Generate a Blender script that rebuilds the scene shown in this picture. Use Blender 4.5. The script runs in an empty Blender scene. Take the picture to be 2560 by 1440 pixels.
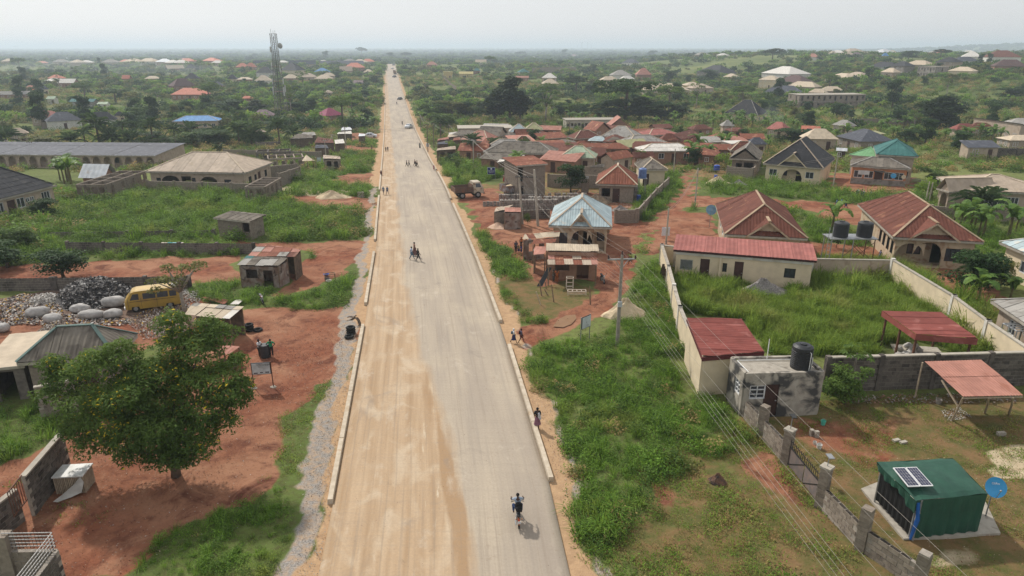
import bpy,math,random
import numpy as np
from mathutils import Vector,Matrix
R=math.radians
rnd=random.Random(7)
nr=np.random.RandomState(11)
SC=bpy.context.scene
COL=SC.collection
# ------------------------------------------------------------------ camera, world, sun
FPX,CH=1707.0,20.7
PITCH=math.atan(602/FPX)
cam=bpy.data.objects.new('camera',bpy.data.cameras.new('camera'))
COL.objects.link(cam)
cam.location=(0,0,CH)
cam.rotation_euler=(math.pi/2-PITCH,0,0)
cam.data.sensor_width=36
cam.data.lens=36*FPX/2560
cam.data.clip_start=0.3
cam.data.clip_end=60000
SC.camera=cam
SUN_EL,SUN_AZ=R(44),math.atan2(-0.62,0.785)
world=bpy.data.worlds.new('World')
SC.world=world
world.use_nodes=True
wn=world.node_tree
sky=wn.nodes.new('ShaderNodeTexSky')
sky.sky_type='NISHITA'
sky.sun_disc=False
sky.sun_elevation=SUN_EL
sky.sun_rotation=SUN_AZ
sky.air_density=1.0
sky.dust_density=1.2
sky.ozone_density=1.0
sky.altitude=0
hsv=wn.nodes.new('ShaderNodeHueSaturation')
hsv.inputs['Saturation'].default_value=0.40
wn.links.new(sky.outputs[0],hsv.inputs['Color'])
veil=wn.nodes.new('ShaderNodeMix');veil.data_type='RGBA';veil.inputs[0].default_value=0.79
veil.inputs[7].default_value=(5.45,5.5,5.6,1)
wn.links.new(hsv.outputs[0],veil.inputs[6]);wn.links.new(veil.outputs[2],wn.nodes['Background'].inputs[0])
wn.nodes['Background'].inputs[1].default_value=0.15
sun=bpy.data.objects.new('sun',bpy.data.lights.new('sun', 'SUN'))
COL.objects.link(sun)
sd=Vector((math.sin(SUN_AZ)*math.cos(SUN_EL),math.cos(SUN_AZ)*math.cos(SUN_EL),math.sin(SUN_EL)))
sun.rotation_euler=(-sd).to_track_quat('-Z', 'Y').to_euler()
sun.data.energy=3.9
sun.data.angle=R(2.2)
sun.data.color=(1.0,0.95,0.87)
SC.view_settings.view_transform='Standard'
SC.view_settings.look='None'
SC.view_settings.gamma=1
SC.view_settings.exposure=-0.08
SC.view_settings.use_curve_mapping=False
SC.cycles.use_denoising=True
SC.cycles.denoiser='OPENIMAGEDENOISE'
SC.cycles.denoising_input_passes='RGB_ALBEDO_NORMAL'
SC.cycles.denoising_prefilter='NONE'
SC.cycles.max_bounces=5
SC.cycles.volume_bounces=1
SC.cycles.diffuse_bounces=2
SC.cycles.transparent_max_bounces=4
# ------------------------------------------------------------------ terrain
TY=[-400,20,82,105,150,229,400,560,800,934,1000,1300,2200,40000]
TZ=[0,0,0,-0.4,-2.5,-5.5,-5.3,-3.6,-0.8,0.0,-2.6,-10,-12,-12]
def sst(t):
 t=np.clip(t,0,1)
 return t*t*(3-2*t)
def T(x,y):
 z=np.interp(y,TY,TZ)
 z=z+11.5*sst((x-130)/170)*sst((y-260)/170)*(1-0.8*sst((y-900)/900))
 z=z+62*np.exp(-(((x-3300)/900)**2+((y-3900)/700)**2))
 z=z+0.8*np.sin(x*0.021+1)*np.sin(y*0.017)*sst((y-200)/200)*sst((np.abs(x+60)-60)/60)
 return z
CP,SP=math.cos(PITCH),math.sin(PITCH)
def ray(px,py):
 u=(px-1280)/FPX
 v=(720-py)/FPX
 return u,CP+v*SP,-SP+v*CP
def P(px,py,h=0.0):
 """world point seen at a pixel of the 2560 x 1440 photograph, h metres above the ground"""
 a,b,c=ray(px,py)
 lo,t=0.0,8.0
 f=lambda t:CH+c*t-float(T(a*t,b*t))-h
 while f(t)>0 and t<9000:
  lo=t
  t*=1.03
 hi=t
 for _ in range(30):
  m=(lo+hi)/2
  if f(m)>0:lo=m
  else:hi=m
 return Vector((a*lo,b*lo,CH+c*lo))
def PP(l,h=0.0):return[P(q[0],q[1],h)for q in l]
def G(x,y,h=0.0):return Vector((x,y,float(T(x,y))+h))
def scale_at(p):return FPX/(p[1]*CP-(p[2]-CH)*SP)
# ------------------------------------------------------------------ object helpers
def props(o,label=None,cat=None,group=None,kind=None):
 if label:o['label']=label
 if cat:o['category']=cat
 if group:o['group']=group
 if kind:o['kind']=kind
 return o
def empty(name,loc,label,cat,group=None,rz=0.0):
 o=bpy.data.objects.new(name,None)
 COL.objects.link(o)
 o.location=loc
 o.rotation_euler=(0,0,rz)
 o.empty_display_size=0.3
 return props(o,label,cat,group)
def link(name,me,parent=None,loc=(0,0,0),rz=0.0,rot=None,scale=None,mat=None):
 o=bpy.data.objects.new(name,me)
 COL.objects.link(o)
 if parent:o.parent=parent
 o.location=loc
 o.rotation_euler=rot if rot is not None else(0,0,rz)
 if scale is not None:o.scale=scale if hasattr(scale, '__len__')else(scale,)*3
 if mat is not None:
  if len(me.materials)==0:me.materials.append(mat)
  o.material_slots[0].link='OBJECT'
  o.material_slots[0].material=mat
 return o
def kids(o):return[c for c in KIDS.get(o.name,[])]
KIDS={}
def copy_tree(root,loc,rz=0.0,scale=None,label=None,group=None,parent=None):
 """copy of a thing with copies of its parts and sub-parts (mesh data shared)"""
 def rec(o,par):
  c=o.copy()
  COL.objects.link(c)
  c.parent=par
  for ch in o.children:rec(ch,c)
  return c
 r=rec(root,parent)
 r.location=loc
 r.rotation_euler=(0,0,rz)
 if scale is not None:r.scale=scale if hasattr(scale, '__len__')else(scale,)*3
 if label:r['label']=label
 if group:r['group']=group
 return r
class M:
 def __init__(s):s.v,s.f,s.m=[],[],[]
 def vert(s,p):s.v.append(tuple(p));return len(s.v)-1
 def face(s,pts,m=0):
  i=len(s.v)
  s.v.extend(tuple(p)for p in pts)
  s.f.append(tuple(range(i,i+len(pts))));s.m.append(m)
 def box(s,c,d,rz=0.0,m=0,taper=1.0):
  cx,cy,cz=c;a,b,h=d[0]/2,d[1]/2,d[2]/2
  co,si=math.cos(rz),math.sin(rz)
  i=len(s.v)
  for z,t in((-h,1.0),(h,taper)):
   for x,y in((-a,-b),(a,-b),(a,b),(-a,b)):
    x*=t;y*=t
    s.v.append((cx+x*co-y*si,cy+x*si+y*co,cz+z))
  for q in((0,3,2,1),(4,5,6,7),(0,1,5,4),(1,2,6,5),(2,3,7,6),(3,0,4,7)):
   s.f.append(tuple(i+k for k in q));s.m.append(m)
  return s
 def hexa(s,bottom,top,m=0):
  i=len(s.v)
  s.v.extend(tuple(p)for p in bottom);s.v.extend(tuple(p)for p in top)
  n=len(bottom)
  s.f.append(tuple(i+k for k in reversed(range(n))));s.m.append(m)
  s.f.append(tuple(i+n+k for k in range(n)));s.m.append(m)
  for k in range(n):
   l=(k+1)%n
   s.f.append((i+k,i+l,i+n+l,i+n+k));s.m.append(m)
  return s
 def beam(s,p,q,w,h,m=0):
  p,q=Vector(p),Vector(q)
  d=(q-p)
  if d.length<1e-6:return s
  d.normalize()
  up=Vector((0,0,1))if abs(d.z)<0.95 else Vector((1,0,0))
  a=d.cross(up).normalized()*(w/2)
  b=a.cross(d).normalized()*(h/2)
  s.hexa([p-a-b,p+a-b,p+a+b,p-a+b],[q-a-b,q+a-b,q+a+b,q-a+b],m)
  return s
 def tube(s,p,q,r0,r1=None,n=6,m=0,cap=True):
  p,q=Vector(p),Vector(q)
  if r1 is None:r1=r0
  d=(q-p).normalized()
  up=Vector((0,0,1))if abs(d.z)<0.95 else Vector((1,0,0))
  a=d.cross(up).normalized();b=a.cross(d)
  i=len(s.v)
  for c,r in((p,r0),(q,r1)):
   for k in range(n):
    t=2*math.pi*k/n
    s.v.append(tuple(c+a*(r*math.cos(t))+b*(r*math.sin(t))))
  for k in range(n):
   l=(k+1)%n
   s.f.append((i+k,i+l,i+n+l,i+n+k));s.m.append(m)
  if cap:
   s.f.append(tuple(i+k for k in reversed(range(n))));s.m.append(m)
   s.f.append(tuple(i+n+k for k in range(n)));s.m.append(m)
  return s
 def path(s,pts,rs,n=6,m=0):
  """one continuous tapered tube through pts"""
  i=len(s.v)
  pts=[Vector(p)for p in pts]
  for j,p in enumerate(pts):
   d=(pts[min(j+1,len(pts)-1)]-pts[max(j-1,0)]).normalized()
   up=Vector((0,0,1))if abs(d.z)<0.9 else Vector((0,1,0))
   a=d.cross(up).normalized();b=a.cross(d)
   r=rs[j]if hasattr(rs, '__len__')else rs
   for k in range(n):
    t=2*math.pi*k/n
    s.v.append(tuple(p+a*(r*math.cos(t))+b*(r*math.sin(t))))
  for j in range(len(pts)-1):
   for k in range(n):
    l=(k+1)%n
    s.f.append((i+j*n+k,i+j*n+l,i+(j+1)*n+l,i+(j+1)*n+k));s.m.append(m)
  s.f.append(tuple(i+k for k in reversed(range(n))));s.m.append(m)
  e=i+(len(pts)-1)*n
  s.f.append(tuple(e+k for k in range(n)));s.m.append(m)
  return s
 def lathe(s,c,prof,n=16,m=0):
  i=len(s.v)
  for r,z in prof:
   for k in range(n):
    t=2*math.pi*k/n
    s.v.append((c[0]+r*math.cos(t),c[1]+r*math.sin(t),c[2]+z))
  for j in range(len(prof)-1):
   for k in range(n):
    l=(k+1)%n
    s.f.append((i+j*n+k,i+j*n+l,i+(j+1)*n+l,i+(j+1)*n+k));s.m.append(m)
  s.f.append(tuple(i+k for k in reversed(range(n))));s.m.append(m)
  e=i+(len(prof)-1)*n
  s.f.append(tuple(e+k for k in range(n)));s.m.append(m)
  return s
 def ball(s,c,r,m=0,nu=8,nv=5,jit=0.0):
  c=Vector(c)
  if not hasattr(r, '__len__'):r=(r,r,r)
  i=len(s.v)
  for a in range(nv+1):
   th=math.pi*a/nv
   for b in range(nu):
    ph=2*math.pi*b/nu
    j=1+(rnd.random()-.5)*jit
    s.v.append((c.x+r[0]*math.sin(th)*math.cos(ph)*j,c.y+r[1]*math.sin(th)*math.sin(ph)*j,c.z+r[2]*math.cos(th)*j))
  for a in range(nv):
   for b in range(nu):
    l=(b+1)%nu
    s.f.append((i+a*nu+b,i+(a+1)*nu+b,i+(a+1)*nu+l,i+a*nu+l));s.m.append(m)
  return s
 def mesh(s,name,mats,origin=None,smooth=False):
  me=bpy.data.meshes.new(name)
  v=np.array(s.v,dtype=float).reshape(-1,3)
  if origin is not None:v=v-np.array(origin[:3],dtype=float)
  me.from_pydata(v.tolist(),[],s.f)
  for k in(mats if isinstance(mats,(list,tuple))else[mats]):me.materials.append(k)
  if any(s.m):me.polygons.foreach_set('material_index',s.m)
  if smooth:me.polygons.foreach_set('use_smooth',[True]*len(s.f))
  me.update()
  return me
 def obj(s,name,mats,parent=None,smooth=False,**kw):
  """link as ONE mesh object; vertices are in world coordinates and re-based to the parent (or to the first vertex's ground)"""
  if parent is not None:
   o=link(name,s.mesh(name,mats,parent.location,smooth),parent)
  else:
   v=np.array(s.v);org=(v[:,0].mean(),v[:,1].mean(),v[:,2].min())
   o=link(name,s.mesh(name,mats,org,smooth),None,org)
  return props(o,**kw)
 def lobj(s,name,mats,parent=None,smooth=False,**kw):
  """as obj() but the vertices are already local to the parent"""
  return props(link(name,s.mesh(name,mats,None,smooth),parent),**kw)
# ------------------------------------------------------------------ materials
def rgb(c):return(c[0],c[1],c[2],1)
def mk(name,c1,c2=None,scale=3.0,rough=0.85,bump=0.15,bscale=None,spec=0.3,metal=0.0,stain=None,orand=0.12,streak=None,world_space=False,detail=4):
 m=bpy.data.materials.new(name)
 m.use_nodes=True
 nt=m.node_tree;N,L=nt.nodes,nt.links
 b=N['Principled BSDF']
 b.inputs['Roughness'].default_value=rough
 b.inputs['Metallic'].default_value=metal
 b.inputs['Specular IOR Level'].default_value=spec
 tc=N.new('ShaderNodeTexCoord')
 oi=N.new('ShaderNodeObjectInfo')
 if world_space:
  g=N.new('ShaderNodeNewGeometry');vec=g.outputs['Position']
 else:
  ad=N.new('ShaderNodeVectorMath');ad.operation='MULTIPLY_ADD'
  L.new(oi.outputs['Random'],ad.inputs[0]);ad.inputs[1].default_value=(37,53,11)
  L.new(tc.outputs['Object'],ad.inputs[2]);vec=ad.outputs[0]
 def noise(sc,dt=detail,vv=vec,dist=0.0):
  n=N.new('ShaderNodeTexNoise');n.inputs['Scale'].default_value=sc;n.inputs['Detail'].default_value=dt
  n.inputs['Distortion'].default_value=dist
  L.new(vv,n.inputs['Vector']);return n.outputs['Fac']
 def ramp(f,a,bb):
  r=N.new('ShaderNodeMapRange');r.inputs['From Min'].default_value=a;r.inputs['From Max'].default_value=bb
  L.new(f,r.inputs['Value']);return r.outputs[0]
 def mix(f,a,bb):
  x=N.new('ShaderNodeMix');x.data_type='RGBA'
  if hasattr(f, 'node'):L.new(f,x.inputs[0])
  else:x.inputs[0].default_value=f
  for s,k in((a,6),(bb,7)):
   if hasattr(s, 'node'):L.new(s,x.inputs[k])
   else:x.inputs[k].default_value=rgb(s)
  return x.outputs[2]
 c2=c2 or tuple(k*0.75 for k in c1)
 nf=noise(scale)
 col=mix(ramp(nf,0.35,0.65),c1,c2)
 if stain:
  sc,ss,sa=stain
  col=mix(ramp(noise(ss,6,dist=0.4),sa,sa+0.12),col,sc)
 if streak:
  mp=N.new('ShaderNodeMapping');L.new(vec,mp.inputs[0]);mp.inputs['Scale'].default_value=(1,1,0.12)
  col=mix(ramp(noise(streak[1],4,mp.outputs[0]),streak[2],streak[2]+0.15),col,streak[0])
 if orand:
  h=N.new('ShaderNodeHueSaturation');L.new(col,h.inputs['Color'])
  r=N.new('ShaderNodeMapRange');L.new(oi.outputs['Random'],r.inputs['Value'])
  r.inputs['To Min'].default_value=1-orand;r.inputs['To Max'].default_value=1+orand
  L.new(r.outputs[0],h.inputs['Value']);col=h.outputs[0]
 L.new(col,b.inputs['Base Color'])
 if bump:
  bp=N.new('ShaderNodeBump');bp.inputs['Strength'].default_value=bump;bp.inputs['Distance'].default_value=0.05
  L.new(noise(bscale or scale*6,3),bp.inputs['Height']);L.new(bp.outputs[0],b.inputs['Normal'])
 return m
def leafmat(name,dark,light,yellow=None,trans=0.35,rough=0.65,spec=0.12):
 m=bpy.data.materials.new(name);m.use_nodes=True
 nt=m.node_tree;N,L=nt.nodes,nt.links
 for n in list(N):N.remove(n)
 out=N.new('ShaderNodeOutputMaterial')
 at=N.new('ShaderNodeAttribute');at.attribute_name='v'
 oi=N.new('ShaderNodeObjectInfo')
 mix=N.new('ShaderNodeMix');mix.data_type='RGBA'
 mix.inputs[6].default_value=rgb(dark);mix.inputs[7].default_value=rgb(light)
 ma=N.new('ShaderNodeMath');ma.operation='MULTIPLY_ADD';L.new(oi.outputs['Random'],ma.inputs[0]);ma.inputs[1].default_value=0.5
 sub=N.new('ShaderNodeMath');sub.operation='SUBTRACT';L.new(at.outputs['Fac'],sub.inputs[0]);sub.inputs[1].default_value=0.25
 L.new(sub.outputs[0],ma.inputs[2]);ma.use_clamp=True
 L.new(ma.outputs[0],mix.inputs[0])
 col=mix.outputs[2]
 if yellow:
  g=N.new('ShaderNodeNewGeometry')
  n=N.new('ShaderNodeTexNoise');n.inputs['Scale'].default_value=yellow[1];n.inputs['Detail'].default_value=2
  L.new(g.outputs['Position'],n.inputs['Vector'])
  mr=N.new('ShaderNodeMapRange');mr.inputs['From Min'].default_value=yellow[2];mr.inputs['From Max'].default_value=yellow[2]+0.2
  L.new(n.outputs['Fac'],mr.inputs['Value'])
  x=N.new('ShaderNodeMix');x.data_type='RGBA';L.new(mr.outputs[0],x.inputs[0]);L.new(col,x.inputs[6]);x.inputs[7].default_value=rgb(yellow[0])
  col=x.outputs[2]
 b=N.new('ShaderNodeBsdfPrincipled');b.inputs['Roughness'].default_value=rough;b.inputs['Specular IOR Level'].default_value=spec
 t=N.new('ShaderNodeBsdfTranslucent')
 L.new(col,b.inputs['Base Color'])
 hs=N.new('ShaderNodeHueSaturation');hs.inputs['Value'].default_value=1.3;hs.inputs['Hue'].default_value=0.48
 L.new(col,hs.inputs['Color']);L.new(hs.outputs[0],t.inputs['Color'])
 ms=N.new('ShaderNodeMixShader');ms.inputs[0].default_value=trans
 L.new(b.outputs[0],ms.inputs[1]);L.new(t.outputs[0],ms.inputs[2]);L.new(ms.outputs[0],out.inputs['Surface'])
 return m
# ------------------------------------------------------------------ road edges (from where the slab's edges meet the ground)
LE=[(797,1440),(832,1270),(880,1000),(912,820),(920,750),(938,640),(944,560),(950,490),(957,400),(962,300),(964,240),(965,200),(965,160)]
RE=[(1424,1440),(1372,1210),(1308,1000),(1268,868),(1245,800),(1189,650),(1147,550),(1125,500),(1103,450),(1074,400),(1040,330),(1022,280),(1009,240),(997,200),(985,160)]
le,re_=PP(LE),PP(RE)
yl=[p.y for p in le];xlv=[p.x for p in le];yr=[p.y for p in re_];xrv=[p.x for p in re_]
def ext(ys,xs):
 s0=(xs[1]-xs[0])/(ys[1]-ys[0]);s1=-0.172
 return[ys[0]-20]+ys+[2500],[xs[0]-20*s0]+xs+[xs[-1]+s1*(2500-ys[-1])]
yl,xlv=ext(yl,xlv);yr,xrv=ext(yr,xrv)
XL=lambda y:np.interp(y,yl,xlv)
XR=lambda y:np.interp(y,yr,xrv)
# ------------------------------------------------------------------ ground sheet with soil masks
def grow(a,b,step,r,far):
 v=list(np.arange(a,b,step));s=step
 while v[-1]<far:s*=r;v.append(v[-1]+s)
 return v
xp=grow(0,62,0.45,1.035,26000)
gx=np.array([-k for k in reversed(xp[1:])]+xp)
gy=np.array([-(k)+14 for k in reversed(grow(0,3,1.5,1.3,400)[1:])]+[k+14 for k in grow(0,95,0.45,1.012,30000)])
GX,GY=np.meshgrid(gx,gy)
GZ=T(GX,GY)
def inpoly(px,py,poly):
 c=np.zeros(px.shape,bool)
 n=len(poly)
 for i in range(n):
  x0,y0=poly[i][0],poly[i][1];x1,y1=poly[(i+1)%n][0],poly[(i+1)%n][1]
  if y0==y1:continue
  k=((y0>py)!=(y1>py))&(px<(x1-x0)*(py-y0)/(y1-y0)+x0)
  c^=k
 return c
def blur(a,n=1):
 for _ in range(n):
  p=np.pad(a,1,mode='edge')
  a=(p[:-2,1:-1]+p[2:,1:-1]+p[1:-1,:-2]+p[1:-1,2:]+2*p[1:-1,1:-1])/6
 return a
MASK={k:np.zeros(GX.shape)for k in('dirt', 'gravel', 'verge', 'dry', 'dark', 'pale')}
def paint(kind,poly,val=1.0):
 w=[(p.x,p.y)for p in PP(poly)]
 x0,x1=min(p[0]for p in w),max(p[0]for p in w);y0,y1=min(p[1]for p in w),max(p[1]for p in w)
 i0,i1=np.searchsorted(gy,y0-1),np.searchsorted(gy,y1+1);j0,j1=np.searchsorted(gx,x0-1),np.searchsorted(gx,x1+1)
 ax_,ay_=GX[i0:i1,j0:j1],GY[i0:i1,j0:j1];q=np.clip(ay_/60,.6,2)
 sub=inpoly(ax_+q*(.45*np.sin(ay_*1.3+2*np.sin(ax_*.5))+.25*np.sin(ax_*3.1+ay_*2.3)+nr.uniform(-.2,.2,ax_.shape)),ay_+q*(.4*np.sin(ax_*1.1+2*np.sin(ay_*.6))+.2*np.sin(ax_*2.7-ay_*3.3)),w)
 MASK[kind][i0:i1,j0:j1][sub]=val
D='dirt'
paint(D,[(600,772),(905,770),(918,800),(912,830),(880,870),(850,900),(835,950),(760,1000),(715,1050),(690,1120),(700,1190),(640,1250),(520,1290),(400,1340),(330,1440),(-60,1440),(-60,1180),(100,1130),(250,1000),(500,820)])
paint(D,[(-60,668),(100,660),(420,645),(590,640),(600,700),(560,706),(420,714),(-60,716)])
paint(D,[(560,603),(760,608),(930,596),(938,640),(905,655),(880,655),(850,690),(790,720),(730,735),(700,752),(680,745),(720,715),(735,690),(740,660),(800,640),(750,625),(600,614)])
paint(D,[(-60,780),(330,740),(470,730),(600,790),(480,830),(300,900),(-60,920)])
paint('dark',[(-60,750),(150,720),(330,700),(480,700),(470,760),(520,800),(420,860),(330,800),(100,800),(-60,830)])
paint(D,[(860,435),(950,432),(945,460),(880,462),(830,452)])
paint(D,[(700,490),(850,485),(945,500),(940,522),(860,520),(730,508)])
paint(D,[(860,362),(955,372),(950,382),(860,380)])
paint(D,[(860,330),(955,335),(950,350),(870,350)])
paint('pale',[(690,466),(860,478),(880,492),(840,500),(740,486),(690,474)])
paint(D,[(0,400),(420,402),(420,416),(0,420)])
paint(D,[(1262,838),(1330,812),(1400,790),(1455,762),(1500,705),(1400,700),(1340,715),(1330,690),(1310,660),(1290,640),(1230,600),(1200,575),(1170,520),(1140,490),(1180,460),(1250,440),(1290,470),(1320,485),(1560,480),(1600,560),(1640,545),(1690,490),(1712,455),(1690,442),(1712,432),(1745,470),(1725,490),(1790,492),(1960,500),(2110,508),(2330,530),(2330,560),(2110,560),(2000,522),(1790,515),(1710,518),(1650,565),(1600,600),(1575,640),(1580,700),(1545,760),(1480,800),(1400,835),(1330,860),(1290,905),(1275,870)])
paint(D,[(1680,530),(1780,530),(1800,620),(1660,625),(1600,640),(1640,580)])
paint(D,[(1500,560),(1590,560),(1580,700),(1500,700),(1470,640)])
paint('dry',[(1240,690),(1330,690),(1470,720),(1480,760),(1390,800),(1300,812),(1262,780)])
paint(D,[(1100,345),(1180,330),(1500,322),(1800,330),(1900,345),(1890,450),(1760,455),(1700,430),(1500,480),(1300,500),(1130,450),(1090,380)],0.5)
paint('dirt',[(1090,395),(1260,400),(1260,455),(1140,470),(1100,440)],0.0)
paint(D,[(2000,600),(2200,620),(2330,660),(2480,700),(2540,790),(2440,760),(2240,655),(2050,640)])
paint(D,[(2085,430),(2290,445),(2270,478),(2150,487),(2072,474)])
paint('dry',[(2040,1000),(2600,985),(2600,1460),(2230,1460),(1880,1040)])
paint('dry',[(1560,1120),(1700,1110),(1850,1030),(1950,1080),(2300,1460),(1600,1460),(1500,1330),(1640,1250)],0.6)
paint(D,[(1900,1120),(1970,1180),(2040,1260),(1990,1270),(1880,1210),(1860,1150)],0.75)
paint(D,[(1600,1190),(1680,1215),(1690,1270),(1620,1260)],0.8)
paint(D,[(2080,1060),(2240,1040),(2260,1160),(2180,1180),(2060,1090)],0.55)
paint(D,[(1930,1040),(2080,1040),(2140,1150),(2010,1120)],0.6)
paint('pale',[(2470,1130),(2600,1100),(2600,1200),(2500,1190)])
paint('pale',[(2300,1380),(2420,1370),(2460,1420),(2330,1440)],0.6)
yy=np.arange(0,1,0.05)
def strip(kind,edge,off0,off1,y0,y1,val=1.0):
 """verge beside the slab, given in metres from its edge"""
 e=(XL if edge<0 else XR)
 m=(GY>y0)&(GY<y1)
 w=0.25*np.sin(GY*0.37+off1)+0.2*np.sin(GY*0.83+2)+nr.uniform(-.25,.25,GY.shape)
 d=(e(GY)-GX)if edge<0 else(GX-e(GY))
 MASK[kind][m&(d>off0)&(d<off1+w)]=val
strip('verge',-1,-1,0.7,0,60);strip('gravel',-1,0.5,1.8,0,60)
strip('verge',-1,-1,0.7,60,100);strip('gravel',-1,0.6,1.5,60,130)
strip('verge',-1,-1,1.8,110,950)
strip('verge',1,-1,1.25,0,46);strip('gravel',1,1.2,1.55,0,70);strip('verge',1,-1,1.3,46,110);strip('verge',1,-1,1.9,110,950)
for k in MASK:MASK[k]=blur(MASK[k],1)
def mask(k,x,y):
 i=np.clip(np.searchsorted(gy,y),0,len(gy)-1);j=np.clip(np.searchsorted(gx,x),0,len(gx)-1)
 return MASK[k][i,j]
from mathutils import noise as mnoise
rel=0.05*np.sin(GX*0.9+0.6*np.sin(GY*0.7))*np.sin(GY*0.8+np.sin(GX*0.5))+0.03*np.sin(GX*2.3)*np.sin(GY*2.9)
off_road=sst((np.maximum(XL(GY)-GX,GX-XR(GY))-0.8)/2.0)
GZ=GZ+rel*off_road*(GY<160)
nyy,nxx=GX.shape
co=np.stack([GX,GY,GZ],-1).reshape(-1,3)
idx=np.arange(nyy*nxx).reshape(nyy,nxx)
quads=np.stack([idx[:-1,:-1],idx[:-1,1:],idx[1:,1:],idx[1:,:-1]],-1).reshape(-1,4)
def fastmesh(name,co,quads,mats,smooth=False,k=4):
 me=bpy.data.meshes.new(name)
 me.vertices.add(len(co));me.vertices.foreach_set('co',np.ascontiguousarray(co,dtype=np.float32).ravel())
 n=len(quads)
 me.loops.add(n*k);me.loops.foreach_set('vertex_index',np.ascontiguousarray(quads,dtype=np.int32).ravel())
 me.polygons.add(n);me.polygons.foreach_set('loop_start',np.arange(0,n*k,k,dtype=np.int32))
 me.update(calc_edges=True)
 if smooth:me.polygons.foreach_set('use_smooth',np.ones(n,bool))
 for m in mats:me.materials.append(m)
 me.validate()
 return me
def groundmat():
 m=bpy.data.materials.new('ground soil');m.use_nodes=True
 nt=m.node_tree;N,L=nt.nodes,nt.links
 b=N['Principled BSDF'];b.inputs['Roughness'].default_value=0.95;b.inputs['Specular IOR Level'].default_value=0.1
 g=N.new('ShaderNodeNewGeometry')
 def noise(sc,dt=5,rough=0.6,dist=0.0,vec=None):
  n=N.new('ShaderNodeTexNoise');n.inputs['Scale'].default_value=sc;n.inputs['Detail'].default_value=dt
  n.inputs['Roughness'].default_value=rough;n.inputs['Distortion'].default_value=dist
  L.new(vec or g.outputs['Position'],n.inputs['Vector']);return n.outputs['Fac']
 def rng(f,a,bb,c=0.0,d=1.0):
  r=N.new('ShaderNodeMapRange');r.inputs['From Min'].default_value=a;r.inputs['From Max'].default_value=bb
  r.inputs['To Min'].default_value=c;r.inputs['To Max'].default_value=d
  L.new(f,r.inputs['Value']);return r.outputs[0]
 def mixc(f,a,bb,mode='MIX'):
  x=N.new('ShaderNodeMix');x.data_type='RGBA';x.blend_type=mode
  if hasattr(f, 'node'):L.new(f,x.inputs[0])
  else:x.inputs[0].default_value=f
  for s,k in((a,6),(bb,7)):
   if hasattr(s, 'node'):L.new(s,x.inputs[k])
   else:x.inputs[k].default_value=rgb(s)
  return x.outputs[2]
 def edge(attr,ch,w=0.55):
  a=N.new('ShaderNodeAttribute');a.attribute_name=attr
  s=N.new('ShaderNodeSeparateColor');L.new(a.outputs['Color'],s.inputs[0])
  ad=N.new('ShaderNodeMath');ad.operation='MULTIPLY_ADD';L.new(n_edge,ad.inputs[0]);ad.inputs[1].default_value=w;L.new(s.outputs[ch],ad.inputs[2])
  return rng(ad.outputs[0],0.5+w/2-0.1,0.5+w/2+0.1)
 n_edge=noise(1.1,7,0.65)
 big=noise(0.018,4);mid=noise(0.12,5);fine=noise(2.2,6);vfine=noise(14,4)
 grass=mixc(rng(mid,0.38,0.62),(0.070,0.110,0.028),(0.125,0.165,0.044))
 grass=mixc(rng(big,0.42,0.62),grass,(0.200,0.225,0.070))
 grass=mixc(rng(fine,0.42,0.68,0,.8),grass,(0.085,0.075,0.034))
 grass=mixc(rng(vfine,0.45,0.7,0,.5),grass,(0.13,0.15,0.05))
 red=mixc(rng(fine,0.35,0.65),(0.27,0.102,0.056),(0.175,0.062,0.036))
 red=mixc(rng(mid,0.40,0.62),red,(0.33,0.165,0.098))
 red=mixc(rng(noise(0.28,7,.7,1.2),0.52,0.60,0,.6),red,(0.36,0.19,0.115))
 red=mixc(rng(noise(6,5,.8),0.55,0.7,0,.6),red,(0.13,0.05,0.03))
 red=mixc(rng(noise(0.45,7,.7,0.8),0.50,0.66),red,(0.12,0.045,0.029))
 gravel=mixc(rng(vfine,0.3,0.7),(0.42,0.385,0.345),(0.15,0.135,0.125))
 gravel=mixc(rng(fine,0.42,0.7),gravel,(0.42,0.29,0.185))
 verge=mixc(rng(fine,0.3,0.7),(0.50,0.33,0.19),(0.36,0.23,0.135))
 dry=mixc(rng(noise(0.7,6,0.7),0.40,0.60),(0.20,0.125,0.06),(0.105,0.105,0.035))
 dark=mixc(rng(fine,0.35,0.65),(0.10,0.065,0.05),(0.22,0.15,0.11))
 pale=mixc(rng(fine,0.3,0.7),(0.55,0.45,0.31),(0.42,0.33,0.21))
 col=mixc(edge('soilB',0),grass,dry)
 col=mixc(edge('soilA',0),col,red)
 col=mixc(edge('soilB',1),col,dark)
 col=mixc(edge('soilB',2),col,pale)
 col=mixc(edge('soilA',1,0.4),col,gravel)
 col=mixc(edge('soilA',2,0.3),col,verge)
 L.new(col,b.inputs['Base Color'])
 bp=N.new('ShaderNodeBump');bp.inputs['Strength'].default_value=0.6;bp.inputs['Distance'].default_value=0.12
 ad=N.new('ShaderNodeMath');ad.operation='MULTIPLY_ADD';L.new(vfine,ad.inputs[0]);ad.inputs[1].default_value=0.4;L.new(noise(1.6,6,0.7,0.6),ad.inputs[2])
 L.new(ad.outputs[0],bp.inputs['Height']);L.new(bp.outputs[0],b.inputs['Normal'])
 return m
me=fastmesh('ground',co,quads,[groundmat()],True)
for nm,ks in(('soilA',('dirt', 'gravel', 'verge')),('soilB',('dry', 'dark', 'pale'))):
 a=me.color_attributes.new(nm, 'FLOAT_COLOR', 'POINT')
 arr=np.ones((nyy*nxx,4),np.float32)
 for i,k in enumerate(ks):arr[:,i]=MASK[k].ravel()
 a.data.foreach_set('color',arr.ravel())
props(link('ground',me),kind='structure')
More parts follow.
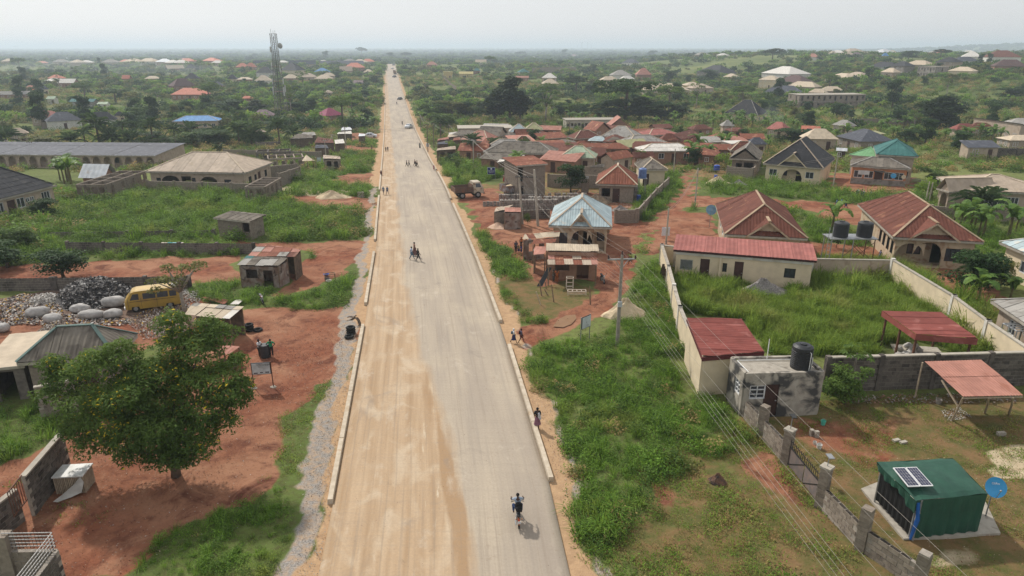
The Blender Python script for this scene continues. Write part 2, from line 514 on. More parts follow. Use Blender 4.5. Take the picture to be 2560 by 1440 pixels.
# ------------------------------------------------------------------ road slab
ry=np.array(grow(-2,120,0.6,1.02,1400))
us=np.linspace(0,1,25)
RY,RU=np.meshgrid(ry,us,indexing='ij')
RX=XL(RY)*(1-RU)+XR(RY)*RU
RZ=T(RX,RY)+0.10+0.05*(1-(2*RU-1)**2)
n0,n1=RX.shape
top=np.stack([RX,RY,RZ],-1).reshape(-1,3)
ri=np.arange(n0*n1).reshape(n0,n1)
q=[np.stack([ri[:-1,:-1],ri[:-1,1:],ri[1:,1:],ri[1:,:-1]],-1).reshape(-1,4)]
lowL=np.stack([RX[:,0],RY[:,0],RZ[:,0]-0.3],-1);lowR=np.stack([RX[:,-1],RY[:,-1],RZ[:,-1]-0.3],-1)
bl=n0*n1+np.arange(n0);br=bl+n0
q.append(np.stack([ri[1:,0],bl[1:],bl[:-1],ri[:-1,0]],-1));q.append(np.stack([ri[:-1,-1],br[:-1],br[1:],ri[1:,-1]],-1))
allv=np.concatenate([top,lowL,lowR]);allq=np.concatenate(q)
def roadmat():
 m=bpy.data.materials.new('dusty new concrete road');m.use_nodes=True
 nt=m.node_tree;N,L=nt.nodes,nt.links
 b=N['Principled BSDF'];b.inputs['Roughness'].default_value=0.88;b.inputs['Specular IOR Level'].default_value=0.2
 at=N.new('ShaderNodeAttribute');at.attribute_name='rd'
 s=N.new('ShaderNodeSeparateColor');L.new(at.outputs['Color'],s.inputs[0])
 uv=N.new('ShaderNodeUVMap');uv.uv_map='uv'
 def noise(sc,st=(1,1,1),dt=5,dist=0.0,ro=0.55):
  mp=N.new('ShaderNodeMapping');mp.inputs['Scale'].default_value=st;L.new(uv.outputs[0],mp.inputs[0])
  n=N.new('ShaderNodeTexNoise');n.inputs['Scale'].default_value=sc;n.inputs['Detail'].default_value=dt;n.inputs['Distortion'].default_value=dist
  n.inputs['Roughness'].default_value=ro
  L.new(mp.outputs[0],n.inputs['Vector']);return n.outputs['Fac']
 def rng(f,a,bb,c=0.0,d=1.0):
  r=N.new('ShaderNodeMapRange');r.inputs['From Min'].default_value=a;r.inputs['From Max'].default_value=bb
  r.inputs['To Min'].default_value=c;r.inputs['To Max'].default_value=d
  L.new(f,r.inputs['Value']);return r.outputs[0]
 def mixc(f,a,bb,mode='MIX'):
  x=N.new('ShaderNodeMix');x.data_type='RGBA';x.blend_type=mode
  if hasattr(f, 'node'):L.new(f,x.inputs[0])
  else:x.inputs[0].default_value=f
  for s_,k in((a,6),(bb,7)):
   if hasattr(s_, 'node'):L.new(s_,x.inputs[k])
   else:x.inputs[k].default_value=rgb(s_)
  return x.outputs[2]
 def math_(op,a,bb):
  x=N.new('ShaderNodeMath');x.operation=op
  for i,k in enumerate((a,bb)):
   if hasattr(k, 'node'):L.new(k,x.inputs[i])
   else:x.inputs[i].default_value=k
  return x.outputs[0]
 base=mixc(rng(noise(0.5,(1,0.12,1)),0.35,0.65),(0.46,0.385,0.295),(0.345,0.29,0.235))
 base=mixc(rng(noise(0.22,(1,0.5,1)),0.52,0.72),base,(0.50,0.42,0.315))
 base=mixc(rng(noise(3.4,(1,0.02,1),4),0.5,0.72,0,.45),base,(0.27,0.235,0.20))
 streak=noise(2.6,(1,0.035,1),5)
 dustc=mixc(rng(streak,0.35,0.68),(0.50,0.36,0.23),(0.37,0.245,0.14))
 dustc=mixc(rng(noise(0.7,(1,0.45,1),6,0.6),0.50,0.66),dustc,(0.53,0.41,0.285))
 e=math_('ADD',s.outputs[0],math_('MULTIPLY',math_('SUBTRACT',noise(0.8,(1,0.22,1),7,0.3),0.5),1.1))
 col=mixc(rng(e,0.30,0.72),base,dustc)
 e2=math_('ADD',s.outputs[1],math_('MULTIPLY',math_('SUBTRACT',noise(0.9,(1,0.18,1),7,0.4),0.5),1.3))
 col=mixc(rng(e2,0.42,0.62,0,.95),col,(0.36,0.23,0.125))
 e3=math_('ADD',s.outputs[2],math_('MULTIPLY',math_('SUBTRACT',noise(2.0,(1,0.12,1),7,0.4),0.5),2.0))
 col=mixc(rng(e3,0.72,0.85),col,(0.60,0.50,0.37))
 col=mixc(rng(noise(1.0,(.12,4.0,1),6),0.45,0.75,0,.22),col,(0.30,0.25,0.2))
 col=mixc(rng(noise(0.33,(1,0.8,1),8,0.9,.65),0.60,0.72,0,0.6),col,(0.24,0.205,0.175))
 col=mixc(rng(noise(0.55,(1,0.5,1),8,0.5,.7),0.58,0.72,0,0.55),col,(0.60,0.52,0.42))
 col=mixc(rng(noise(5.5,(1,0.012,1),3),0.56,0.66,0,0.30),col,(0.25,0.20,0.155))
 col=mixc(rng(noise(8,(1,1,1),4),0.3,0.7,0.0,0.22),col,(0.2,0.16,0.12))
 col=mixc(rng(noise(1.3,(1,1,1),8,0.2,.8),0.60,0.68,0,.55),col,(0.24,0.17,0.115))
 L.new(col,b.inputs['Base Color'])
 bp=N.new('ShaderNodeBump');bp.inputs['Strength'].default_value=0.25;bp.inputs['Distance'].default_value=0.03
 L.new(noise(12,(1,1,1),4),bp.inputs['Height']);L.new(bp.outputs[0],b.inputs['Normal'])
 return m
rme=fastmesh('road',allv,allq,[roadmat()])
uvl=rme.uv_layers.new(name='uv')
vi=np.zeros(len(rme.loops),np.int32);rme.loops.foreach_get('vertex_index',vi)
UU=np.concatenate([((RU-0.5)*10.4).ravel(),np.full(n0,-5.2),np.full(n0,5.2)])
VV=np.concatenate([RY.ravel(),RY[:,0],RY[:,0]])
uvl.data.foreach_set('uv',np.stack([UU[vi],VV[vi]],-1).astype(np.float32).ravel())
fy=np.interp(RY,[20,24,28,36,44,60,80,120,250,900],[0.63,0.62,0.59,0.52,0.42,0.3,0.27,0.25,0.22,0.1])
dust=sst(0.5+(fy-RU)*5)*np.interp(RY,[20,60,300,900],[1,0.95,0.75,0.4])+0.25*sst((RU-0.93)*14)
tide=np.exp(-((RU-(fy-0.045))/0.05)**2)*sst((46-RY)/12)*0.9
wash=np.exp(-((RU-(fy-0.15))/0.08)**2)*sst((44-RY)/12)*0.6+0.3*np.exp(-((RU-0.9)/0.06)**2)
ca=rme.color_attributes.new('rd', 'FLOAT_COLOR', 'POINT')
arr=np.ones((len(allv),4),np.float32)
for i,k in enumerate((dust,tide,wash)):arr[:n0*n1,i]=k.ravel();arr[n0*n1:,i]=0
ca.data.foreach_set('color',arr.ravel())
props(link('road',rme),kind='structure')
# ------------------------------------------------------------------ haze box
def hazebox():
 m=bpy.data.materials.new('haze');m.use_nodes=True
 nt=m.node_tree
 for n in list(nt.nodes):nt.nodes.remove(n)
 o=nt.nodes.new('ShaderNodeOutputMaterial');v=nt.nodes.new('ShaderNodeVolumePrincipled')
 v.inputs['Color'].default_value=(0.76,0.87,1.0,1);v.inputs['Density'].default_value=HAZE;v.inputs['Anisotropy'].default_value=0.25
 nt.links.new(v.outputs[0],o.inputs['Volume'])
 b=M();b.box((0,16500,22),(60000,36000,88))
 me=b.mesh('haze',m)
 props(link('haze',me),kind='stuff')
HAZE=0.00029
# ------------------------------------------------------------------ foliage sources
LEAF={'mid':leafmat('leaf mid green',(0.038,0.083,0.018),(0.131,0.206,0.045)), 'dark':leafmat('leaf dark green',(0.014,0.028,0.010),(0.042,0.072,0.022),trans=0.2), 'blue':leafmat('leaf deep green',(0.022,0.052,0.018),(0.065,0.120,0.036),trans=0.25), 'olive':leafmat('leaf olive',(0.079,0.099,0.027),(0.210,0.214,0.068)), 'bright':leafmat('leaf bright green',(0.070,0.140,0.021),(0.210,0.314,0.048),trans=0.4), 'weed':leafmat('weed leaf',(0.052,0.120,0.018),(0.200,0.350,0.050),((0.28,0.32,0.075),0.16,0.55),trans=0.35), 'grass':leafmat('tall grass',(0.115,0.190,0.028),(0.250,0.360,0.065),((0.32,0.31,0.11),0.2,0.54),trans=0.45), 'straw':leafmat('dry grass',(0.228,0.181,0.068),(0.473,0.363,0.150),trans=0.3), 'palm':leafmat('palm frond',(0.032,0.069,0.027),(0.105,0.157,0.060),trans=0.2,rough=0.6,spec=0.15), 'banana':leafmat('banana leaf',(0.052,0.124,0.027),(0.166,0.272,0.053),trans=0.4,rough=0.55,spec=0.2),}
BARK=mk('bark',(0.16,0.12,0.085),(0.085,0.065,0.05),4,bump=0.5)
PALEBARK=mk('pale bark',(0.33,0.29,0.24),(0.22,0.19,0.155),3,bump=0.4)
YELLOWF=leafmat('yellow blossom',(0.45,0.33,0.02),(0.75,0.56,0.04),trans=0.2)
def unit(v):return v/np.maximum(np.linalg.norm(v,axis=-1,keepdims=True),1e-6)
def leaves(pos,nrm,size,aspect=0.55,rs=nr):
 """leaf quads: pos (n,3), nrm (n,3) preferred normals; returns verts, quads"""
 n=len(pos)
 nn=unit(nrm+rs.normal(0,0.55,(n,3)))
 a=unit(np.cross(nn,rs.normal(0,1,(n,3))));b=np.cross(nn,a)
 s=(size*rs.uniform(0.6,1.3,n))[:,None]
 a=a*s;b=b*s*aspect
 dr=np.array([0,0,-1.0])*s*0.15
 v=np.stack([pos-a*0.5,pos-b*0.5+a*0.05-dr*.3,pos+a*0.5+dr,pos+b*0.5+a*0.05-dr*.3],1).reshape(-1,3)
 return v,np.arange(4*n).reshape(n,4)
def leafmesh(name,v,q,vals,mats,mi=None):
 me=fastmesh(name,v,q,mats if isinstance(mats,list)else[mats])
 at=me.attributes.new('v', 'FLOAT', 'FACE');at.data.foreach_set('value',np.clip(vals,0,1).astype(np.float32))
 if mi is not None:me.polygons.foreach_set('material_index',mi.astype(np.int32))
 return me
def crownmesh(name,blobs,n,size,mat,seed=1,flowers=0.0,inner=0.55,aspect=0.55):
 rs=np.random.RandomState(seed)
 tot=sum(b[3]*b[4]for b in blobs)
 P_,Nn,V_=[],[],[]
 zmin=min(b[2]-b[4]for b in blobs);zmax=max(b[2]+b[4]for b in blobs)
 for b in blobs:
  k=max(8,int(n*b[3]*b[4]/tot))
  d=unit(rs.normal(0,1,(k,3)));d[:,2]=np.where(d[:,2]<-0.35,-d[:,2],d[:,2])
  rr=rs.uniform(inner,1.0,k)**0.6
  lump=1+0.22*np.sin(d[:,0]*5+b[0]*3)*np.sin(d[:,1]*5+b[1])+0.15*np.sin(d[:,2]*7+b[2])
  p=d*(rr*lump)[:,None]*np.array([b[3],b[3],b[4]])+np.array(b[:3])
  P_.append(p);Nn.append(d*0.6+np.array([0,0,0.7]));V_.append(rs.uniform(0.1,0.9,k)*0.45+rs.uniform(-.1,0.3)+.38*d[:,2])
 P_,Nn,V_=np.concatenate(P_),np.concatenate(Nn),np.concatenate(V_)
 v,q=leaves(P_,Nn,size,aspect,rs)
 mi=None;mats=[mat]
 if flowers:
  mi=((rs.uniform(0,1,len(P_))<flowers)&(Nn[:,2]>0.5)&(np.sin(P_[:,0]*1.3+1)*np.sin(P_[:,1]*1.1)>0.05)).astype(int);mats=[mat,YELLOWF]
 return leafmesh(name,v,q,V_,mats,mi)
def blobset(kind,seed):
 r=random.Random(seed);B=[]
 if kind=='round':
  for i in range(19):
   a=r.random()*6.28;d=r.random()**.5*1.9;z=3.3+r.uniform(-1.7,1.8)-d*.25
   B.append((d*math.cos(a),d*math.sin(a),z,r.uniform(.8,1.35),r.uniform(.6,1.0)))
 elif kind=='spread':
  for i in range(20):
   a=r.random()*6.28;d=r.random()**.6*5.0;z=8.4+r.uniform(-1.0,1.0)-d*.25
   B.append((d*math.cos(a),d*math.sin(a),z,r.uniform(1.2,2.2),r.uniform(.5,.95)))
 elif kind=='tall':
  for i in range(22):
   a=r.random()*6.28;z=r.uniform(3,13);d=r.random()*3.0*(1.1-abs(z-7)/9)
   B.append((d*math.cos(a),d*math.sin(a),z,r.uniform(1.4,2.5),r.uniform(1.2,2.0)))
 elif kind=='open':
  for i in range(16):
   a=r.random()*6.28;z=r.uniform(6,10.5);d=r.random()**.5*3.4
   B.append((d*math.cos(a),d*math.sin(a),z,r.uniform(.7,1.2),r.uniform(.5,.9)))
 elif kind=='bush':
  for i in range(8):
   a=r.random()*6.28;d=r.random()*1.1
   B.append((d*math.cos(a),d*math.sin(a),r.uniform(.5,1.4),r.uniform(.5,.9),r.uniform(.4,.75)))
 elif kind=='mass':
  for i in range(12):
   a=r.random()*6.28;d=r.random()**.5*4.5
   B.append((d*math.cos(a),d*math.sin(a),r.uniform(1.5,4.6)-d*.25,r.uniform(1.3,2.4),r.uniform(1.0,1.9)))
 return B
def trunkmesh(name,blobs,h0,r,mat,seed=1,limbs=5):
 rr=random.Random(seed);b=M()
 top=Vector((rr.uniform(-.2,.2),rr.uniform(-.2,.2),h0))
 b.path([(0,0,-.2),(rr.uniform(-.08,.08),rr.uniform(-.08,.08),h0*.5),top],[r*1.25,r*.9,r*.7],8)
 for q in rr.sample(blobs,min(limbs,len(blobs))):
  e=Vector(q[:3]);m=(top+e)/2+Vector((rr.uniform(-.3,.3),rr.uniform(-.3,.3),.2))
  b.path([top-Vector((0,0,.15)),m,e],[r*.55,r*.35,r*.12],6)
 return b.mesh(name,mat,None,True)
TK={}
def treekind(key,kind,mat,n,size,h0,r,seed,bark=BARK,flowers=0.0,limbs=5,inner=.55,scale=1.0):
 bl=[tuple(c*scale for c in b)for b in blobset(kind,seed)]
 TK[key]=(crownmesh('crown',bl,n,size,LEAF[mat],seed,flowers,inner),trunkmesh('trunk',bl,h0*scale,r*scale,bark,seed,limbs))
for s in range(3):
 treekind('round%d'%s, 'round',('mid', 'blue', 'olive')[s],4200,0.34,1.7,.18,10+s)
 treekind('spread%d'%s, 'spread',('blue', 'dark', 'mid')[s],2600,0.6,6.5,.35,20+s,limbs=9)
 treekind('tall%d'%s, 'tall',('dark', 'blue', 'mid')[s],5200,0.72,3.5,.4,30+s)
 treekind('bush%d'%s, 'bush',('mid', 'bright', 'blue')[s],500,0.26,.5,.05,50+s)
treekind('open0', 'open', 'olive',1300,0.42,5.5,.28,41,PALEBARK,limbs=12)
treekind('open1', 'open', 'mid',1100,0.42,5.0,.22,42,PALEBARK,limbs=12)
def tree(key,loc,s,label,group=None,cat='tree',name=None,rz=None,sz=None):
 crown,trunk=TK[key]
 e=empty(name or('bush' if key.startswith('bush')else 'tree'),loc,label,cat,group,rnd.random()*6.28 if rz is None else rz)
 e.scale=(s,s,sz or s)
 link('crown',crown,e);link('trunk',trunk,e)
 return e
def frondmesh(L=3.2,pairs=17,mat='palm',seed=1):
 rs=np.random.RandomState(seed);b=M();vals=[]
 def pt(t):return np.array([0,L*t*(1-0.10*t),1.0*L*t*(0.55-0.85*t)])
 pts=[pt(k/6)for k in range(7)]
 for k in range(6):
  w=.05*(1-k/7)
  a,c=pts[k],pts[k+1]
  b.face([a+[-w,0,0],a+[w,0,0],c+[w*.8,0,0],c+[-w*.8,0,0]]);vals.append(.9)
 for k in range(pairs):
  t=.16+.84*k/pairs;p=pt(t);ll=L*.30*math.sin(math.pi*(t*.8+.12))**.6
  for s in(-1,1):
   dr=rs.uniform(.2,.6);e=p+[s*ll*.85,ll*.55,-ll*dr];m=(p+e)/2+[0,0,ll*.1]
   w=.13*L/3.2
   b.face([p,m+[0,w,0],e,m-[0,w,0]]);vals.append(rs.uniform(.1,1))
 me=b.mesh('frond',LEAF[mat]);at=me.attributes.new('v', 'FLOAT', 'FACE');at.data.foreach_set('value',vals)
 return me
def bananamesh(L=2.0,W=.5,seed=1):
 rs=np.random.RandomState(seed);b=M();vals=[];n=7
 def pt(t):return np.array([0,L*t*(.75-.1*t),L*(1.0*t-0.95*t*t)])
 for k in range(n):
  t0,t1=k/n,(k+1)/n
  w0,w1=[W/2*math.sin(math.pi*(.08+.88*t))**.5 for t in(t0,t1)]
  a,c=pt(t0),pt(t1);g=.06*L/n
  for s in(-1,1):
   d=rs.uniform(.15,.45)
   b.face([a+[0,g*.3,0],a+[s*w0,g,-w0*d],c+[s*w1,-g,-w1*d],c]);vals.append(rs.uniform(.3,.9))
 me=b.mesh('leaf',LEAF['banana']);at=me.attributes.new('v', 'FLOAT', 'FACE');at.data.foreach_set('value',vals)
 return me
FROND=[frondmesh(seed=s)for s in(1,2)];BANANA=[bananamesh(seed=s)for s in(1,2,3)]
def palmtrunk(h,r=.17):
 b=M();n=7
 b.path([(math.sin(k*.5)*.05,0,h*k/n-.2)for k in range(n+1)],[r*(1.2 if k%2 else .95)for k in range(n+1)],8)
 return b.mesh('trunk',BARK)
PT={h:palmtrunk(h)for h in(2.0,4.5,7.0)}
def palm(loc,h,s,label,group='oil palms with feathery fronds',nf=20):
 e=empty('palm_tree',loc,label, 'palm',group,rnd.random()*6.28);e.scale=(s,s,s)
 hk=min(PT,key=lambda k:abs(k-h));link('trunk',PT[hk],e)
 for k in range(nf):
  el=R(rnd.choice((12,28,45,62,-10)));az=k*2.4+rnd.random()*.4
  link('frond',FROND[k%2],e,(0,0,hk-.25),rot=(el,0,az),scale=rnd.uniform(.85,1.1))
 return e
BST=M().path([(0,0,-.1),(.03,0,.8),(0,.02,1.7)],[.12,.09,.06],7).mesh('stem',mk('banana stem',(0.14,0.13,0.05),(0.10,0.075,0.04)))
def banana(loc,s,label,group='banana plants',nl=8):
 e=empty('banana_plant',loc,label, 'banana plant',group,rnd.random()*6.28);e.scale=(s,s,s)
 link('stem',BST,e)
 for k in range(nl):
  link('leaf',BANANA[k%3],e,(0,0,1.5+.02*k),rot=(R(rnd.uniform(-12,48)),0,k*2.4+rnd.random()*.5),scale=rnd.uniform(.8,1.25))
 return e
def papayamesh(seed):
 rs=np.random.RandomState(seed);b=M();vals=[]
 for k in range(12):
  az=k*2.4;el=rs.uniform(-.2,1.0);L=rs.uniform(.55,.8)
  d=np.array([math.cos(az)*math.cos(el),math.sin(az)*math.cos(el),math.sin(el)]);e=d*L
  b.face([np.array([0,0,.0]),np.array([0,0,.03]),e+[0,0,.03],e]);vals.append(.9)
  side=np.cross(d,[0,0,1]);side/=np.linalg.norm(side)
  fw=np.array([d[0],d[1],-.35]);fw/=np.linalg.norm(fw)
  for j in range(5):
   t=(j-2)*.7;v=fw*math.cos(t)+side*math.sin(t);w=np.cross(v,[0,0,1.]);w/=max(np.linalg.norm(w),.1)
   q=.36
   b.face([e,e+v*q*.55+w*.08,e+v*q+[0,0,-.06],e+v*q*.55-w*.08]);vals.append(rs.uniform(.3,1))
 me=b.mesh('crown',LEAF['mid']);at=me.attributes.new('v', 'FLOAT', 'FACE');at.data.foreach_set('value',vals);return me
PAP=[papayamesh(1),papayamesh(2)]
def papaya(loc,h,s,label,group=None):
 e=empty('papaya_tree',loc,label, 'papaya tree',group,rnd.random()*6.28);e.scale=(s,s,s)
 b=M().path([(0,0,-.1),(.04,0,h/2),(0,0,h)],[.09,.07,.05],7);b.lobj('trunk',PALEBARK,e)
 link('crown',PAP[0],e,(0,0,h));
 return e
def tuftmesh(name,n,h,spread,mat,seed,w=.02,lean=.5):
 rs=np.random.RandomState(seed)
 a=rs.uniform(0,6.28,n);r0=rs.uniform(0,spread,n);base=np.stack([np.cos(a)*r0,np.sin(a)*r0,np.zeros(n)],1)
 hh=h*rs.uniform(.5,1.1,n);a2=a+rs.normal(0,.8,n);d=np.stack([np.cos(a2),np.sin(a2),np.zeros(n)],1)
 le_=lean*rs.uniform(.2,1,n)
 mid=base+d*(hh*le_*.35)[:,None]+np.array([0,0,1])*(hh*.62)[:,None]
 tip=base+d*(hh*le_)[:,None]+np.array([0,0,1])*(hh*(1-le_*.45))[:,None]
 sd_=np.stack([-np.sin(a2+rs.normal(0,.7,n)),np.cos(a2),np.zeros(n)],1)*w
 v=np.stack([base-sd_,base+sd_,mid+sd_*.9,mid-sd_*.9,mid-sd_*.9,mid+sd_*.9,tip+sd_*.2,tip-sd_*.2],1).reshape(-1,3)
 q=np.arange(8*n).reshape(2*n,4)
 return leafmesh(name,v,q,np.repeat(rs.uniform(0,1,n),2),LEAF[mat])
def weedmesh(name,n,h,rad,mat,seed,size=.11):
 rs=np.random.RandomState(seed)
 d=unit(rs.normal(0,1,(n,3)));d[:,2]=np.abs(d[:,2])
 rr=rs.uniform(.35,1,n)[:,None]**.6
 lum=1+.25*np.sin(d[:,:1]*6+seed)*np.cos(d[:,1:2]*5)
 p=d*rr*lum*np.array([rad,rad,h])
 v,q=leaves(p,d*.5+np.array([0,0,.8]),size,.6,rs)
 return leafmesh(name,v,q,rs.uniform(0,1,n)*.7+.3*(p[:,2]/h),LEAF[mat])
SRC={}
def source(key,meshes):
 c=bpy.data.collections.new('source '+key)
 for i,me_ in enumerate(meshes):
  o=bpy.data.objects.new('%s_%d'%(key,i),me_);c.objects.link(o)
 SRC[key]=c
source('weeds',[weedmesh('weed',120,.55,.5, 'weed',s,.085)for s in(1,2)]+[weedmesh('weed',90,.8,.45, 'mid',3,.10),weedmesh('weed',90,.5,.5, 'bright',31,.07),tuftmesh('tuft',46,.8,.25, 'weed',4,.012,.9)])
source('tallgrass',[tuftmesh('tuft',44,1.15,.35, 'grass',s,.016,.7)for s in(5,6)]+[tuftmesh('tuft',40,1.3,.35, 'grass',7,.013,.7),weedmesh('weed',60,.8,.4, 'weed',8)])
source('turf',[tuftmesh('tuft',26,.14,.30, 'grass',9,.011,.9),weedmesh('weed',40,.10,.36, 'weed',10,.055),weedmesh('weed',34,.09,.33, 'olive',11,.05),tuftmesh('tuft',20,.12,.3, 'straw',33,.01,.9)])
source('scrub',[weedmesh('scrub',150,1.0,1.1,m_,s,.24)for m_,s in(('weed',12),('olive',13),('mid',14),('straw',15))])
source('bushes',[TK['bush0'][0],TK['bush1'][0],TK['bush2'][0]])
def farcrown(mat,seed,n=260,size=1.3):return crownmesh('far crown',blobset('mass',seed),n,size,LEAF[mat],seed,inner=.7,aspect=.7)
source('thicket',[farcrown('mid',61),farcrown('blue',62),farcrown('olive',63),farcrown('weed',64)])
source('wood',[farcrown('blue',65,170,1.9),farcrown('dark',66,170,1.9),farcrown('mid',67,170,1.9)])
def scatter(name,key,pts,scl,label=None,squash=None,tilt=.15):
 """one stuff object: plants instanced on points by geometry nodes"""
 n=len(pts)
 if n==0:return
 pts=np.asarray(pts,dtype=np.float32)
 me=bpy.data.meshes.new(name);me.vertices.add(n);me.vertices.foreach_set('co',pts.ravel())
 rot=np.stack([nr.normal(0,tilt,n),nr.normal(0,tilt,n),nr.uniform(0,6.28,n)],-1).astype(np.float32)
 a=me.attributes.new('rot', 'FLOAT_VECTOR', 'POINT');a.data.foreach_set('vector',rot.ravel())
 if key in('weeds', 'tallgrass', 'turf'):
  scl=scl*(1+.42*np.sin(pts[:,0]*1.1+1.7*np.sin(pts[:,1]*.6))*np.sin(pts[:,1]*.9+np.sin(pts[:,0]*.5)))
 s3=np.stack([scl,scl,scl*(nr.uniform(.7,1.2,n)if squash is None else squash)],-1).astype(np.float32)
 a=me.attributes.new('scl', 'FLOAT_VECTOR', 'POINT');a.data.foreach_set('vector',s3.ravel())
 k=len(SRC[key].objects)
 a=me.attributes.new('pick', 'INT', 'POINT');a.data.foreach_set('value',nr.randint(0,k,n).astype(np.int32))
 o=link(name,me)
 ng=bpy.data.node_groups.get('instances '+key)
 if ng is None:
  ng=bpy.data.node_groups.new('instances '+key, 'GeometryNodeTree')
  ng.interface.new_socket('Geometry',in_out='INPUT',socket_type='NodeSocketGeometry')
  ng.interface.new_socket('Geometry',in_out='OUTPUT',socket_type='NodeSocketGeometry')
  N,L=ng.nodes,ng.links
  gi,go=N.new('NodeGroupInput'),N.new('NodeGroupOutput')
  ip=N.new('GeometryNodeInstanceOnPoints');ci=N.new('GeometryNodeCollectionInfo')
  ci.inputs['Collection'].default_value=SRC[key];ci.inputs['Separate Children'].default_value=True;ci.inputs['Reset Children'].default_value=True
  def at(nm,ty):
   x=N.new('GeometryNodeInputNamedAttribute');x.data_type=ty;x.inputs['Name'].default_value=nm
   return[s for s in x.outputs if s.enabled and s.name=='Attribute'][0]
  L.new(gi.outputs[0],ip.inputs['Points']);L.new(ci.outputs[0],ip.inputs['Instance']);ip.inputs['Pick Instance'].default_value=True
  L.new(at('pick', 'INT'),ip.inputs['Instance Index'])
  er=N.new('FunctionNodeEulerToRotation');L.new(at('rot', 'FLOAT_VECTOR'),er.inputs[0]);L.new(er.outputs[0],ip.inputs['Rotation'])
  L.new(at('scl', 'FLOAT_VECTOR'),ip.inputs['Scale']);L.new(ip.outputs[0],go.inputs[0])
 md=o.modifiers.new('instances', 'NODES');md.node_group=ng
 props(o,kind='stuff',label=label)
 return o
BLOCK=[]
def reserve(c,hw,hd,rz=0.0):BLOCK.append((c[0],c[1],math.cos(rz),math.sin(rz),hw,hd))
def clear(x,y,road=0.6):
 ok=(x<XL(y)-road)|(x>XR(y)+road)
 for cx,cy,co_,si,hw,hd in BLOCK:
  dx,dy=x-cx,y-cy
  u,v=dx*co_+dy*si,-dx*si+dy*co_
  ok&=~((np.abs(u)<hw)&(np.abs(v)<hd))
 return ok
def spread(poly,dens,px=True,dirtmax=.4):
 """random points in a polygon (pixels of the photograph, projected on the ground)"""
 w=[(p.x,p.y)for p in PP(poly)]if px else poly
 x0,x1=min(p[0]for p in w),max(p[0]for p in w);y0,y1=min(p[1]for p in w),max(p[1]for p in w)
 n=int((x1-x0)*(y1-y0)*dens)
 x,y=nr.uniform(x0,x1,n),nr.uniform(y0,y1,n)
 ok=inpoly(x,y,w)&clear(x,y)
 if dirtmax<1:
  ok&=(np.maximum(np.maximum(mask('dirt',x,y),mask('dark',x,y)),np.maximum(mask('gravel',x,y),mask('verge',x,y)))+nr.normal(0,.1,n)<dirtmax)
 x,y=x[ok],y[ok]
 return np.stack([x,y,T(x,y)],-1)
# ------------------------------------------------------------------ building materials
def roofm(name,c,stain=None,rough=.55,spec=.4,st=.58,metal=0.0):return mk(name,c,tuple(k*.78 for k in c),1.3,max(rough,.7),.1,9,min(spec,.12),metal,(stain,0.9,st)if stain else None,.10)
RF={'tan':roofm('tan ridge metal',(.42,.31,.21),(.30,.18,.11),.7), 'dullteal':roofm('dull teal ridge',(.12,.18,.165),(.2,.22,.2),.7), 'rust':roofm('rusted roof sheet',(.24,.088,.055),(.40,.20,.12),.75), 'rustdark':roofm('dark rusted roof sheet',(.155,.062,.045),(.30,.17,.12),.8), 'maroon':roofm('brown red roof sheet',(.16,.060,.042),(.27,.125,.075),.75,.2,st=.60), 'pink':roofm('faded red roof sheet',(.36,.135,.115),(.42,.19,.16),.6,.25,st=.6), 'palepink':roofm('faded pink roof sheet',(.44,.21,.16),(.30,.13,.09),.7,.2,st=.55), 'red':roofm('red coated roof sheet',(.27,.082,.068),(.34,.13,.11),.55,.25), 'salmon':roofm('salmon roof',(.60,.22,.15),(.5,.2,.14)), 'asbestos':roofm('grey asbestos roof',(.21,.185,.155),(.115,.10,.085),1,.05,st=.50), 'asbestos2':roofm('pale asbestos roof',(.36,.34,.31),(.20,.18,.16),.9,.2,st=.55), 'beige':roofm('beige aluminium roof',(.46,.37,.285),(.38,.30,.22),.6,.25), 'cream':roofm('cream roof',(.56,.46,.34),(.45,.36,.26),.6,.25), 'slate':roofm('charcoal roof',(.045,.045,.05),(.075,.07,.07),.6,.3), 'slateblue':roofm('blue grey roof',(.09,.095,.115),(.16,.16,.18),.6,.3), 'brown':roofm('brown roof',(.12,.072,.068),(.17,.1,.09),.6,.3), 'blue':roofm('blue roof',(.12,.27,.52),(.20,.36,.58),.5), 'paleblue':roofm('pale blue roof sheet',(.44,.53,.55),(.55,.50,.42),.45,.5,st=.60), 'teal':roofm('teal roof',(.055,.16,.15),(.08,.2,.18),.5), 'green':roofm('light green roof',(.20,.40,.20),(.26,.46,.27),.5), 'palegreen':roofm('pale green roof',(.38,.46,.33),(.45,.48,.38),.6), 'olive':roofm('yellow green roof',(.38,.37,.20),(.30,.27,.17),.7), 'white':roofm('whitish roof sheet',(.70,.66,.60),(.5,.42,.35),.5,st=.62), 'purple':roofm('purplish roof',(.25,.18,.19),(.3,.23,.24),.6), 'magenta':roofm('plum roof',(.27,.06,.11),(.33,.09,.14),.6), 'zinc':roofm('bright zinc sheet',(.62,.64,.66),(.45,.40,.36),.3,.6,st=.6,metal=.3),}
def wallm(name,c,stain,st=.55,streak=None):return mk(name,c,tuple(k*.85 for k in c),1.2,.9,.12,14,.15,0,(stain,1.6,st),.08,streak)
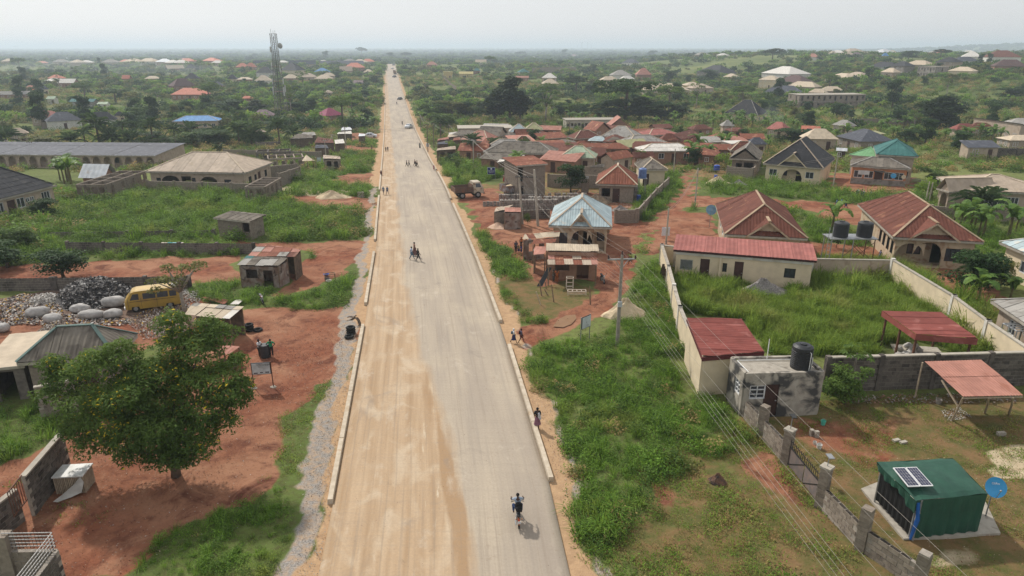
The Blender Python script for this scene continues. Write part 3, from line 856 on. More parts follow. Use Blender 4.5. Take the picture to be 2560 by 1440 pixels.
WL={'cream':wallm('cream painted wall',(.70,.58,.41),(.58,.46,.32),.62), 'dirtycream':wallm('stained cream wall',(.52,.41,.29),(.33,.20,.12),.55,((.28,.19,.13),1.4,.6)), 'beige':wallm('beige wall',(.45,.36,.28),(.33,.25,.19)), 'grey':wallm('grey cement wall',(.30,.27,.24),(.18,.155,.135),.5), 'block':mk('sandcrete block',(.29,.245,.20),(.22,.18,.145),5,.95,.3,25,.1,0,((.13,.105,.09),1.2,.6),.16), 'blockold':mk('old sandcrete block',(.17,.145,.125),(.115,.10,.088),5,.95,.3,25,.1,0,((.07,.06,.055),1.0,.52),.22), 'mortar':mk('mortar',(.36,.32,.27),(.25,.22,.19),6,.95,.2), 'mud':wallm('reddish mud wall',(.33,.19,.13),(.24,.13,.09)), 'white':wallm('white wall',(.66,.63,.58),(.5,.45,.38)), 'orange':wallm('orange painted wall',(.52,.23,.115),(.42,.18,.09)), 'yellow':wallm('yellow wall',(.58,.45,.20),(.45,.34,.16)), 'weathered':mk('blackened peeling plaster',(.42,.38,.32),(.32,.285,.24),2.5,.95,.25,18,.1,0,((.075,.072,.07),1.1,.47),0,((.05,.05,.05),1.5,.58),detail=8), 'concrete':mk('concrete',(.42,.38,.32),(.33,.295,.245),3,.9,.2,20,.15,0,((.22,.19,.16),1.5,.6),.1), 'kerb':mk('kerb concrete',(.54,.46,.36),(.43,.36,.27),3,.9,.2,20,.15,0,((.42,.31,.2),1.3,.6),.08),}
DARKIN=mk('dark opening',(.022,.018,.016),rough=.9,bump=0)
GLASS=mk('window glass',(.03,.035,.045),(.05,.055,.07),rough=.12,bump=0,spec=.6)
WFRAME=mk('white window frame',(.72,.72,.72),rough=.5,bump=0)
BROWND=mk('brown door',(.075,.035,.028),(.05,.025,.02),rough=.6)
WOOD=mk('weathered wood',(.24,.17,.11),(.15,.10,.07),5,.9,.3)
PALEWOOD=mk('pale wood',(.45,.36,.26),(.32,.25,.18),5,.9,.3)
STEEL=mk('galvanised steel',(.40,.41,.42),rough=.45,metal=.6,spec=.5)
RUSTST=mk('rusty steel',(.17,.075,.045),(.10,.05,.035),rough=.8)
BLACKM=mk('black steel',(.03,.03,.03),rough=.5)
BLACKP=mk('black plastic',(.022,.024,.028),(.03,.032,.036),rough=.5,spec=.4,bump=.03)
BLUEP=mk('blue plastic',(.03,.09,.45),rough=.4,spec=.5,bump=0)
WHITEP=mk('white plastic',(.72,.72,.70),(.55,.54,.5),rough=.5)
TARPW=mk('dirty white cloth',(.55,.53,.49),(.38,.36,.33),2,.9,.4)
TYRE=mk('tyre rubber',(.025,.025,.025),rough=.85,spec=.2)
# ------------------------------------------------------------------ walls with openings
def wall(b,p0,p1,z0,z1,th=.2,holes=(),m=0):
 """upright wall from p0 to p1 (x, y); holes = (s0, s1, h0, h1, arched) measured along and up the wall"""
 p0,p1=Vector((p0[0],p0[1])),Vector((p1[0],p1[1]))
 L=(p1-p0).length;d=(p1-p0)/L;n=Vector((d.y,-d.x))
 H=z1-z0
 def block(s0,s1,a0,a1,b0=None,b1=None):
  """prism s0..s1 wide; bottom heights a0 (at s0), b0 (at s1); top a1, b1"""
  b0=a0 if b0 is None else b0;b1=a1 if b1 is None else b1
  if s1-s0<1e-3:return
  q=lambda s,h,o:(p0.x+d.x*s+n.x*o,p0.y+d.y*s+n.y*o,z0+h)
  o=th/2
  b.hexa([q(s0,a0,o),q(s1,b0,o),q(s1,b0,-o),q(s0,a0,-o)],[q(s0,a1,o),q(s1,b1,o),q(s1,b1,-o),q(s0,a1,-o)],m)
 xs=sorted({0.0,L}|{min(max(k,0),L)for h in holes for k in h[:2]})
 for s0,s1 in zip(xs,xs[1:]):
  mid=(s0+s1)/2
  cols=sorted([(max(h[2],0),min(h[3],H))for h in holes if h[0]<mid<h[1]])
  z=0.0
  for a,c in cols:
   if a>z+1e-3:block(s0,s1,z,a)
   z=max(z,c)
  if z<H-1e-3:block(s0,s1,z,H)
 for h in holes:
  if len(h)>4 and h[4]:
   w=h[1]-h[0];rise=min(w/2,(h[3]-h[2])*.6);N=10
   for i in range(N):
    t0,t1=i/N,(i+1)/N
    f=lambda t:h[3]-rise+rise*math.sqrt(max(0,1-(2*t-1)**2))
    block(h[0]+w*t0,h[0]+w*t1,f(t0),h[3],f(t1),h[3])
 return b
WINM={}
def window_mesh(w,h,style):
 key=(round(w,2),round(h,2),style)
 if key not in WINM:
  f=M();t=.07
  fm={'w':WFRAME, 'wg':WFRAME, 'b':BLACKM, 'l':STEEL}[style]
  for x,z,a,c in((0,0,w,t),(0,h-t,w,t),(-w/2+t/2,0,t,h),(w/2-t/2,0,t,h)):
   f.box((x,0,z+c/2),(a,.10,c))
  if style=='l':
   for k in range(1,9):f.box((0,.0,h*k/9),(w,.08,.05))
  else:
   nb=3 if w>1.3 else 2
   for k in range(1,nb):f.box((-w/2+w*k/nb,.0,h/2),(.05,.07,h))
   if style=='wg':f.box((0,0,h*.66),(w,.07,.05));f.box((0,0,h*.33),(w,.05,.03))
  p=M();p.box((0,.05,h/2),(w-.03,.02,h-.03))
  WINM[key]=(f.mesh('window',fm),p.mesh('pane',GLASS))
 return WINM[key]
def put_window(e,x,y,z,w,h,rz=0,style='w',sub=True):
 f,p=window_mesh(w,h,style)
 o=link('window',f,e,(x,y,z),rz)
 link('pane',p,o)
 return o
# ------------------------------------------------------------------ roofs
def slices(poly,period):
 P0=Vector(poly[0]);u=(Vector(poly[1])-P0).normalized()
 n=Vector((0,0,0))
 for i in range(1,len(poly)-1):n+=(Vector(poly[i])-P0).cross(Vector(poly[i+1])-P0)
 n.normalize()
 if n.z<0:n=-n
 v=n.cross(u)
 q=[((Vector(p)-P0).dot(u),(Vector(p)-P0).dot(v))for p in poly]
 if sum(a[1]for a in q)<0:v=-v;q=[(a,-c)for a,c in q]
 u0,u1=min(a[0]for a in q),max(a[0]for a in q)
 n_=max(1,int(round((u1-u0)/period)))
 us=sorted({u0+(u1-u0)*k/n_ for k in range(n_+1)}|{a[0]for a in q})
 us=[us[0]]+[b_ for a_,b_ in zip(us,us[1:])if b_-a_>1e-4]
 def rng_(x):
  vs=[]
  for i in range(len(q)):
   (x0,y0),(x1,y1)=q[i],q[(i+1)%len(q)]
   if abs(x1-x0)<1e-6:
    if abs(x-x0)<1e-5:vs+=[y0,y1]
   elif min(x0,x1)-1e-6<=x<=max(x0,x1)+1e-6:vs.append(y0+(y1-y0)*(x-x0)/(x1-x0))
  return min(vs),max(vs)
 return P0,u,v,n,us,rng_
def roof_plane(b,poly,period=.35,amp=.03,m=0):
 P0,u,v,n,us,rg=slices(poly,period)
 pr=None
 for k,x in enumerate(us):
  lo,hi=rg(x);o=n*(amp if k%2 else 0)
  c=(P0+u*x+v*lo+o,P0+u*x+v*hi+o)
  if pr:b.face([pr[0],c[0],c[1],pr[1]],m)
  pr=c
def roof_sheets(e,poly,mat,sw=.9,sl=2.4,period=.15,amp=.022,name='roof_sheet',jit=.012):
 """the plane laid in separate overlapping corrugated sheets, each a part"""
 P0,u,v,n,us,rg=slices(poly,period)
 u0,u1=us[0],us[-1]
 vmax=max(rg(x)[1]for x in us)
 ns=max(1,int(round((u1-u0)/sw)));nl=max(1,int(math.ceil(vmax/sl)))
 cnt=0
 for i in range(ns):
  a,c=u0+(u1-u0)*i/ns,u0+(u1-u0)*(i+1)/ns
  xs=sorted({a,c}|{x for x in us if a<x<c})
  for j in range(nl):
   b=M();pr=None;off=rnd.random()*jit
   for k,x in enumerate(xs):
    lo,hi=rg(x);l2,h2=max(lo,j*sl-(.12 if j else 0)),min(hi,(j+1)*sl)
    if h2-l2<.01:pr=None;continue
    o=n*((amp if k%2 else 0)+off)
    cc=(P0+u*x+v*l2+o+n*.03,P0+u*x+v*h2+o)
    if pr:b.face([pr[0],cc[0],cc[1],pr[1]])
    pr=cc
   if b.f:b.lobj(name,rnd.choice(mat)if isinstance(mat,list)else mat,e);cnt+=1
 return cnt
def roof_geo(kind,w,d,ov,wh,rh,rl=None,ax=None,ovy=None):
 """planes (eave edge first) and ridge/hip lines in house coordinates"""
 ovy=ov if ovy is None else ovy
 W,D=w/2+ov,d/2+ovy;z0,z1=wh,wh+rh
 ax=ax or('x' if w>=d else 'y')
 A,B,C_,D_=(-W,-D,z0),(W,-D,z0),(W,D,z0),(-W,D,z0)
 if kind=='hip':
  if ax=='x':
   r=(max(W-D,0.15)if rl is None else rl);p,q=(-r,0,z1),(r,0,z1)
   return[[A,B,q,p],[C_,D_,p,q],[B,C_,q],[D_,A,p]],[(p,q),(A,p),(D_,p),(B,q),(C_,q)]
  r=(max(D-W,0.15)if rl is None else rl);p,q=(0,-r,z1),(0,r,z1)
  return[[A,B,p],[C_,D_,q],[B,C_,q,p],[D_,A,p,q]],[(p,q),(A,p),(B,p),(C_,q),(D_,q)]
 if kind=='gable':
  if ax=='x':
   p,q=(-W,0,z1),(W,0,z1);return[[A,B,q,p],[C_,D_,p,q]],[(p,q)]
  p,q=(0,-D,z1),(0,D,z1);return[[B,C_,q,p],[D_,A,p,q]],[(p,q)]
 if kind=='mono':
  return[[A,B,(W,D,z1),(-W,D,z1)]],[]
 if kind=='monof':
  return[[C_,D_,(-W,-D,z1),(W,-D,z1)]],[]
 return[],[]
def house(label,c,w,d,rz=0.0,wh=2.8,roof='hip',rh=1.8,ov=.5,wm='beige',rm='rust',trim=None,F=(),L=(),Rr=(),B=(),sheets=False,period=.4,amp=.03,name='house',cat='house',group=None,rl=None,ax=None,gable=None,style='w',far=False,plinth=True,sw=.9,sl=2.4,doorm=None,fascia=None,ver=0.0,depth_in=.08):
 c=Vector(c)
 e=empty(name,c,label,cat,group,rz)
 wmat=WL[wm]if isinstance(wm,str)else wm
 rmat=RF[rm]if isinstance(rm,str)else rm
 hw,hd=w/2,d/2
 b=M()
 sides={'F':((-hw,-hd),(hw,-hd),F,0), 'R':((hw,-hd),(hw,hd),Rr,math.pi/2), 'B':((hw,hd),(-hw,hd),B,math.pi), 'L':((-hw,hd),(-hw,-hd),L,-math.pi/2)}
 for k,(p0,p1,ops,ang)in sides.items():
  LL=math.dist(p0,p1)
  if far:
   continue
  i=.1 if k in 'FB' else .2
  dd=((p1[0]-p0[0])/LL,(p1[1]-p0[1])/LL);nn=(dd[1],-dd[0])
  a0=(p0[0]+dd[0]*(i if k in 'RL' else 0)-nn[0]*.1,p0[1]+dd[1]*(i if k in 'RL' else 0)-nn[1]*.1)
  a1=(p1[0]-dd[0]*(i if k in 'RL' else 0)-nn[0]*.1,p1[1]-dd[1]*(i if k in 'RL' else 0)-nn[1]*.1)
  sh=i if k in 'RL' else 0
  wall(b,a0,a1,-.4,wh,.2,[(o[1]-o[2]/2-sh,o[1]+o[2]/2-sh,o[3]+.4,o[4]+.4,o[0]=='a')for o in ops])
  for o in ops:
   x,y=p0[0]+dd[0]*o[1],p0[1]+dd[1]*o[1]
   if o[0]=='w':put_window(e,x-nn[0]*.08,y-nn[1]*.08,o[3],o[2],o[4]-o[3],ang,o[5]if len(o)>5 else style)
   elif o[0]=='d':
    dm=M().box((0,0,(o[3]+o[4])/2),(o[2]-.02,.05,o[4]-o[3]))
    q=dm.lobj('door',doorm or BROWND,e);q.location=(x-nn[0]*.12,y-nn[1]*.12,0);q.rotation_euler=(0,0,ang)
    hm=M().box((o[2]*.36,-.05,1.0),(.12,.06,.05)).lobj('handle',STEEL,q)
 if far:
  b.box((0,0,wh/2-.2),(w,d,wh+.4))
  for k,(p0,p1,ops,ang)in sides.items():
   LL=math.dist(p0,p1);dd=((p1[0]-p0[0])/LL,(p1[1]-p0[1])/LL);nn=(dd[1],-dd[0])
   for o in ops:
    x,y=p0[0]+dd[0]*o[1],p0[1]+dd[1]*o[1]
    if o[0]=='w':put_window(e,x-nn[0]*-.03,y-nn[1]*-.03,o[3],o[2],o[4]-o[3],ang,o[5]if len(o)>5 else style)
    else:
     q=M().box((0,0,(o[3]+o[4])/2),(o[2],.08,o[4]-o[3])).lobj('door' if o[0]=='d' else 'opening',(doorm or BROWND)if o[0]=='d' else DARKIN,e)
     q.location=(x+nn[0]*.01,y+nn[1]*.01,0);q.rotation_euler=(0,0,ang)
 elif ver:
  wall(b,(-hw+.2,-hd+ver),(hw-.2,-hd+ver),-.4,wh-.06,.15,[(w*.52,w*.52+1.0,.4,2.5),(w*.2,w*.2+1.3,1.3,2.4),(w*.78,w*.78+1.1,1.3,2.4)])
  b.box((0,-hd+ver/2,.02),(w-.45,ver-.1,.24))
  put_window(e,-hw+w*.2+.85,-hd+ver,.9,1.3,1.1,0, 'b');put_window(e,-hw+w*.78+.75,-hd+ver,.9,1.1,1.1,0, 'b')
 planes,lines=roof_geo(roof,w,d,ov,wh+.06,rh,rl,ax)
 axx=ax or('x' if w>=d else 'y')
 if roof=='gable':
  for s in(-1,1):
   if axx=='x':b.hexa([(s*(hw-.1)-.1,-hd,wh),(s*(hw-.1)+.1,-hd,wh),(s*(hw-.1)+.1,hd,wh),(s*(hw-.1)-.1,hd,wh)],[(s*(hw-.1)-.1,-.01,wh+rh*hd/(hd+ov)*.97),(s*(hw-.1)+.1,-.01,wh+rh*hd/(hd+ov)*.97),(s*(hw-.1)+.1,.01,wh+rh*hd/(hd+ov)*.97),(s*(hw-.1)-.1,.01,wh+rh*hd/(hd+ov)*.97)])
   else:b.hexa([(-hw,s*(hd-.1)-.1,wh),(hw,s*(hd-.1)-.1,wh),(hw,s*(hd-.1)+.1,wh),(-hw,s*(hd-.1)+.1,wh)],[(-.01,s*(hd-.1)-.1,wh+rh*hw/(hw+ov)*.97),(.01,s*(hd-.1)-.1,wh+rh*hw/(hw+ov)*.97),(.01,s*(hd-.1)+.1,wh+rh*hw/(hw+ov)*.97),(-.01,s*(hd-.1)+.1,wh+rh*hw/(hw+ov)*.97)])
 if roof in('mono', 'monof'):
  s=1 if roof=='mono' else-1;t=ov/(d+2*ov)*rh
  zl,zh=wh,wh+rh-t-.02
  b.hexa([(-hw,s*(hd-.2),wh),(hw,s*(hd-.2),wh),(hw,s*hd,wh),(-hw,s*hd,wh)],[(-hw,s*(hd-.2),zh-.1),(hw,s*(hd-.2),zh-.1),(hw,s*hd,zh),(-hw,s*hd,zh)])
  for x in(-1,1):
   b.hexa([(x*(hw-.1)-.1,-s*hd,wh-.01),(x*(hw-.1)+.1,-s*hd,wh-.01),(x*(hw-.1)+.1,s*(hd-.2),wh-.01),(x*(hw-.1)-.1,s*(hd-.2),wh-.01)],[(x*(hw-.1)-.1,-s*hd,wh+t),(x*(hw-.1)+.1,-s*hd,wh+t),(x*(hw-.1)+.1,s*(hd-.2),zh-.1),(x*(hw-.1)-.1,s*(hd-.2),zh-.1)])
 b.lobj('wall',wmat,e)
 if sheets:
  for pl in planes:roof_sheets(e,pl,rmat,sw,sl,period,amp)
 elif planes:
  r=M()
  for pl in planes:
   roof_plane(r,pl,period,amp)
  r.lobj('roof',rmat,e)
 if roof=='flat':
  r=M();r.box((0,0,wh+.06),(w+2*ov,d+2*ov,.14));r.lobj('roof',rmat,e)
 if lines and(trim or not far):
  tm=RF[trim]if isinstance(trim,str)else(trim or rmat)
  for p,q in lines:M().beam(Vector(p)+Vector((0,0,.05)),Vector(q)+Vector((0,0,.05)),.22,.06).lobj('ridge_cap',tm,e)
 if roof in('hip', 'gable', 'mono', 'monof')and not far:
  f=M();W,D=hw+ov-.03,hd+ov-.03;fm=fascia or WL['concrete']
  zz=wh-.02
  if roof!='mono' and roof!='monof':
   f.box((0,0,wh-.005),(2*W,2*D,.03))
   for x,y,a,c_ in((0,-D,2*W,.05),(0,D,2*W,.05),(-W,0,.05,2*D),(W,0,.05,2*D)):f.box((x,y,zz-.05),(a,c_,.2))
  else:f.box((0,-D if roof=='mono' else D,wh+.0),(2*W,.05,.18));f.box((0,D if roof=='mono' else-D,wh+rh-.06),(2*W,.05,.2))
  f.lobj('fascia',fm,e)
 if gable and roof=='hip':
  gx,gw,gh=gable;D=hd+ov+.02;z0=wh+.06;s=(rh/D if axx=='x' or(w>d)else rh/(D-(max(hd-hw,.15)if rl is None else rl)))
  Fp,Lp,Rp=Vector((gx,-D,z0+gh)),Vector((gx-gw/2,-D,z0-.1)),Vector((gx+gw/2,-D,z0-.1))
  Bp=Vector((gx,-D+gh/s+.1,z0+gh))
  g=M()
  roof_plane(g,[Lp,Fp,Bp],period,amp);roof_plane(g,[Fp,Rp,Bp],period,amp)
  g.lobj('gable_roof',rmat,e)
  M().beam(Fp+Vector((0,0,.04)),Bp+Vector((0,0,.04)),.28,.07).lobj('ridge_cap',RF[trim]if isinstance(trim,str)else rmat,e)
  g2=M();y=-hd-.01 if not far else-D+.05
  g2.hexa([(gx-gw/2+.12,y,wh-.12),(gx+gw/2-.12,y,wh-.12),(gx,y,z0+gh-.1)],[(gx-gw/2+.12,y+.15,wh-.12),(gx+gw/2-.12,y+.15,wh-.12),(gx,y+.15,z0+gh-.1)])
  for a,c_ in((Lp,Fp),(Fp,Rp)):g2.beam(a-Vector((0,-.02,.1)),c_-Vector((0,-.02,.1)),.05,.16)
  g2.lobj('gable',wmat,e)
 reserve(c,hw+.5,hd+.5,rz)
 return e
def eaves(A,B,h,d=None,C=None,right=False,ov=.5):
 """footprint of a building from where its eave corners show: front left, front right, optional back corner"""
 a,b_=P(A[0],A[1],h),P(B[0],B[1],h)
 u=Vector((b_.x-a.x,b_.y-a.y));w=u.length;u/=w;n=Vector((-u.y,u.x))
 if C:
  c=P(C[0],C[1],h);o=b_ if right else a
  d=(Vector((c.x-o.x,c.y-o.y))).dot(n)
 cc=Vector((a.x,a.y))+u*(w/2)+n*(d/2)
 return(cc.x,cc.y,float(T(a.x+u.x*w/2,a.y+u.y*w/2))),w-2*ov,d-2*ov,math.atan2(u.y,u.x)
def ridge_height(c,h,px,py):
 """height above the eaves of a ridge point over the footprint's centre seen at a pixel row"""
 a,b_,cc=ray(px,py);t=c[1]/b_
 return CH+cc*t-c[2]-h
def H(label,xl,yl_,xr,yr_,yridge,dep=.75,rm='rust',wm='beige',roof='hip',h=2.7,far=True,nf=None,ov=.45,door=True,**kw):
 """a house from the pixels of its front eave and ridge"""
 a,b_=P(xl,yl_,h),P(xr,yr_,h);w=math.dist(a[:2],b_[:2])
 c,w_,d_,rz=eaves((xl,yl_),(xr,yr_),h,w*dep,ov=ov)
 rh=min(max(ridge_height(c if roof in('hip', 'gable', 'flat')else(c[0],c[1]+(d_/2 if roof=='mono' else-d_/2),c[2]),h,(xl+xr)/2,yridge),.5),w*.45)
 k=nf if nf is not None else max(2,min(6,int(w_/2.6)))
 ops=[]
 for st in range(max(1,int(h/2.6))):
  for i in range(k):
   s=w_*(i+.5)/k
   if door and i==k//2 and st==0:ops.append(('d',s,.95,0,2.05))
   else:ops.append(('w',s,1.2 if w_/k>1.9 else .8,1.0+2.9*st,min(2.15+2.9*st,h-.25)))
 sd_ops=[('w',d_*.3,.9,1.0,2.1),('w',d_*.7,.9,1.0,2.1)]if d_>3.4 else[]
 return house(label,c,w_,d_,rz,h,roof,rh,ov,wm,rm,F=kw.pop('F',ops),L=kw.pop('L',sd_ops),Rr=kw.pop('Rr',sd_ops),far=far,**kw)
# ------------------------------------------------------------------ block walls
BLK={}
def block_mesh(l,h,t,mat='block'):
 k=(l,h,t,mat)
 if k not in BLK:BLK[k]=M().box((0,0,h/2),(l-.03,t,h-.03)).mesh('block',WL[mat])
 return BLK[k]
def block_wall(label,p0,p1,h,mat='block',parts=True,t=.2,coping=True,pil=0,rows=None,name='block_wall',group=None,bl=.48,bh=.235,hole=None,pmat=None,cmat='concrete'):
 """free-standing wall laid in blocks over a mortar core; each block is a part when parts is set (up to 300)"""
 p0,p1=Vector(p0),Vector(p1)
 u=Vector((p1.x-p0.x,p1.y-p0.y));L=u.length;rz=math.atan2(u.y,u.x)
 e=empty(name,(p0.x,p0.y,min(p0.z,p1.z)),label, 'wall',group,rz)
 dz=(p1.z-p0.z);slope=dz/L;base=max(0,-dz)*0+(p0.z-min(p0.z,p1.z))
 nr_=rows or int(round(h/bh));nl=int(L/bl)
 M().hexa([(0,-t/2+.02,base-.4),(L,-t/2+.02,base+dz-.4),(L,t/2-.02,base+dz-.4),(0,t/2-.02,base-.4)],[(0,-t/2+.02,base+nr_*bh-.015),(L,-t/2+.02,base+dz+nr_*bh-.015),(L,t/2-.02,base+dz+nr_*bh-.015),(0,t/2-.02,base+nr_*bh-.015)]).lobj('mortar',WL['mortar' if mat=='block' else 'blockold']if mat!='blockold' else WL['mortar'],e)
 me_=block_mesh(bl,bh,t,mat);cnt=0;rest=M()
 for r_ in range(nr_-1,-1,-1):
  for k in range(nl+(r_%2)):
   x=(k+.5)*bl-(bl/2 if r_%2 else 0)
   if x<bl*.2 or x>L-bl*.2:continue
   if hole and hole(x,r_*bh):continue
   z=base+slope*x+r_*bh
   if parts and cnt<300:link('block',me_,e,(x,rnd.uniform(-.006,.006),z),rot=(0,-math.atan(slope),0));cnt+=1
   else:rest.box((x,rnd.uniform(-.006,.006),z+bh/2),(bl-.03,t,bh-.03))
 if rest.f:
  rest.lobj('block_courses',WL[mat],e,kind='stuff')
 if coping:M().hexa([(0,-t/2-.04,base+nr_*bh),(L,-t/2-.04,base+dz+nr_*bh),(L,t/2+.04,base+dz+nr_*bh),(0,t/2+.04,base+nr_*bh)],[(0,-t/2-.04,base+nr_*bh+.08),(L,-t/2-.04,base+dz+nr_*bh+.08),(L,t/2+.04,base+dz+nr_*bh+.08),(0,t/2+.04,base+nr_*bh+.08)]).lobj('coping',WL[cmat],e)
 if pil:
  n=max(1,int(L/pil))
  for k in range(n+1):
   x=min(max(L*k/n,.15),L-.15);M().box((x,0,base+slope*x+nr_*bh/2-.1),(.3,t+.12,nr_*bh+.45)).lobj('pillar',WL[pmat or mat],e)
 return e
def plain_wall(label,pts,h,wm='cream',t=.2,pil=3.2,coping='white',name='wall',low=0):
 """rendered wall through world points, with pillars and coping"""
 e=empty(name,pts[0],label, 'wall')
 for p0,p1 in zip(pts,pts[1:]):
  L=math.dist(p0[:2],p1[:2]);u=Vector((p1.x-p0.x,p1.y-p0.y)).normalized();n=Vector((-u.y,u.x))*(t/2)
  o=Vector((n.x,n.y,0));Z=lambda z:Vector((0,0,z))
  M().hexa([p0-o-Z(.4),p1-o-Z(.4),p1+o-Z(.4),p0+o-Z(.4)],[p0-o+Z(h),p1-o+Z(h),p1+o+Z(h),p0+o+Z(h)]).obj('wall_panel',WL[wm],e)
  o2=o*1.35
  M().hexa([p0-o2+Z(h),p1-o2+Z(h),p1+o2+Z(h),p0+o2+Z(h)],[p0-o2+Z(h+.09),p1-o2+Z(h+.09),p1+o2+Z(h+.09),p0+o2+Z(h+.09)]).obj('coping',WL['grey' if coping!='white' else 'concrete'],e)
  k=max(1,int(L/pil))
  for i in range(k+1):
   q=p0.lerp(p1,i/k);M().box((q.x,q.y,q.z+(h+.2)/2),(.32,.32,h+.2),math.atan2(u.y,u.x)).obj('pillar',WL[coping],e)
 return e
# ------------------------------------------------------------------ large buildings near the camera
def show(tag_,r):pass
HIPW=lambda s,w=1.3,z=1.0,h=1.1,st='w':('w',s,w,z,z+h,st)
c,w,d,rz=eaves((1811,587),(2020,598),3.0,C=(1783,512),ov=.5);print('B',c,w,d,rz)
house('large house with brown red hipped roof, satellite dish at its left corner',c,w,d,rz,3.0, 'hip',2.5,.5, 'dirtycream', 'maroon', 'tan',ax='y',rl=d*.28,sheets=True,sw=1.3,sl=3.2,period=.16,F=[HIPW(w*.18),('a',w*.53,2.3,0,2.5),('a',w*.84,2.3,0,2.4)],L=[HIPW(d*k)for k in(.2,.45,.7)],ver=1.7,gable=(w*.03,4.2,1.5))
HB=(c,w,d,rz)
c,w,d,rz=eaves((2232,594),(2460,607),3.0,C=(2118,510),ov=.5);print('C',c,w,d,rz)
house('long brown red roofed house with an arched porch behind the two black tanks',c,w,d,rz,3.0, 'hip',2.5,.5, 'dirtycream', 'maroon', 'tan',ax='y',rl=d*.25,sheets=True,sw=1.3,sl=3.2,period=.16,F=[('a',w*.2,2.6,0,2.4),('a',w*.43,2.6,0,2.6),HIPW(w*.76,1.5,.8,1.3, 'b')],L=[HIPW(d*k,.9,1,1.3, 'b')for k in(.62,.72,.83,.93)],ver=1.7,gable=(-.3,4.6,1.6))
HC=(c,w,d,rz)
c,w,d,rz=eaves((1371,565),(1530,570),2.9,d=9.5,ov=.5)
house('house with a pale blue metal roof and two arches behind the market shack',c,w,d,rz,2.9, 'hip',2.3,.5, 'dirtycream', 'paleblue', 'beige',ax='y',rl=1.2,sheets=True,sw=1.1,sl=2.6,period=.16,F=[('w',w*.17,1.1,.9,2.1, 'b'),('a',w*.53,2.2,0,2.4),('a',w*.82,2.1,0,2.3)],ver=1.6,gable=(.1,2.4,1.4))
c,w,d,rz=eaves((1683,620),(2044,648),3.0,C=(1690,592),ov=.3);d=max(min(d,5.5),3.6)
c=eaves((1683,620),(2044,648),3.0,d=d+.6)[0];print('A',c,w,d,rz)
eA=house('long cream building with a flat sloping red roof in the tall grass',c,w,d,rz,2.75, 'mono',.45,.3, 'cream', 'pink',sheets=True,sw=.95,sl=9,period=.2,amp=.03,doorm=BROWND,F=[('w',w*.085,1.15,.9,1.9, 'l'),('d',w*.225,.85,0,2.1),('w',w*.375,.4,1.0,1.85, 'b'),('d',w*.48,.8,0,2.1),('w',w*.85,.95,.95,1.85, 'b')],fascia=mk('dark maroon fascia',(.06,.02,.018)))
M().box((0,-d/2-.06,2.58),(w+.06,.1,.42)).lobj('lintel_band',WL['white'],eA)
M().box((-w*.16+.0,-d/2-.09,1.2),(.18,.18,2.4)).lobj('column',WL['cream'],eA)
zE=2.75
q=[P(1717,797,zE+.35),P(1852,795,zE+.35),P(1910,880,zE),P(1755,893,zE)]
e=empty('gatehouse',(q[3].x+1.5,q[3].y+1.5,float(T(q[3].x,q[3].y))), 'cream gatehouse with a ribbed bright red sheet roof on the compound wall', 'gatehouse')
def local(e,pts):return[tuple(Vector(p)-e.location)for p in pts]
roof_sheets(e,local(e,[q[3],q[0],q[1],q[2]]),RF['red'],1.05,9,.13,.045)
cen=(q[0]+q[1]+q[2]+q[3])/4
ins=[cen+(p-cen)*.93 for p in q]
g0=[Vector((p.x,p.y,0))for p in ins]
b=M()
for i,j in((3,2),(2,1),(1,0),(0,3)):wall(b,g0[i],g0[j],-.3,zE-.12,.2)
b.obj('wall',WL['cream'],e)
b=M();b.beam(q[3]-Vector((0,0,.14)),q[2]-Vector((0,0,.14)),.06,.26);b.beam(q[2]-Vector((0,0,.14)),q[1]-Vector((0,0,.14)),.06,.26);b.beam(q[3]-Vector((0,0,.1)),q[0]-Vector((0,0,.1)),.06,.12)
b.obj('fascia',mk('maroon fascia',(.12,.03,.03)),e)
reserve(cen,2.8,2.8)
hF=2.85
q=[P(1865,932,hF),P(2058,928,hF),P(2031,900,hF),P(1830,893,hF)]
q[2]=q[1]+(q[3]-q[0])
e=empty('outhouse',(q[0].x,q[0].y,0), 'blackened flat roofed outhouse with peeling plaster and a brown door', 'outhouse')
gq=[Vector((p.x,p.y,0))for p in q]
w_=(gq[1]-gq[0]).length;d_=(gq[3]-gq[0]).length;print('F',w_,d_,[tuple(round(k,1)for k in p)for p in gq])
b=M();wall(b,gq[0],gq[1],-.3,hF,.2,[(w_*.07,w_*.07+.95,1.45,2.35),(w_*.26,w_*.26+.9,.3,2.4)]);wall(b,gq[1],gq[2],-.3,hF,.2);wall(b,gq[2],gq[3],-.3,hF,.2)
wall(b,gq[3],gq[0],-.3,hF,.2,[(d_*.45,d_*.45+.8,1.45,2.35)])
b.obj('wall',WL['weathered'],e)
cF=(gq[0]+gq[2])/2
b=M();b.face([p+Vector((0,0,hF-.16))+(cF-p).normalized()*.05 for p in gq]);b.obj('flat_roof',WL['concrete'],e)
rzF=math.atan2(gq[1].y-gq[0].y,gq[1].x-gq[0].x);rzL=math.atan2(gq[0].y-gq[3].y,gq[0].x-gq[3].x)
uF=(gq[1]-gq[0]).normalized();uL=(gq[0]-gq[3]).normalized()
def sub(e,wp):return Vector(wp)-e.location
p=gq[0]+uF*(w_*.07+.47);put_window(e,*sub(e,(p.x,p.y,1.15)),.95,.9,rzF, 'wg')
p=gq[3]+uL*(d_*.45+.4);put_window(e,*sub(e,(p.x,p.y,1.15)),.8,.9,rzL, 'wg')
p=gq[0]+uF*(w_*.26+.45);o=M().box((0,0,1.05),(.9,.06,2.1)).lobj('door',BROWND,e);o.location=sub(e,(p.x,p.y+.03,0));o.rotation_euler=(0,0,rzF)
M().box((.33,-.06,1.0),(.1,.06,.05)).lobj('handle',STEEL,o)
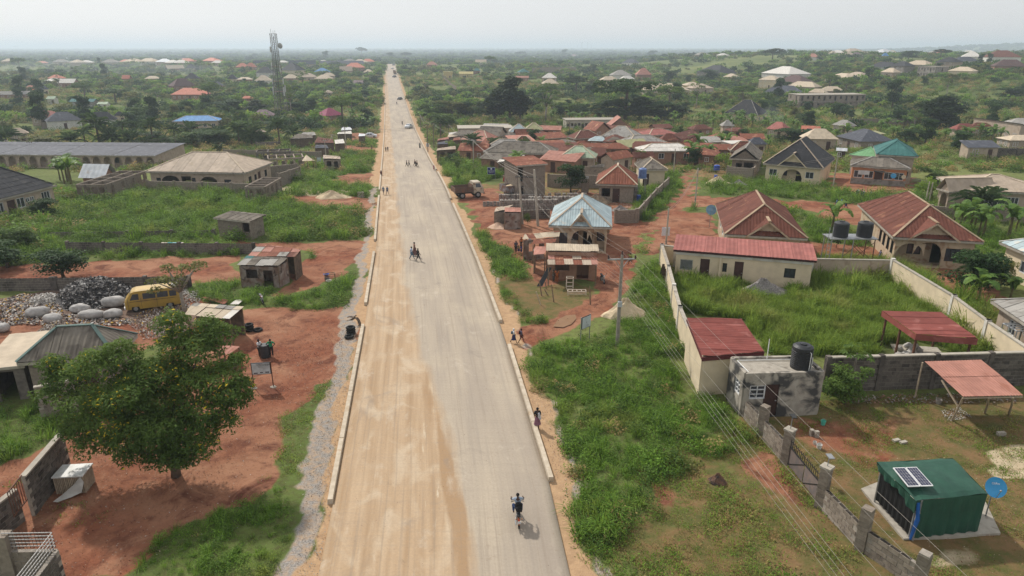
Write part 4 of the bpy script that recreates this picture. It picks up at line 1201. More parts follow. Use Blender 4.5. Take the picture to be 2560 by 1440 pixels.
b=M();b.tube(gq[3].lerp(gq[2],.45)+Vector((0,-.3,hF-.1)),gq[3].lerp(gq[2],.45)+Vector((0,-.3,hF+1.3)),.025)
b.tube(gq[3].lerp(gq[2],.05)+Vector((0,-.3,hF-.08)),gq[3].lerp(gq[2],.8)+Vector((0,-.3,hF-.08)),.03)
b.tube(gq[3].lerp(gq[2],.05)+Vector((0,-.3,hF-.08)),gq[0]+Vector((.25,.15,hF-.08)),.03)
b.obj('pipe',WHITEP,e)
reserve(cF,w_/2+.6,d_/2+.6,rzF)
def watertank(loc,r,h,label,mat=BLACKP,group=None):
 e=empty('water_tank',loc,label, 'water tank',group)
 prof=[(r*.97,0)]
 for k in range(9):
  z=h*.08+h*.66*k/9;prof+=[(r,z),(r,z+h*.045),(r*.955,z+h*.055),(r*.955,z+h*.07)]
 prof+=[(r,h*.78),(r*.97,h*.88),(r*.7,h*.95),(r*.38,h*.96)]
 M().lathe((0,0,0),prof,24).lobj('tank_body',mat,e)
 M().lathe((0,0,h*.95),[(r*.34,0),(r*.34,h*.05),(r*.1,h*.07)],16).lobj('lid',mat,e)
 return e
p=gq[0].lerp(gq[1],.80)+(gq[3]-gq[0])*.42
e=watertank((p.x,p.y,hF-.15),.60,1.55, 'black ribbed water tank standing on the outhouse roof')
M().path([(.25,-.62,.0),(.25,-.64,1.15),(.2,-.5,1.25)],[.025]*3,6).lobj('pipe',WHITEP,e)
M().path([(.38,-.58,.0),(.38,-.60,.9)],[.025]*2,6).lobj('pipe',WHITEP,e)
hD=2.6
q=[P(2290,836,hD),P(2445,848,hD),P(2352,782,hD),P(2205,777,hD)]
e=empty('pavilion',(q[0].x,q[0].y,0), 'open red roofed pavilion with lattice panels standing in the tall grass', 'pavilion')
roof_sheets(e,local(e,[q[1],q[2],q[3],q[0]]),RF['red'],1.2,9,.13,.04)
b=M()
for i,j in((0,1),(1,2),(2,3),(3,0)):
 b.hexa([q[i]-Vector((0,0,.42)),q[j]-Vector((0,0,.42)),q[j]+Vector((0,.04,-.42)),q[i]+Vector((0,.04,-.42))],[q[i],q[j],q[j]+Vector((0,.04,0)),q[i]+Vector((0,.04,0))])
b.obj('fascia',RF['red'],e)
cD=(q[0]+q[2])/2
for k,s in((0,.9),(1,.88),(2,.9),(3,.88)):
 p=cD+(q[k]-cD)*s;b=M();b.box((p.x,p.y,(hD-.2)/2),(.12,.12,hD-.2));b.obj('post',RUSTST,e)
p=(cD+(q[0]-cD)*.9).lerp(cD+(q[3]-cD)*.88,.5);M().box((p.x,p.y,1.2),(.12,.12,2.4)).obj('post',RUSTST,e)
a,b2=cD+(q[0]-cD)*.9,cD+(q[1]-cD)*.88
L_=(b2-a).length;lt=M();u=(b2-a).normalized()
for k in range(-4,int(L_/.16)):
 for s in(1,-1):
  x0=k*.16;z0_,z1_=(.1,.95)if s>0 else(.95,.1);x1=x0+.85
  if x0<0:z0_+=(z1_-z0_)*(-x0/.85);x0=0
  if x1>L_:z1_=z0_+(z1_-z0_)*(L_-x0)/(x1-x0);x1=L_
  if x1>x0:A_,B_=a+u*x0,a+u*x1;lt.beam((A_.x,A_.y+.02*s,z0_),(B_.x,B_.y+.02*s,z1_),.03,.035)
lt.obj('lattice_panel',mk('terracotta lattice',(.28,.11,.06)),e)
b=M();b.box((cD.x,cD.y,.05),(L_*.95,3.4,.2),math.atan2(u.y,u.x));b.obj('floor_slab',WL['concrete'],e)
pile=M()
for k in range(22):
 p=Vector((cD.x+rnd.uniform(-1.9,.3),cD.y+rnd.uniform(-1.5,1.2),.25+rnd.random()*.25));pile.ball(p,(rnd.uniform(.15,.45),rnd.uniform(.15,.4),rnd.uniform(.1,.3)),jit=.4)
pile.obj('cement_sacks',TARPW,None,label='pile of pale sacks and rubble under the red pavilion',cat='rubble pile')
reserve(cD,2.6,2.4)
q=[P(2407,993,2.1),P(2558,990,2.1),P(2455,900,2.55),P(2307,904,2.55)]
e=empty('lean_to',(q[0].x,q[0].y,0), 'faded pink corrugated lean-to on crooked wooden posts by the block wall', 'shed')
roof_sheets(e,local(e,[q[0],q[1],q[2],q[3]]),RF['palepink'],.75,2.1,.09,.025)
for(x0,y0),(x1,y1)in(((2407,993),(2378,1050)),((2472,993),(2462,1030)),((2532,992),(2522,1034))):
 t_,f_=P(x0,y0+2,2.05),P(x1,y1);M().path([f_-Vector((0,0,.1)),(f_+t_)/2+Vector((.05,0,0)),t_],[.07,.06,.05],7).obj('post',PALEWOOD,e)
for k in(2,3):
 p=q[k];M().path([(p.x,p.y,-.1),(p.x,p.y,2.5)],[.06,.05],6).obj('post',PALEWOOD,e)
M().beam(q[0]-Vector((0,0,.06)),q[1]-Vector((0,0,.06)),.07,.07).obj('beam',PALEWOOD,e)
b=M();f_,t_=P(2378,1050),P(2400,980,2.0);m_=f_.lerp(P(2407,993,2.1),.6);b.beam(m_,(q[0]+q[3])/2-Vector((0,0,.1)),.07,.07);b.obj('brace',PALEWOOD,e)
reserve((q[0]+q[2])/2,1.8,1.6)
hI=2.15
TARPG=mk('dark green tarpaulin',(.022,.085,.055),(.016,.062,.042),1.5,.6,.5,3,.35,orand=0)
q=[P(2290,1252,hI),P(2468,1234,hI),P(2382,1146,hI+.1),P(2192,1156,hI+.1)]
e=empty('tarp_kiosk',(q[0].x,q[0].y,0), 'dark green tarpaulin kiosk on a concrete slab with solar panels on top', 'kiosk')
cI=(q[0]+q[2])/2
b=M();N_=12
g=[[None]*(N_+1)for _ in range(N_+1)]
for i in range(N_+1):
 for j in range(N_+1):
  s,t=i/N_,j/N_
  p=q[0].lerp(q[1],s).lerp(q[3].lerp(q[2],s),t)
  p=p+Vector((0,0,.16*math.sin(math.pi*s)**.5*math.sin(math.pi*t)**.5+.025*math.sin(9*s+7*t)+.015*math.sin(23*s-11*t)))
  g[i][j]=p
for i in range(N_):
 for j in range(N_):b.face([g[i][j],g[i+1][j],g[i+1][j+1],g[i][j+1]])
def skirt(pts,drop,n=24,amp=.05,mat=TARPG,name='side_cloth',z=None):
 b=M();cols=[]
 for k in range(n+1):
  s=k/n*(len(pts)-1);i=min(int(s),len(pts)-2);p=pts[i].lerp(pts[i+1],s-i)
  u=(pts[i+1]-pts[i]).normalized();nn=Vector((u.y,-u.x,0))
  wv=amp*math.sin(k*1.7);dr=drop(k/n)if callable(drop)else drop
  cols.append([p+nn*.02,p+nn*wv*.5-Vector((0,0,dr*.5)),p+nn*wv-Vector((0,0,dr))])
 for k in range(n):
  for r_ in(0,1):b.face([cols[k][r_],cols[k+1][r_],cols[k+1][r_+1],cols[k][r_+1]])
 return b.obj(name,mat,e)
b.obj('tarp_roof',TARPG,e,smooth=True)
f0=q[0].lerp(q[1],.10)
skirt([f0,q[1],q[2],q[3].lerp(q[2],.3)],lambda s:2.0,60,.05)
skirt([q[3].lerp(q[2],.1),q[3],q[3].lerp(q[0],.5),q[0],f0],lambda s:.25+.55*s**2+.1*math.sin(s*20),40,.06)
TNET=mk('black netting',(.012,.012,.013),rough=.8)
ii=[cI+(p-cI)*.9 for p in q]
skirt([ii[3]-Vector((0,0,.2)),ii[0]-Vector((0,0,.2))],1.75,30,.025,TNET, 'net_curtain')
for p in(ii[0],ii[3],q[0].lerp(q[1],.08)):M().tube((p.x,p.y,-.05),(p.x,p.y,hI),.045).obj('post',STEEL,e)
p=q[0].lerp(q[1],.04);M().path([(p.x,p.y,hI-.1),(p.x+.1,p.y-.05,1.2),(p.x+.02,p.y,.1)],[.07,.10,.05],6).obj('blue_cloth',mk('blue cloth',(.02,.12,.42)),e)
b=M();sl=PP([(2152,1226),(2205,1205),(2400,1200),(2440,1212),(2500,1338),(2258,1352)])
b.hexa([p-Vector((0,0,.2))for p in reversed([sl[0],sl[1],sl[2],sl[3],sl[4],sl[5]])],[p+Vector((0,0,.12))for p in reversed([sl[0],sl[1],sl[2],sl[3],sl[4],sl[5]])]);b.obj('concrete_slab',WL['concrete'],e)
PV=mk('solar cell',(.018,.02,.05),(.03,.032,.07),8,.2,0,spec=.6)
for sx in(0,1):
 a=[P(x,y,hI+.33)for x,y in(((2270,1218),(2301,1217),(2261,1170),(2232,1171))if sx==0 else((2303,1217),(2333,1216),(2291,1169),(2263,1170)))]
 sp=empty('solar_panel',a[0], 'solar panel on the green kiosk roof, %s one of the two'%('left' if sx==0 else 'right'), 'solar panel', 'solar panels on the kiosk')
 b=M();b.hexa(a,[p+Vector((0,0,.04))for p in a]);b.obj('frame',WFRAME,sp)
 n6,n4=6,4;cmesh=M();up=Vector((0,0,.047))
 for i in range(n6):
  for j in range(n4):
   f=lambda s,t:a[0].lerp(a[1],.06+.88*s).lerp(a[3].lerp(a[2],.06+.88*s),.03+.94*t)+up
   cmesh.face([f((j+.04)/n4,(i+.04)/n6),f((j+.96)/n4,(i+.04)/n6),f((j+.96)/n4,(i+.96)/n6),f((j+.04)/n4,(i+.96)/n6)])
 cmesh.obj('cells',PV,sp)
reserve(cI,3.0,2.4)
def dish(loc,r,az,el,label,mat,pole=1.5,group=None):
 e=empty('satellite_dish',loc,label, 'satellite dish',group,az)
 b=M();n=20;rings=5;rotm=Matrix.Rotation(el,4, 'X')
 for k in range(rings):
  for j in range(n):
   def pt(kk,jj):
    rr=r*kk/rings;t=6.2832*jj/n
    return rotm@Vector((rr*math.cos(t),-.22*r*(kk/rings)**2+0.0,rr*math.sin(t)))+Vector((0,0,pole))
   b.face([pt(k,j),pt(k,j+1),pt(k+1,j+1),pt(k+1,j)])
 b.lobj('reflector',mat,e,True)
 M().tube((0,.08,-.05),(0,.08,pole),.03).lobj('mast',STEEL,e)
 b=M();b.tube(rotm@Vector((0,-.1,-r*.95))+Vector((0,0,pole)),rotm@Vector((0,-r*1.0,-r*.25))+Vector((0,0,pole)),.015);b.ball(rotm@Vector((0,-r*1.0,-r*.22))+Vector((0,0,pole)),.05);b.lobj('receiver_arm',STEEL,e)
 return e
BLUED=mk('blue dish paint',(.05,.32,.62),(.06,.34,.64),rough=.4,bump=0)
p=P(2487,1218,1.75)
dd=dish((p.x,p.y,0),.47,R(-8),R(-28), 'blue satellite dish beside the green tarpaulin kiosk',BLUED,1.75)
def lettering(text,parent,loc,rot,size,mat,name='lettering'):
 cu=bpy.data.curves.new(name, 'FONT');cu.body=text;cu.size=size;cu.align_x='CENTER';cu.align_y='CENTER';cu.extrude=.003
 cu.materials.append(mat)
 t_=bpy.data.objects.new(name,cu);me_=bpy.data.meshes.new_from_object(t_);bpy.data.objects.remove(t_)
 if not len(me_.materials):me_.materials.append(mat)
 return link(name,me_,parent,loc,rot=rot)
LETW=mk('white lettering',(.8,.8,.8),rough=.6,bump=0);LETK=mk('dark lettering',(.03,.03,.04),rough=.6,bump=0);LETR=mk('red lettering',(.5,.03,.03),rough=.6,bump=0)
rotd=Matrix.Rotation(R(-28),4, 'X');lp=rotd@Vector((0,-.10,.17))+Vector((0,0,1.75))
lettering('OSRtv',dd,lp,(R(90-28),0,0),.13,LETW)
PALED=mk('grey blue dish',(.22,.38,.52),rough=.5,bump=0)
p=P(1778,521,2.6);dish((p.x,p.y,float(T(p.x,p.y))+.2),.62,R(-5),R(-25), 'pale blue satellite dish beside the brown red hipped roof',PALED,2.2)
def pil(px,py,htop,label_,cap=True):
 f_=P(px,py);e=empty('gate_pillar',f_,label_, 'pillar',None,R(-50))
 n=int(htop/.22)
 for k in range(n):M().box((0,0,.11+.22*k),(.42,.42,.205)).lobj('block',WL['block'],e)
 M().box((0,0,htop/2-.1),(.39,.39,htop+.1)).lobj('mortar',WL['mortar'],e)
 if cap:M().box((0,0,n*.22+.05),(.5,.5,.1)).lobj('cap',WL['concrete'],e)
 return f_
pa=pil(1903,1092,2.0, 'block pillar of the roadside wall nearest the outhouse',False)
pb=pil(1963,1158,2.1, 'capped block pillar left of the metal gate with a lamp on it')
pc=pil(2050,1268,2.2, 'capped block pillar right of the metal gate with a lamp on it')
pd_=pil(2150,1375,2.2, 'open topped hollow block pillar beside the green kiosk',False)
pe_=pil(2292,1475,1.9, 'block pillar at the bottom edge of the picture',False)
st=Vector((gq[0].x+.1,gq[0].y-.1,0))
for k,(a,b2,hh)in enumerate(((st,pa,1.2),(pa,pb,1.2),(pc,pd_,1.2),(pd_,pe_,1.2))):
 u=(b2-a).normalized()
 block_wall(('low hollow block wall from the outhouse to the first pillar', 'low hollow block wall between two pillars left of the gate', 'low hollow block wall right of the metal gate', 'low hollow block wall at the bottom edge beside the green kiosk')[k],a+u*.25,b2-u*.25,hh,coping=False)
ge=empty('metal_gate',pb, 'sheet metal double gate with upright bars on top', 'gate')
for s0,s1 in((.06,.49),(.51,.94)):
 a,b2=pb.lerp(pc,s0),pb.lerp(pc,s1);b=M();Z=lambda z:Vector((0,0,z))
 b.hexa([a+Z(.1),b2+Z(.1),b2+Vector((.02,.03,.1)),a+Vector((.02,.03,.1))],[a+Z(1.15),b2+Z(1.15),b2+Vector((.02,.03,1.15)),a+Vector((.02,.03,1.15))])
 o=b.obj('gate_leaf',mk('greyed gate sheet',(.14,.12,.115),(.2,.15,.13),3),ge)
 for k in range(9):
  p=a.lerp(b2,(k+.5)/9);M().tube(p+Z(1.1),p+Z(1.62),.014).obj('bar',BLACKM,ge)
 b=M();b.beam(a+Z(1.5),b2+Z(1.5),.03,.03);b.beam(a+Z(.1),b2+Z(1.1),.04,.04);b.beam(a+Z(1.15),b2+Z(1.15),.05,.05);b.obj('frame',BLACKM,ge)
for p,lb in((pb, 'left'),(pc, 'right')):
 e=empty('gate_lamp',p+Vector((0,0,2.1)), 'small solar lamp on a stalk above the %s gate pillar'%lb, 'lamp')
 M().tube((0,0,0),(.02,0,.75),.025).lobj('stalk',STEEL,e);M().box((0,-.1,.78),(.26,.42,.04)).lobj('lamp_head',BLACKM if lb=='left' else STEEL,e)
a,b2=P(2052,978),P(2590,962)
block_wall('tall old sandcrete block wall with dark stains behind the yard',a,b2,2.35, 'blockold',True,pil=3.4,bl=.55,bh=.26)
hk=2.0
pk=[P(1655,614,hk),P(1672,668,hk),P(1700,770,hk),P(1757,893,hk+.2)];pk=[Vector((p.x,p.y,float(T(p.x,p.y))))for p in pk]
plain_wall('cream perimeter wall with white pillars along the weedy plot',pk,hk,pil=3.6)
pk2=[P(1655,614,hk),P(1690,618,hk)];pk2=[Vector((p.x,p.y,0))for p in pk2]
plain_wall('short cream back wall at the corner of the compound',pk2,hk,pil=9)
pr=[P(2030,648,1.9),P(2233,652,1.9)];pr=[Vector((p.x,p.y,0))for p in pr]
plain_wall('pale back wall of the grass compound half hidden by tall grass',pr,1.9, 'beige',pil=5)
pr2=[P(2233,651,2.1),P(2385,742,2.1),P(2470,805,2.1),P(2600,893,2.1)];pr2=[Vector((p.x,p.y,0))for p in pr2]
plain_wall('long pale yellow wall with white pillars running to the right edge',pr2,2.1,mk('pale yellow wall',(.62,.54,.34),(.5,.43,.27),2)and 'cream',pil=5.2)
c,w,d,rz=eaves((2497,606),(2640,668),3.0,d=9);house('house with a pale rusty metal roof cut by the right edge',c,w,d,rz,3.0, 'hip',2.0,.5, 'cream', 'paleblue', 'white',sheets=True,L=[HIPW(3)],F=[HIPW(3)])
c,w,d,rz=eaves((2476,752),(2620,850),2.6,d=8);house('low house with a grey asbestos roof cut by the right edge',c,w,d,rz,2.6, 'hip',1.8,.5, 'beige', 'asbestos2',sheets=True,F=[('w',2.0,.9,.9,2.0, 'w')])
p=P(2530,893)
e=empty('tank_stand',(p.x,p.y,p.z), 'empty galvanised tank stand by the yellow wall at the right edge', 'tank stand')
s2=[(-.7,-.7),(.7,-.7),(.7,.7),(-.7,.7)]
for x,y in s2:M().tube((x*1.1,y*1.1,0),(x,y,2.3),.04).lobj('leg',STEEL,e)
for i in range(4):
 (x0,y0),(x1,y1)=s2[i],s2[(i+1)%4]
 M().tube((x0*1.1,y0*1.1,.2),(x1,y1,1.9),.03).lobj('brace',STEEL,e);M().tube((x0,y0,2.3),(x1,y1,2.3),.04).lobj('rail',STEEL,e)
for k in(-.35,0,.35):M().tube((-.9,k,2.36),(.9,k,2.36),.03).lobj('rail',STEEL,e)
p=P(2112,668)
e=empty('tank_stand',(p.x,p.y,p.z), 'rusty steel tower carrying the two black water tanks', 'tank stand')
zt=3.1;lx=2.1
for x,y in((-lx,-.8),(lx,-.8),(lx,.8),(-lx,.8),(0,-.8),(0,.8)):M().tube((x*1.02,y*1.1,-.1),(x,y,zt),.05).lobj('leg',RUSTST if x>0 else STEEL,e)
for x0,x1 in((0,lx),):
 for y in(-.8,.8):M().tube((x0,y,.9),(x1,y,zt-.3),.03).lobj('brace',RUSTST,e);M().tube((x1,y,.9),(x0,y,zt-.3),.03).lobj('brace',RUSTST,e)
b=M();b.box((0,0,zt+.04),(2*lx+.4,2.0,.08));b.lobj('platform',STEEL,e)
b=M()
for k in range(9):b.box((-lx-.25,-.9,.35+k*.42),(.34,.04,.04))
b.box((-lx-.42,-.9,2.1),(.04,.04,4.4));b.box((-lx-.08,-.9,2.1),(.04,.04,4.4));b.lobj('ladder',STEEL,e)
for x,s in((-1.0, 'left'),(1.35, 'right')):watertank((p.x+x,p.y,p.z+zt+.08),.72,1.55, 'black ribbed water tank on the steel tower, %s one of the pair'%s,group='water tanks on the steel tower')
def area(px,py):
 """where a small far thing stands, in words one can find in the picture"""
 d='on the hazy skyline' if py<150 else('in the far distance' if py<200 else('in the middle distance' if py<265 else 'in the nearer bush'))
 cs=((250, 'at the far left'),(480, 'in the left quarter'),(690, 'left of the telecom tower'),(960, 'between the tower and the road'),(1200, 'just right of the road'),(1450, 'around the huge dark tree'),(1700, 'behind the central village'),(1950, 'above the banana grove'),(2200, 'near the two storey shell'),(2400, 'on the right hill slope'),(9999, 'at the far right'))
 return d+' '+next(w for x,w in cs if px<x)
# ------------------------------------------------------------------ houses of the village and the countryside
sheet=dict(far=False,sheets=True)
c,w,d,rz=eaves((362,430),(613,433),2.8,C=(672,413),right=True,ov=.5)
house('big unfinished house with a ribbed beige metal roof behind a block wall',c,w,d,rz,2.8, 'hip',ridge_height(c,2.8,510,381),.5, 'beige', 'beige', 'cream',sheets=True,sw=2.0,sl=6,period=.5,amp=.03,F=[('w',w*.09,1.0,1.0,1.8, 'b'),('a',w*.21,3.2,.3,2.2),('w',w*.3,.5,1.0,1.9, 'b'),('o',w*.38,1.6,.9,2.1),('w',w*.46,.6,1.0,1.9, 'b'),('a',w*.62,3.0,.3,2.1),('w',w*.82,1.1,1.0,1.7, 'b')],Rr=[('w',d*.2,1,.9,1.9, 'b'),('w',d*.4,.8,1,1.9, 'b'),('d',d*.55,1,0,2.1),('w',d*.8,.9,.9,2, 'b')])
a,b2=P(370,478),P(652,486);block_wall('long block wall in front of the beige roofed house',a,b2,1.7, 'block',False,pil=3.8,coping=False)
watertank(P(566,474),.8,1.4, 'black water tank by the block wall of the beige roofed house')
c,w,d,rz=eaves((-190,546),(146,466),2.7,d=13);
house('long house with a dark slate roof and white windows at the left edge',c,w,d,rz,2.7, 'hip',ridge_height(c,2.7,0,402),.4, 'beige', 'slate', 'slate',sheets=True,sw=3,sl=.8,period=.5,amp=.02,F=[('w',w*.925,1.5,.9,2.2, 'w'),('w',w*.80,.7,1.4,2.0, 'w'),('w',w*.76,.7,1.4,2.0, 'w'),('w',w*.70,1.3,.9,2.2, 'w'),('d',w*.62,1.3,0,2.2),('w',w*.53,1.0,.9,2.2)])
c,w,d,rz=eaves((-150,387),(388,390),2.5,C=(420,375),right=True,ov=.3)
e=house('very long low block of rooms with a grey lean-to roof and a row of doors',c,w,d,rz,2.5, 'mono',.9,.3, 'beige', 'slateblue',sheets=True,sw=3,sl=9,period=.4,F=[('a',w*(k+.5)/20,1.6,0,2.2)for k in range(20)],ver=1.4)
def unfinished(label,A,B,h,d,nx=3,ny=2,wm='block',slab=False,C=None,right=False,storeys=1,holes=True,name='unfinished_building',cat='unfinished building'):
 """roofless block walls with rooms"""
 c,w,d,rz=eaves(A,B,h,d,C,right,0)
 e=empty(name,c,label,cat,None,rz);b=M();hs=h/storeys
 for st in range(storeys):
  z0=-.3 if st==0 else st*hs;z1=(st+1)*hs-(.15 if storeys>1 else 0)
  def hol(L,n):return[(L*(k+.5)/n-.45,L*(k+.5)/n+.45,(1.2 if k%2 else .3)-(0 if st==0 else .3),min(2.2,z1-z0-.35))for k in range(n)]if holes else[]
  for k in range(ny+1):
   y=-d/2+d*k/ny;wall(b,(-w/2,y),(w/2,y),z0,z1,.22,hol(w,nx*2)if k in(0,ny)else hol(w,nx))
  for k in range(nx+1):
   x=-w/2+w*k/nx;wall(b,(x,-d/2+.12),(x,d/2-.12),z0,z1+.004,.22,hol(d,ny)if k in(0,nx)else[])
  if storeys>1:M().box((0,0,(st+1)*hs-.07),(w+.5,d+.5,.14)).lobj('floor_slab',WL['concrete'],e)
 b.lobj('wall',WL[wm],e)
 if slab:M().box((0,0,h+.1),(w+.7,d+.7,.18)).lobj('roof_slab',WL['concrete'],e)
 reserve(c,w/2+.6,d/2+.6,rz)
 return e
unfinished('roofless block rooms beside the overgrown field at the left',(190,461),(262,461),2.3,0,2,4,C=(365,432),right=True)
unfinished('small roofless block hut in front of the beige roofed house',(612,467),(661,467),2.2,0,1,4,C=(694,446),right=True)
unfinished('roofless row of block rooms behind the beige roofed house',(670,396),(758,393),2.2,5,4,1)
unfinished('darker roofless block walls behind the beige roofed house',(640,380),(724,378),2.2,4,3,1, 'blockold')
for lb,a,b2,h in(('block wall stub from the beige roofed house towards the road',(667,447),(746,438),2.0),('block wall beside the small roofless hut',(697,467),(752,447),2.0),('low block wall behind the sheds left of the road',(560,392),(805,398),1.6)):
 block_wall(lb,P(*a),P(*b2),h, 'block',False,coping=False,pil=4)
H('bent zinc roof hut among bananas beside the roofless rooms',195,446,262,447,411,.8, 'zinc', 'mud', 'gable',1.8,ax='x',nf=1)
c,w,d,rz=eaves((532,542),(624,552),2.3,C=(556,527),ov=.3)
house('lone block shed with a patched grey lean-to roof in the weeds',c,w,d,rz,2.1, 'mono',.25,.3, 'block', 'asbestos',sheets=True,F=[('o',w*.86,1.0,.8,2.0)])
def hwall(lb,pts,h,mat='blockold',pil=4,coping=False,parts=False):
 q=PP(pts)
 for i,(a,b2)in enumerate(zip(q,q[1:])):block_wall(lb if i==0 else lb+', far section',a,b2,h,mat,parts,pil=pil,coping=coping)
hwall('dark low block wall hung with washing',[(170,632),(640,636)],1.1)
hwall('dark low wall buried in weeds at the edge of the field',[(100,596),(540,590)],.8)
hwall('dark low wall behind the rubbish dump',[(-60,728),(140,726),(480,722)],1.1)
c,w,d,rz=eaves((40,909),(290,895),2.7,C=(385,835),right=True,ov=.4)
house('house with a ribbed grey roof and green ridges behind the flowering tree',c,w,d,rz,2.7, 'hip',ridge_height(c,2.7,200,817),.4, 'block', 'asbestos', 'dullteal',sheets=True,sw=1.2,sl=9,period=.15,amp=.035,F=[('w',w*.3,1,1,2, 'b'),('d',w*.7,.9,0,2)])
c,w,d,rz=eaves((-60,925),(62,913),2.4,d=5.0,ov=.2);house('lean-to covered with a dirty white tarpaulin at the left edge',c,w,d,rz,2.3, 'mono',.3,.2, 'blockold', 'cream',F=[('o',w*.5,1,0,2)])
a,b2=P(105,1050),P(200,1030);block_wall('broken block wall end under the flowering tree',a,b2,2.2, 'block',True)
a,b2=P(176,1172),P(84,1290);block_wall('hollow block wall running into the picture at the left',a,b2,2.1, 'blockold',True)
a,b2=P(60,1300),P(-60,1400);block_wall('lower block wall past the small gate at the left edge',a,b2,1.7, 'blockold',True)
ge=empty('small_gate',P(80,1290), 'small rusty iron gate in the left wall', 'gate');a,b2=P(82,1288),P(48,1335);Z=lambda z:Vector((0,0,z))
for k in range(8):p=a.lerp(b2,k/7);M().tube(p+Z(.9),p+Z(2.2),.02).obj('bar',RUSTST,ge)
M().beam(a+Z(2.2),b2+Z(2.2),.05,.05).obj('rail',RUSTST,ge);M().beam(a+Z(.95),b2+Z(.95),.05,.05).obj('rail',RUSTST,ge)
h1=1.9
ca,cb,cc_=P(14,1372,1.5),P(140,1370,1.5),P(60,1475,1.5);ca,cb,cc_=[Vector((p.x,p.y,0))for p in(ca,cb,cc_)]
e1=block_wall('block wall with black railings in the bottom left corner',ca-(cb-ca)*.8,cb,1.5, 'block',True,coping=False)
e2=block_wall('return of the railed block wall at the bottom left edge',cb,cb+(cc_-cb)*1.6,1.5, 'blockold',True,coping=False)
p=ca;M().box((p.x,p.y,1.1),(.5,.5,2.2)).obj('pillar',WL['block'],e1)
WHR=mk('grey white rail',(.42,.40,.38),rough=.5)
rl_=empty('railing',cb, 'black and white spiked railing on the bottom left corner wall', 'railing')
for a,b2 in((ca,cb),(cb,cb+(cc_-cb)*1.6)):
 for k in range(5):M().tube(a+Z(1.62+.16*k),b2+Z(1.62+.16*k),.022).obj('rail',WHR,rl_)
 n=14 if a is ca else 22;sp=M()
 for k in range(n):q_=a.lerp(b2,k/n);sp.tube(q_+Z(1.5),q_+Z(2.42),.014,.004,4)
 sp.obj('spikes',BLACKM,rl_)
def shack(label,corners,h,mat,wallmat,nposts=True,walls=((0,1),(1,2),(2,3),(3,0)),group=None,sw=.8,sl=1.9,name='shack',cat='shack',drop=0,wallfrac=1.0,holes=True):
 """sheet roof over four eave corners (front left, front right, back right, back left) with rough walls"""
 hs=h if hasattr(h, '__len__')else(h,h,h+.3,h+.3)
 q=[P(x,y,hh)for(x,y),hh in zip(corners,hs)]
 base=sum((Vector(p)for p in q),Vector())/4;g0=float(T(base.x,base.y))
 e=empty(name,(base.x,base.y,g0),label,cat,group)
 n_=(q[1]-q[0]).length
 roof_sheets(e,local(e,[q[0],q[1],q[2],q[3]])if abs((q[1]-q[0]).normalized().dot((q[2]-q[3]).normalized()))>.2 else local(e,q),mat,sw,sl,.12,.02,jit=.05)
 ins=[base+(p-base)*.92 for p in q]
 b=M()
 for i,j in walls:
  z1=min(ins[i].z,ins[j].z)-g0-.08;L=(ins[j]-ins[i]).length
  wall(b,(ins[i].x,ins[i].y),(ins[j].x,ins[j].y),g0-.2,g0+z1*wallfrac,.06 if wallmat in(TINW,WOODW)else .18,[(L*.15,L*.45,1.1,z1*wallfrac-.1),(L*.6,L*.85,.3,z1*wallfrac-.15)]if(i,j)==(0,1)and holes and L>2 else[])
 if b.f:b.obj('wall',wallmat,e)
 for p in ins:M().path([(p.x,p.y,g0-.1),(p.x+.02,p.y,p.z-.03)],[.06,.05],6).obj('post',WOOD,e)
 reserve(base,max(abs(p.x-base.x)for p in q)+.2,max(abs(p.y-base.y)for p in q)+.2)
 return e
TINW=mk('patched rusty tin wall',(.20,.12,.09),(.34,.30,.27),1.6,.7,.1,12,.3,.2,((.08,.05,.04),2.0,.55));WOODW=mk('board wall',(.16,.115,.08),(.09,.065,.05),3,.9,.3)
shack('patched shack with a grey tin roof and a black painted front',[(593,664),(697,666),(722,645),(616,640)],(2.1,2.1,2.35,2.35),[RF['asbestos'],RF['asbestos2'],RF['teal'],RF['asbestos']],TINW,sl=1.6)
shack('shack with a patchwork of rusty roof sheets behind the grey one',[(618,642),(738,643),(754,622),(650,611)],(2.3,2.3,2.6,2.6),[RF['rust'],RF['palepink'],RF['rust'],RF['asbestos2'],RF['rustdark']],WOODW,walls=((1,2),(2,3)),sw=1.0,sl=1.2)
shack('open market stall with a pale boarded roof beside the flowering tree',[(462,788),(578,800),(610,768),(482,757)],(2.0,2.0,2.3,2.3),[RF['cream'],RF['asbestos2'],RF['cream'],RF['white']],WOODW,walls=((3,2),),sl=1.4)
shack('small wooden selling table with a pink tin roof behind the flowering tree',[(545,884),(578,888),(599,867),(556,862)],(1.1,1.1,1.2,1.2),RF['palepink'],WOODW,walls=((0,1),(1,2)),sl=3,wallfrac=.7,name='selling_table',cat='stall',holes=False)
shack('roadside shack with a long pale flat roof over a lower rusty roof',[(1365,628),(1497,630),(1497,612),(1365,609)],2.75,RF['cream'],WL['mud'],sl=3)
shack('low rusty tin roof in front of the pale roofed shack',[(1366,663),(1495,663),(1494,630),(1372,630)],(2.0,2.0,2.45,2.45),[RF['rust'],RF['rust'],RF['palepink'],RF['rust'],RF['beige']],TINW,walls=(),sl=1.2)
shack('small stall with a tilted rust sheet beside the long shack',[(1334,638),(1363,636),(1368,616),(1337,618)],(1.9,2.1,2.4,2.1),RF['palepink'],TINW,walls=((3,0),),sl=3)
shack('stall with cream and rust sheets behind the group of children',[(1305,600),(1398,592),(1400,578),(1312,586)],(2.2,2.2,2.5,2.5),[RF['cream'],RF['rust'],RF['cream']],TINW,walls=((0,1),),sl=1)
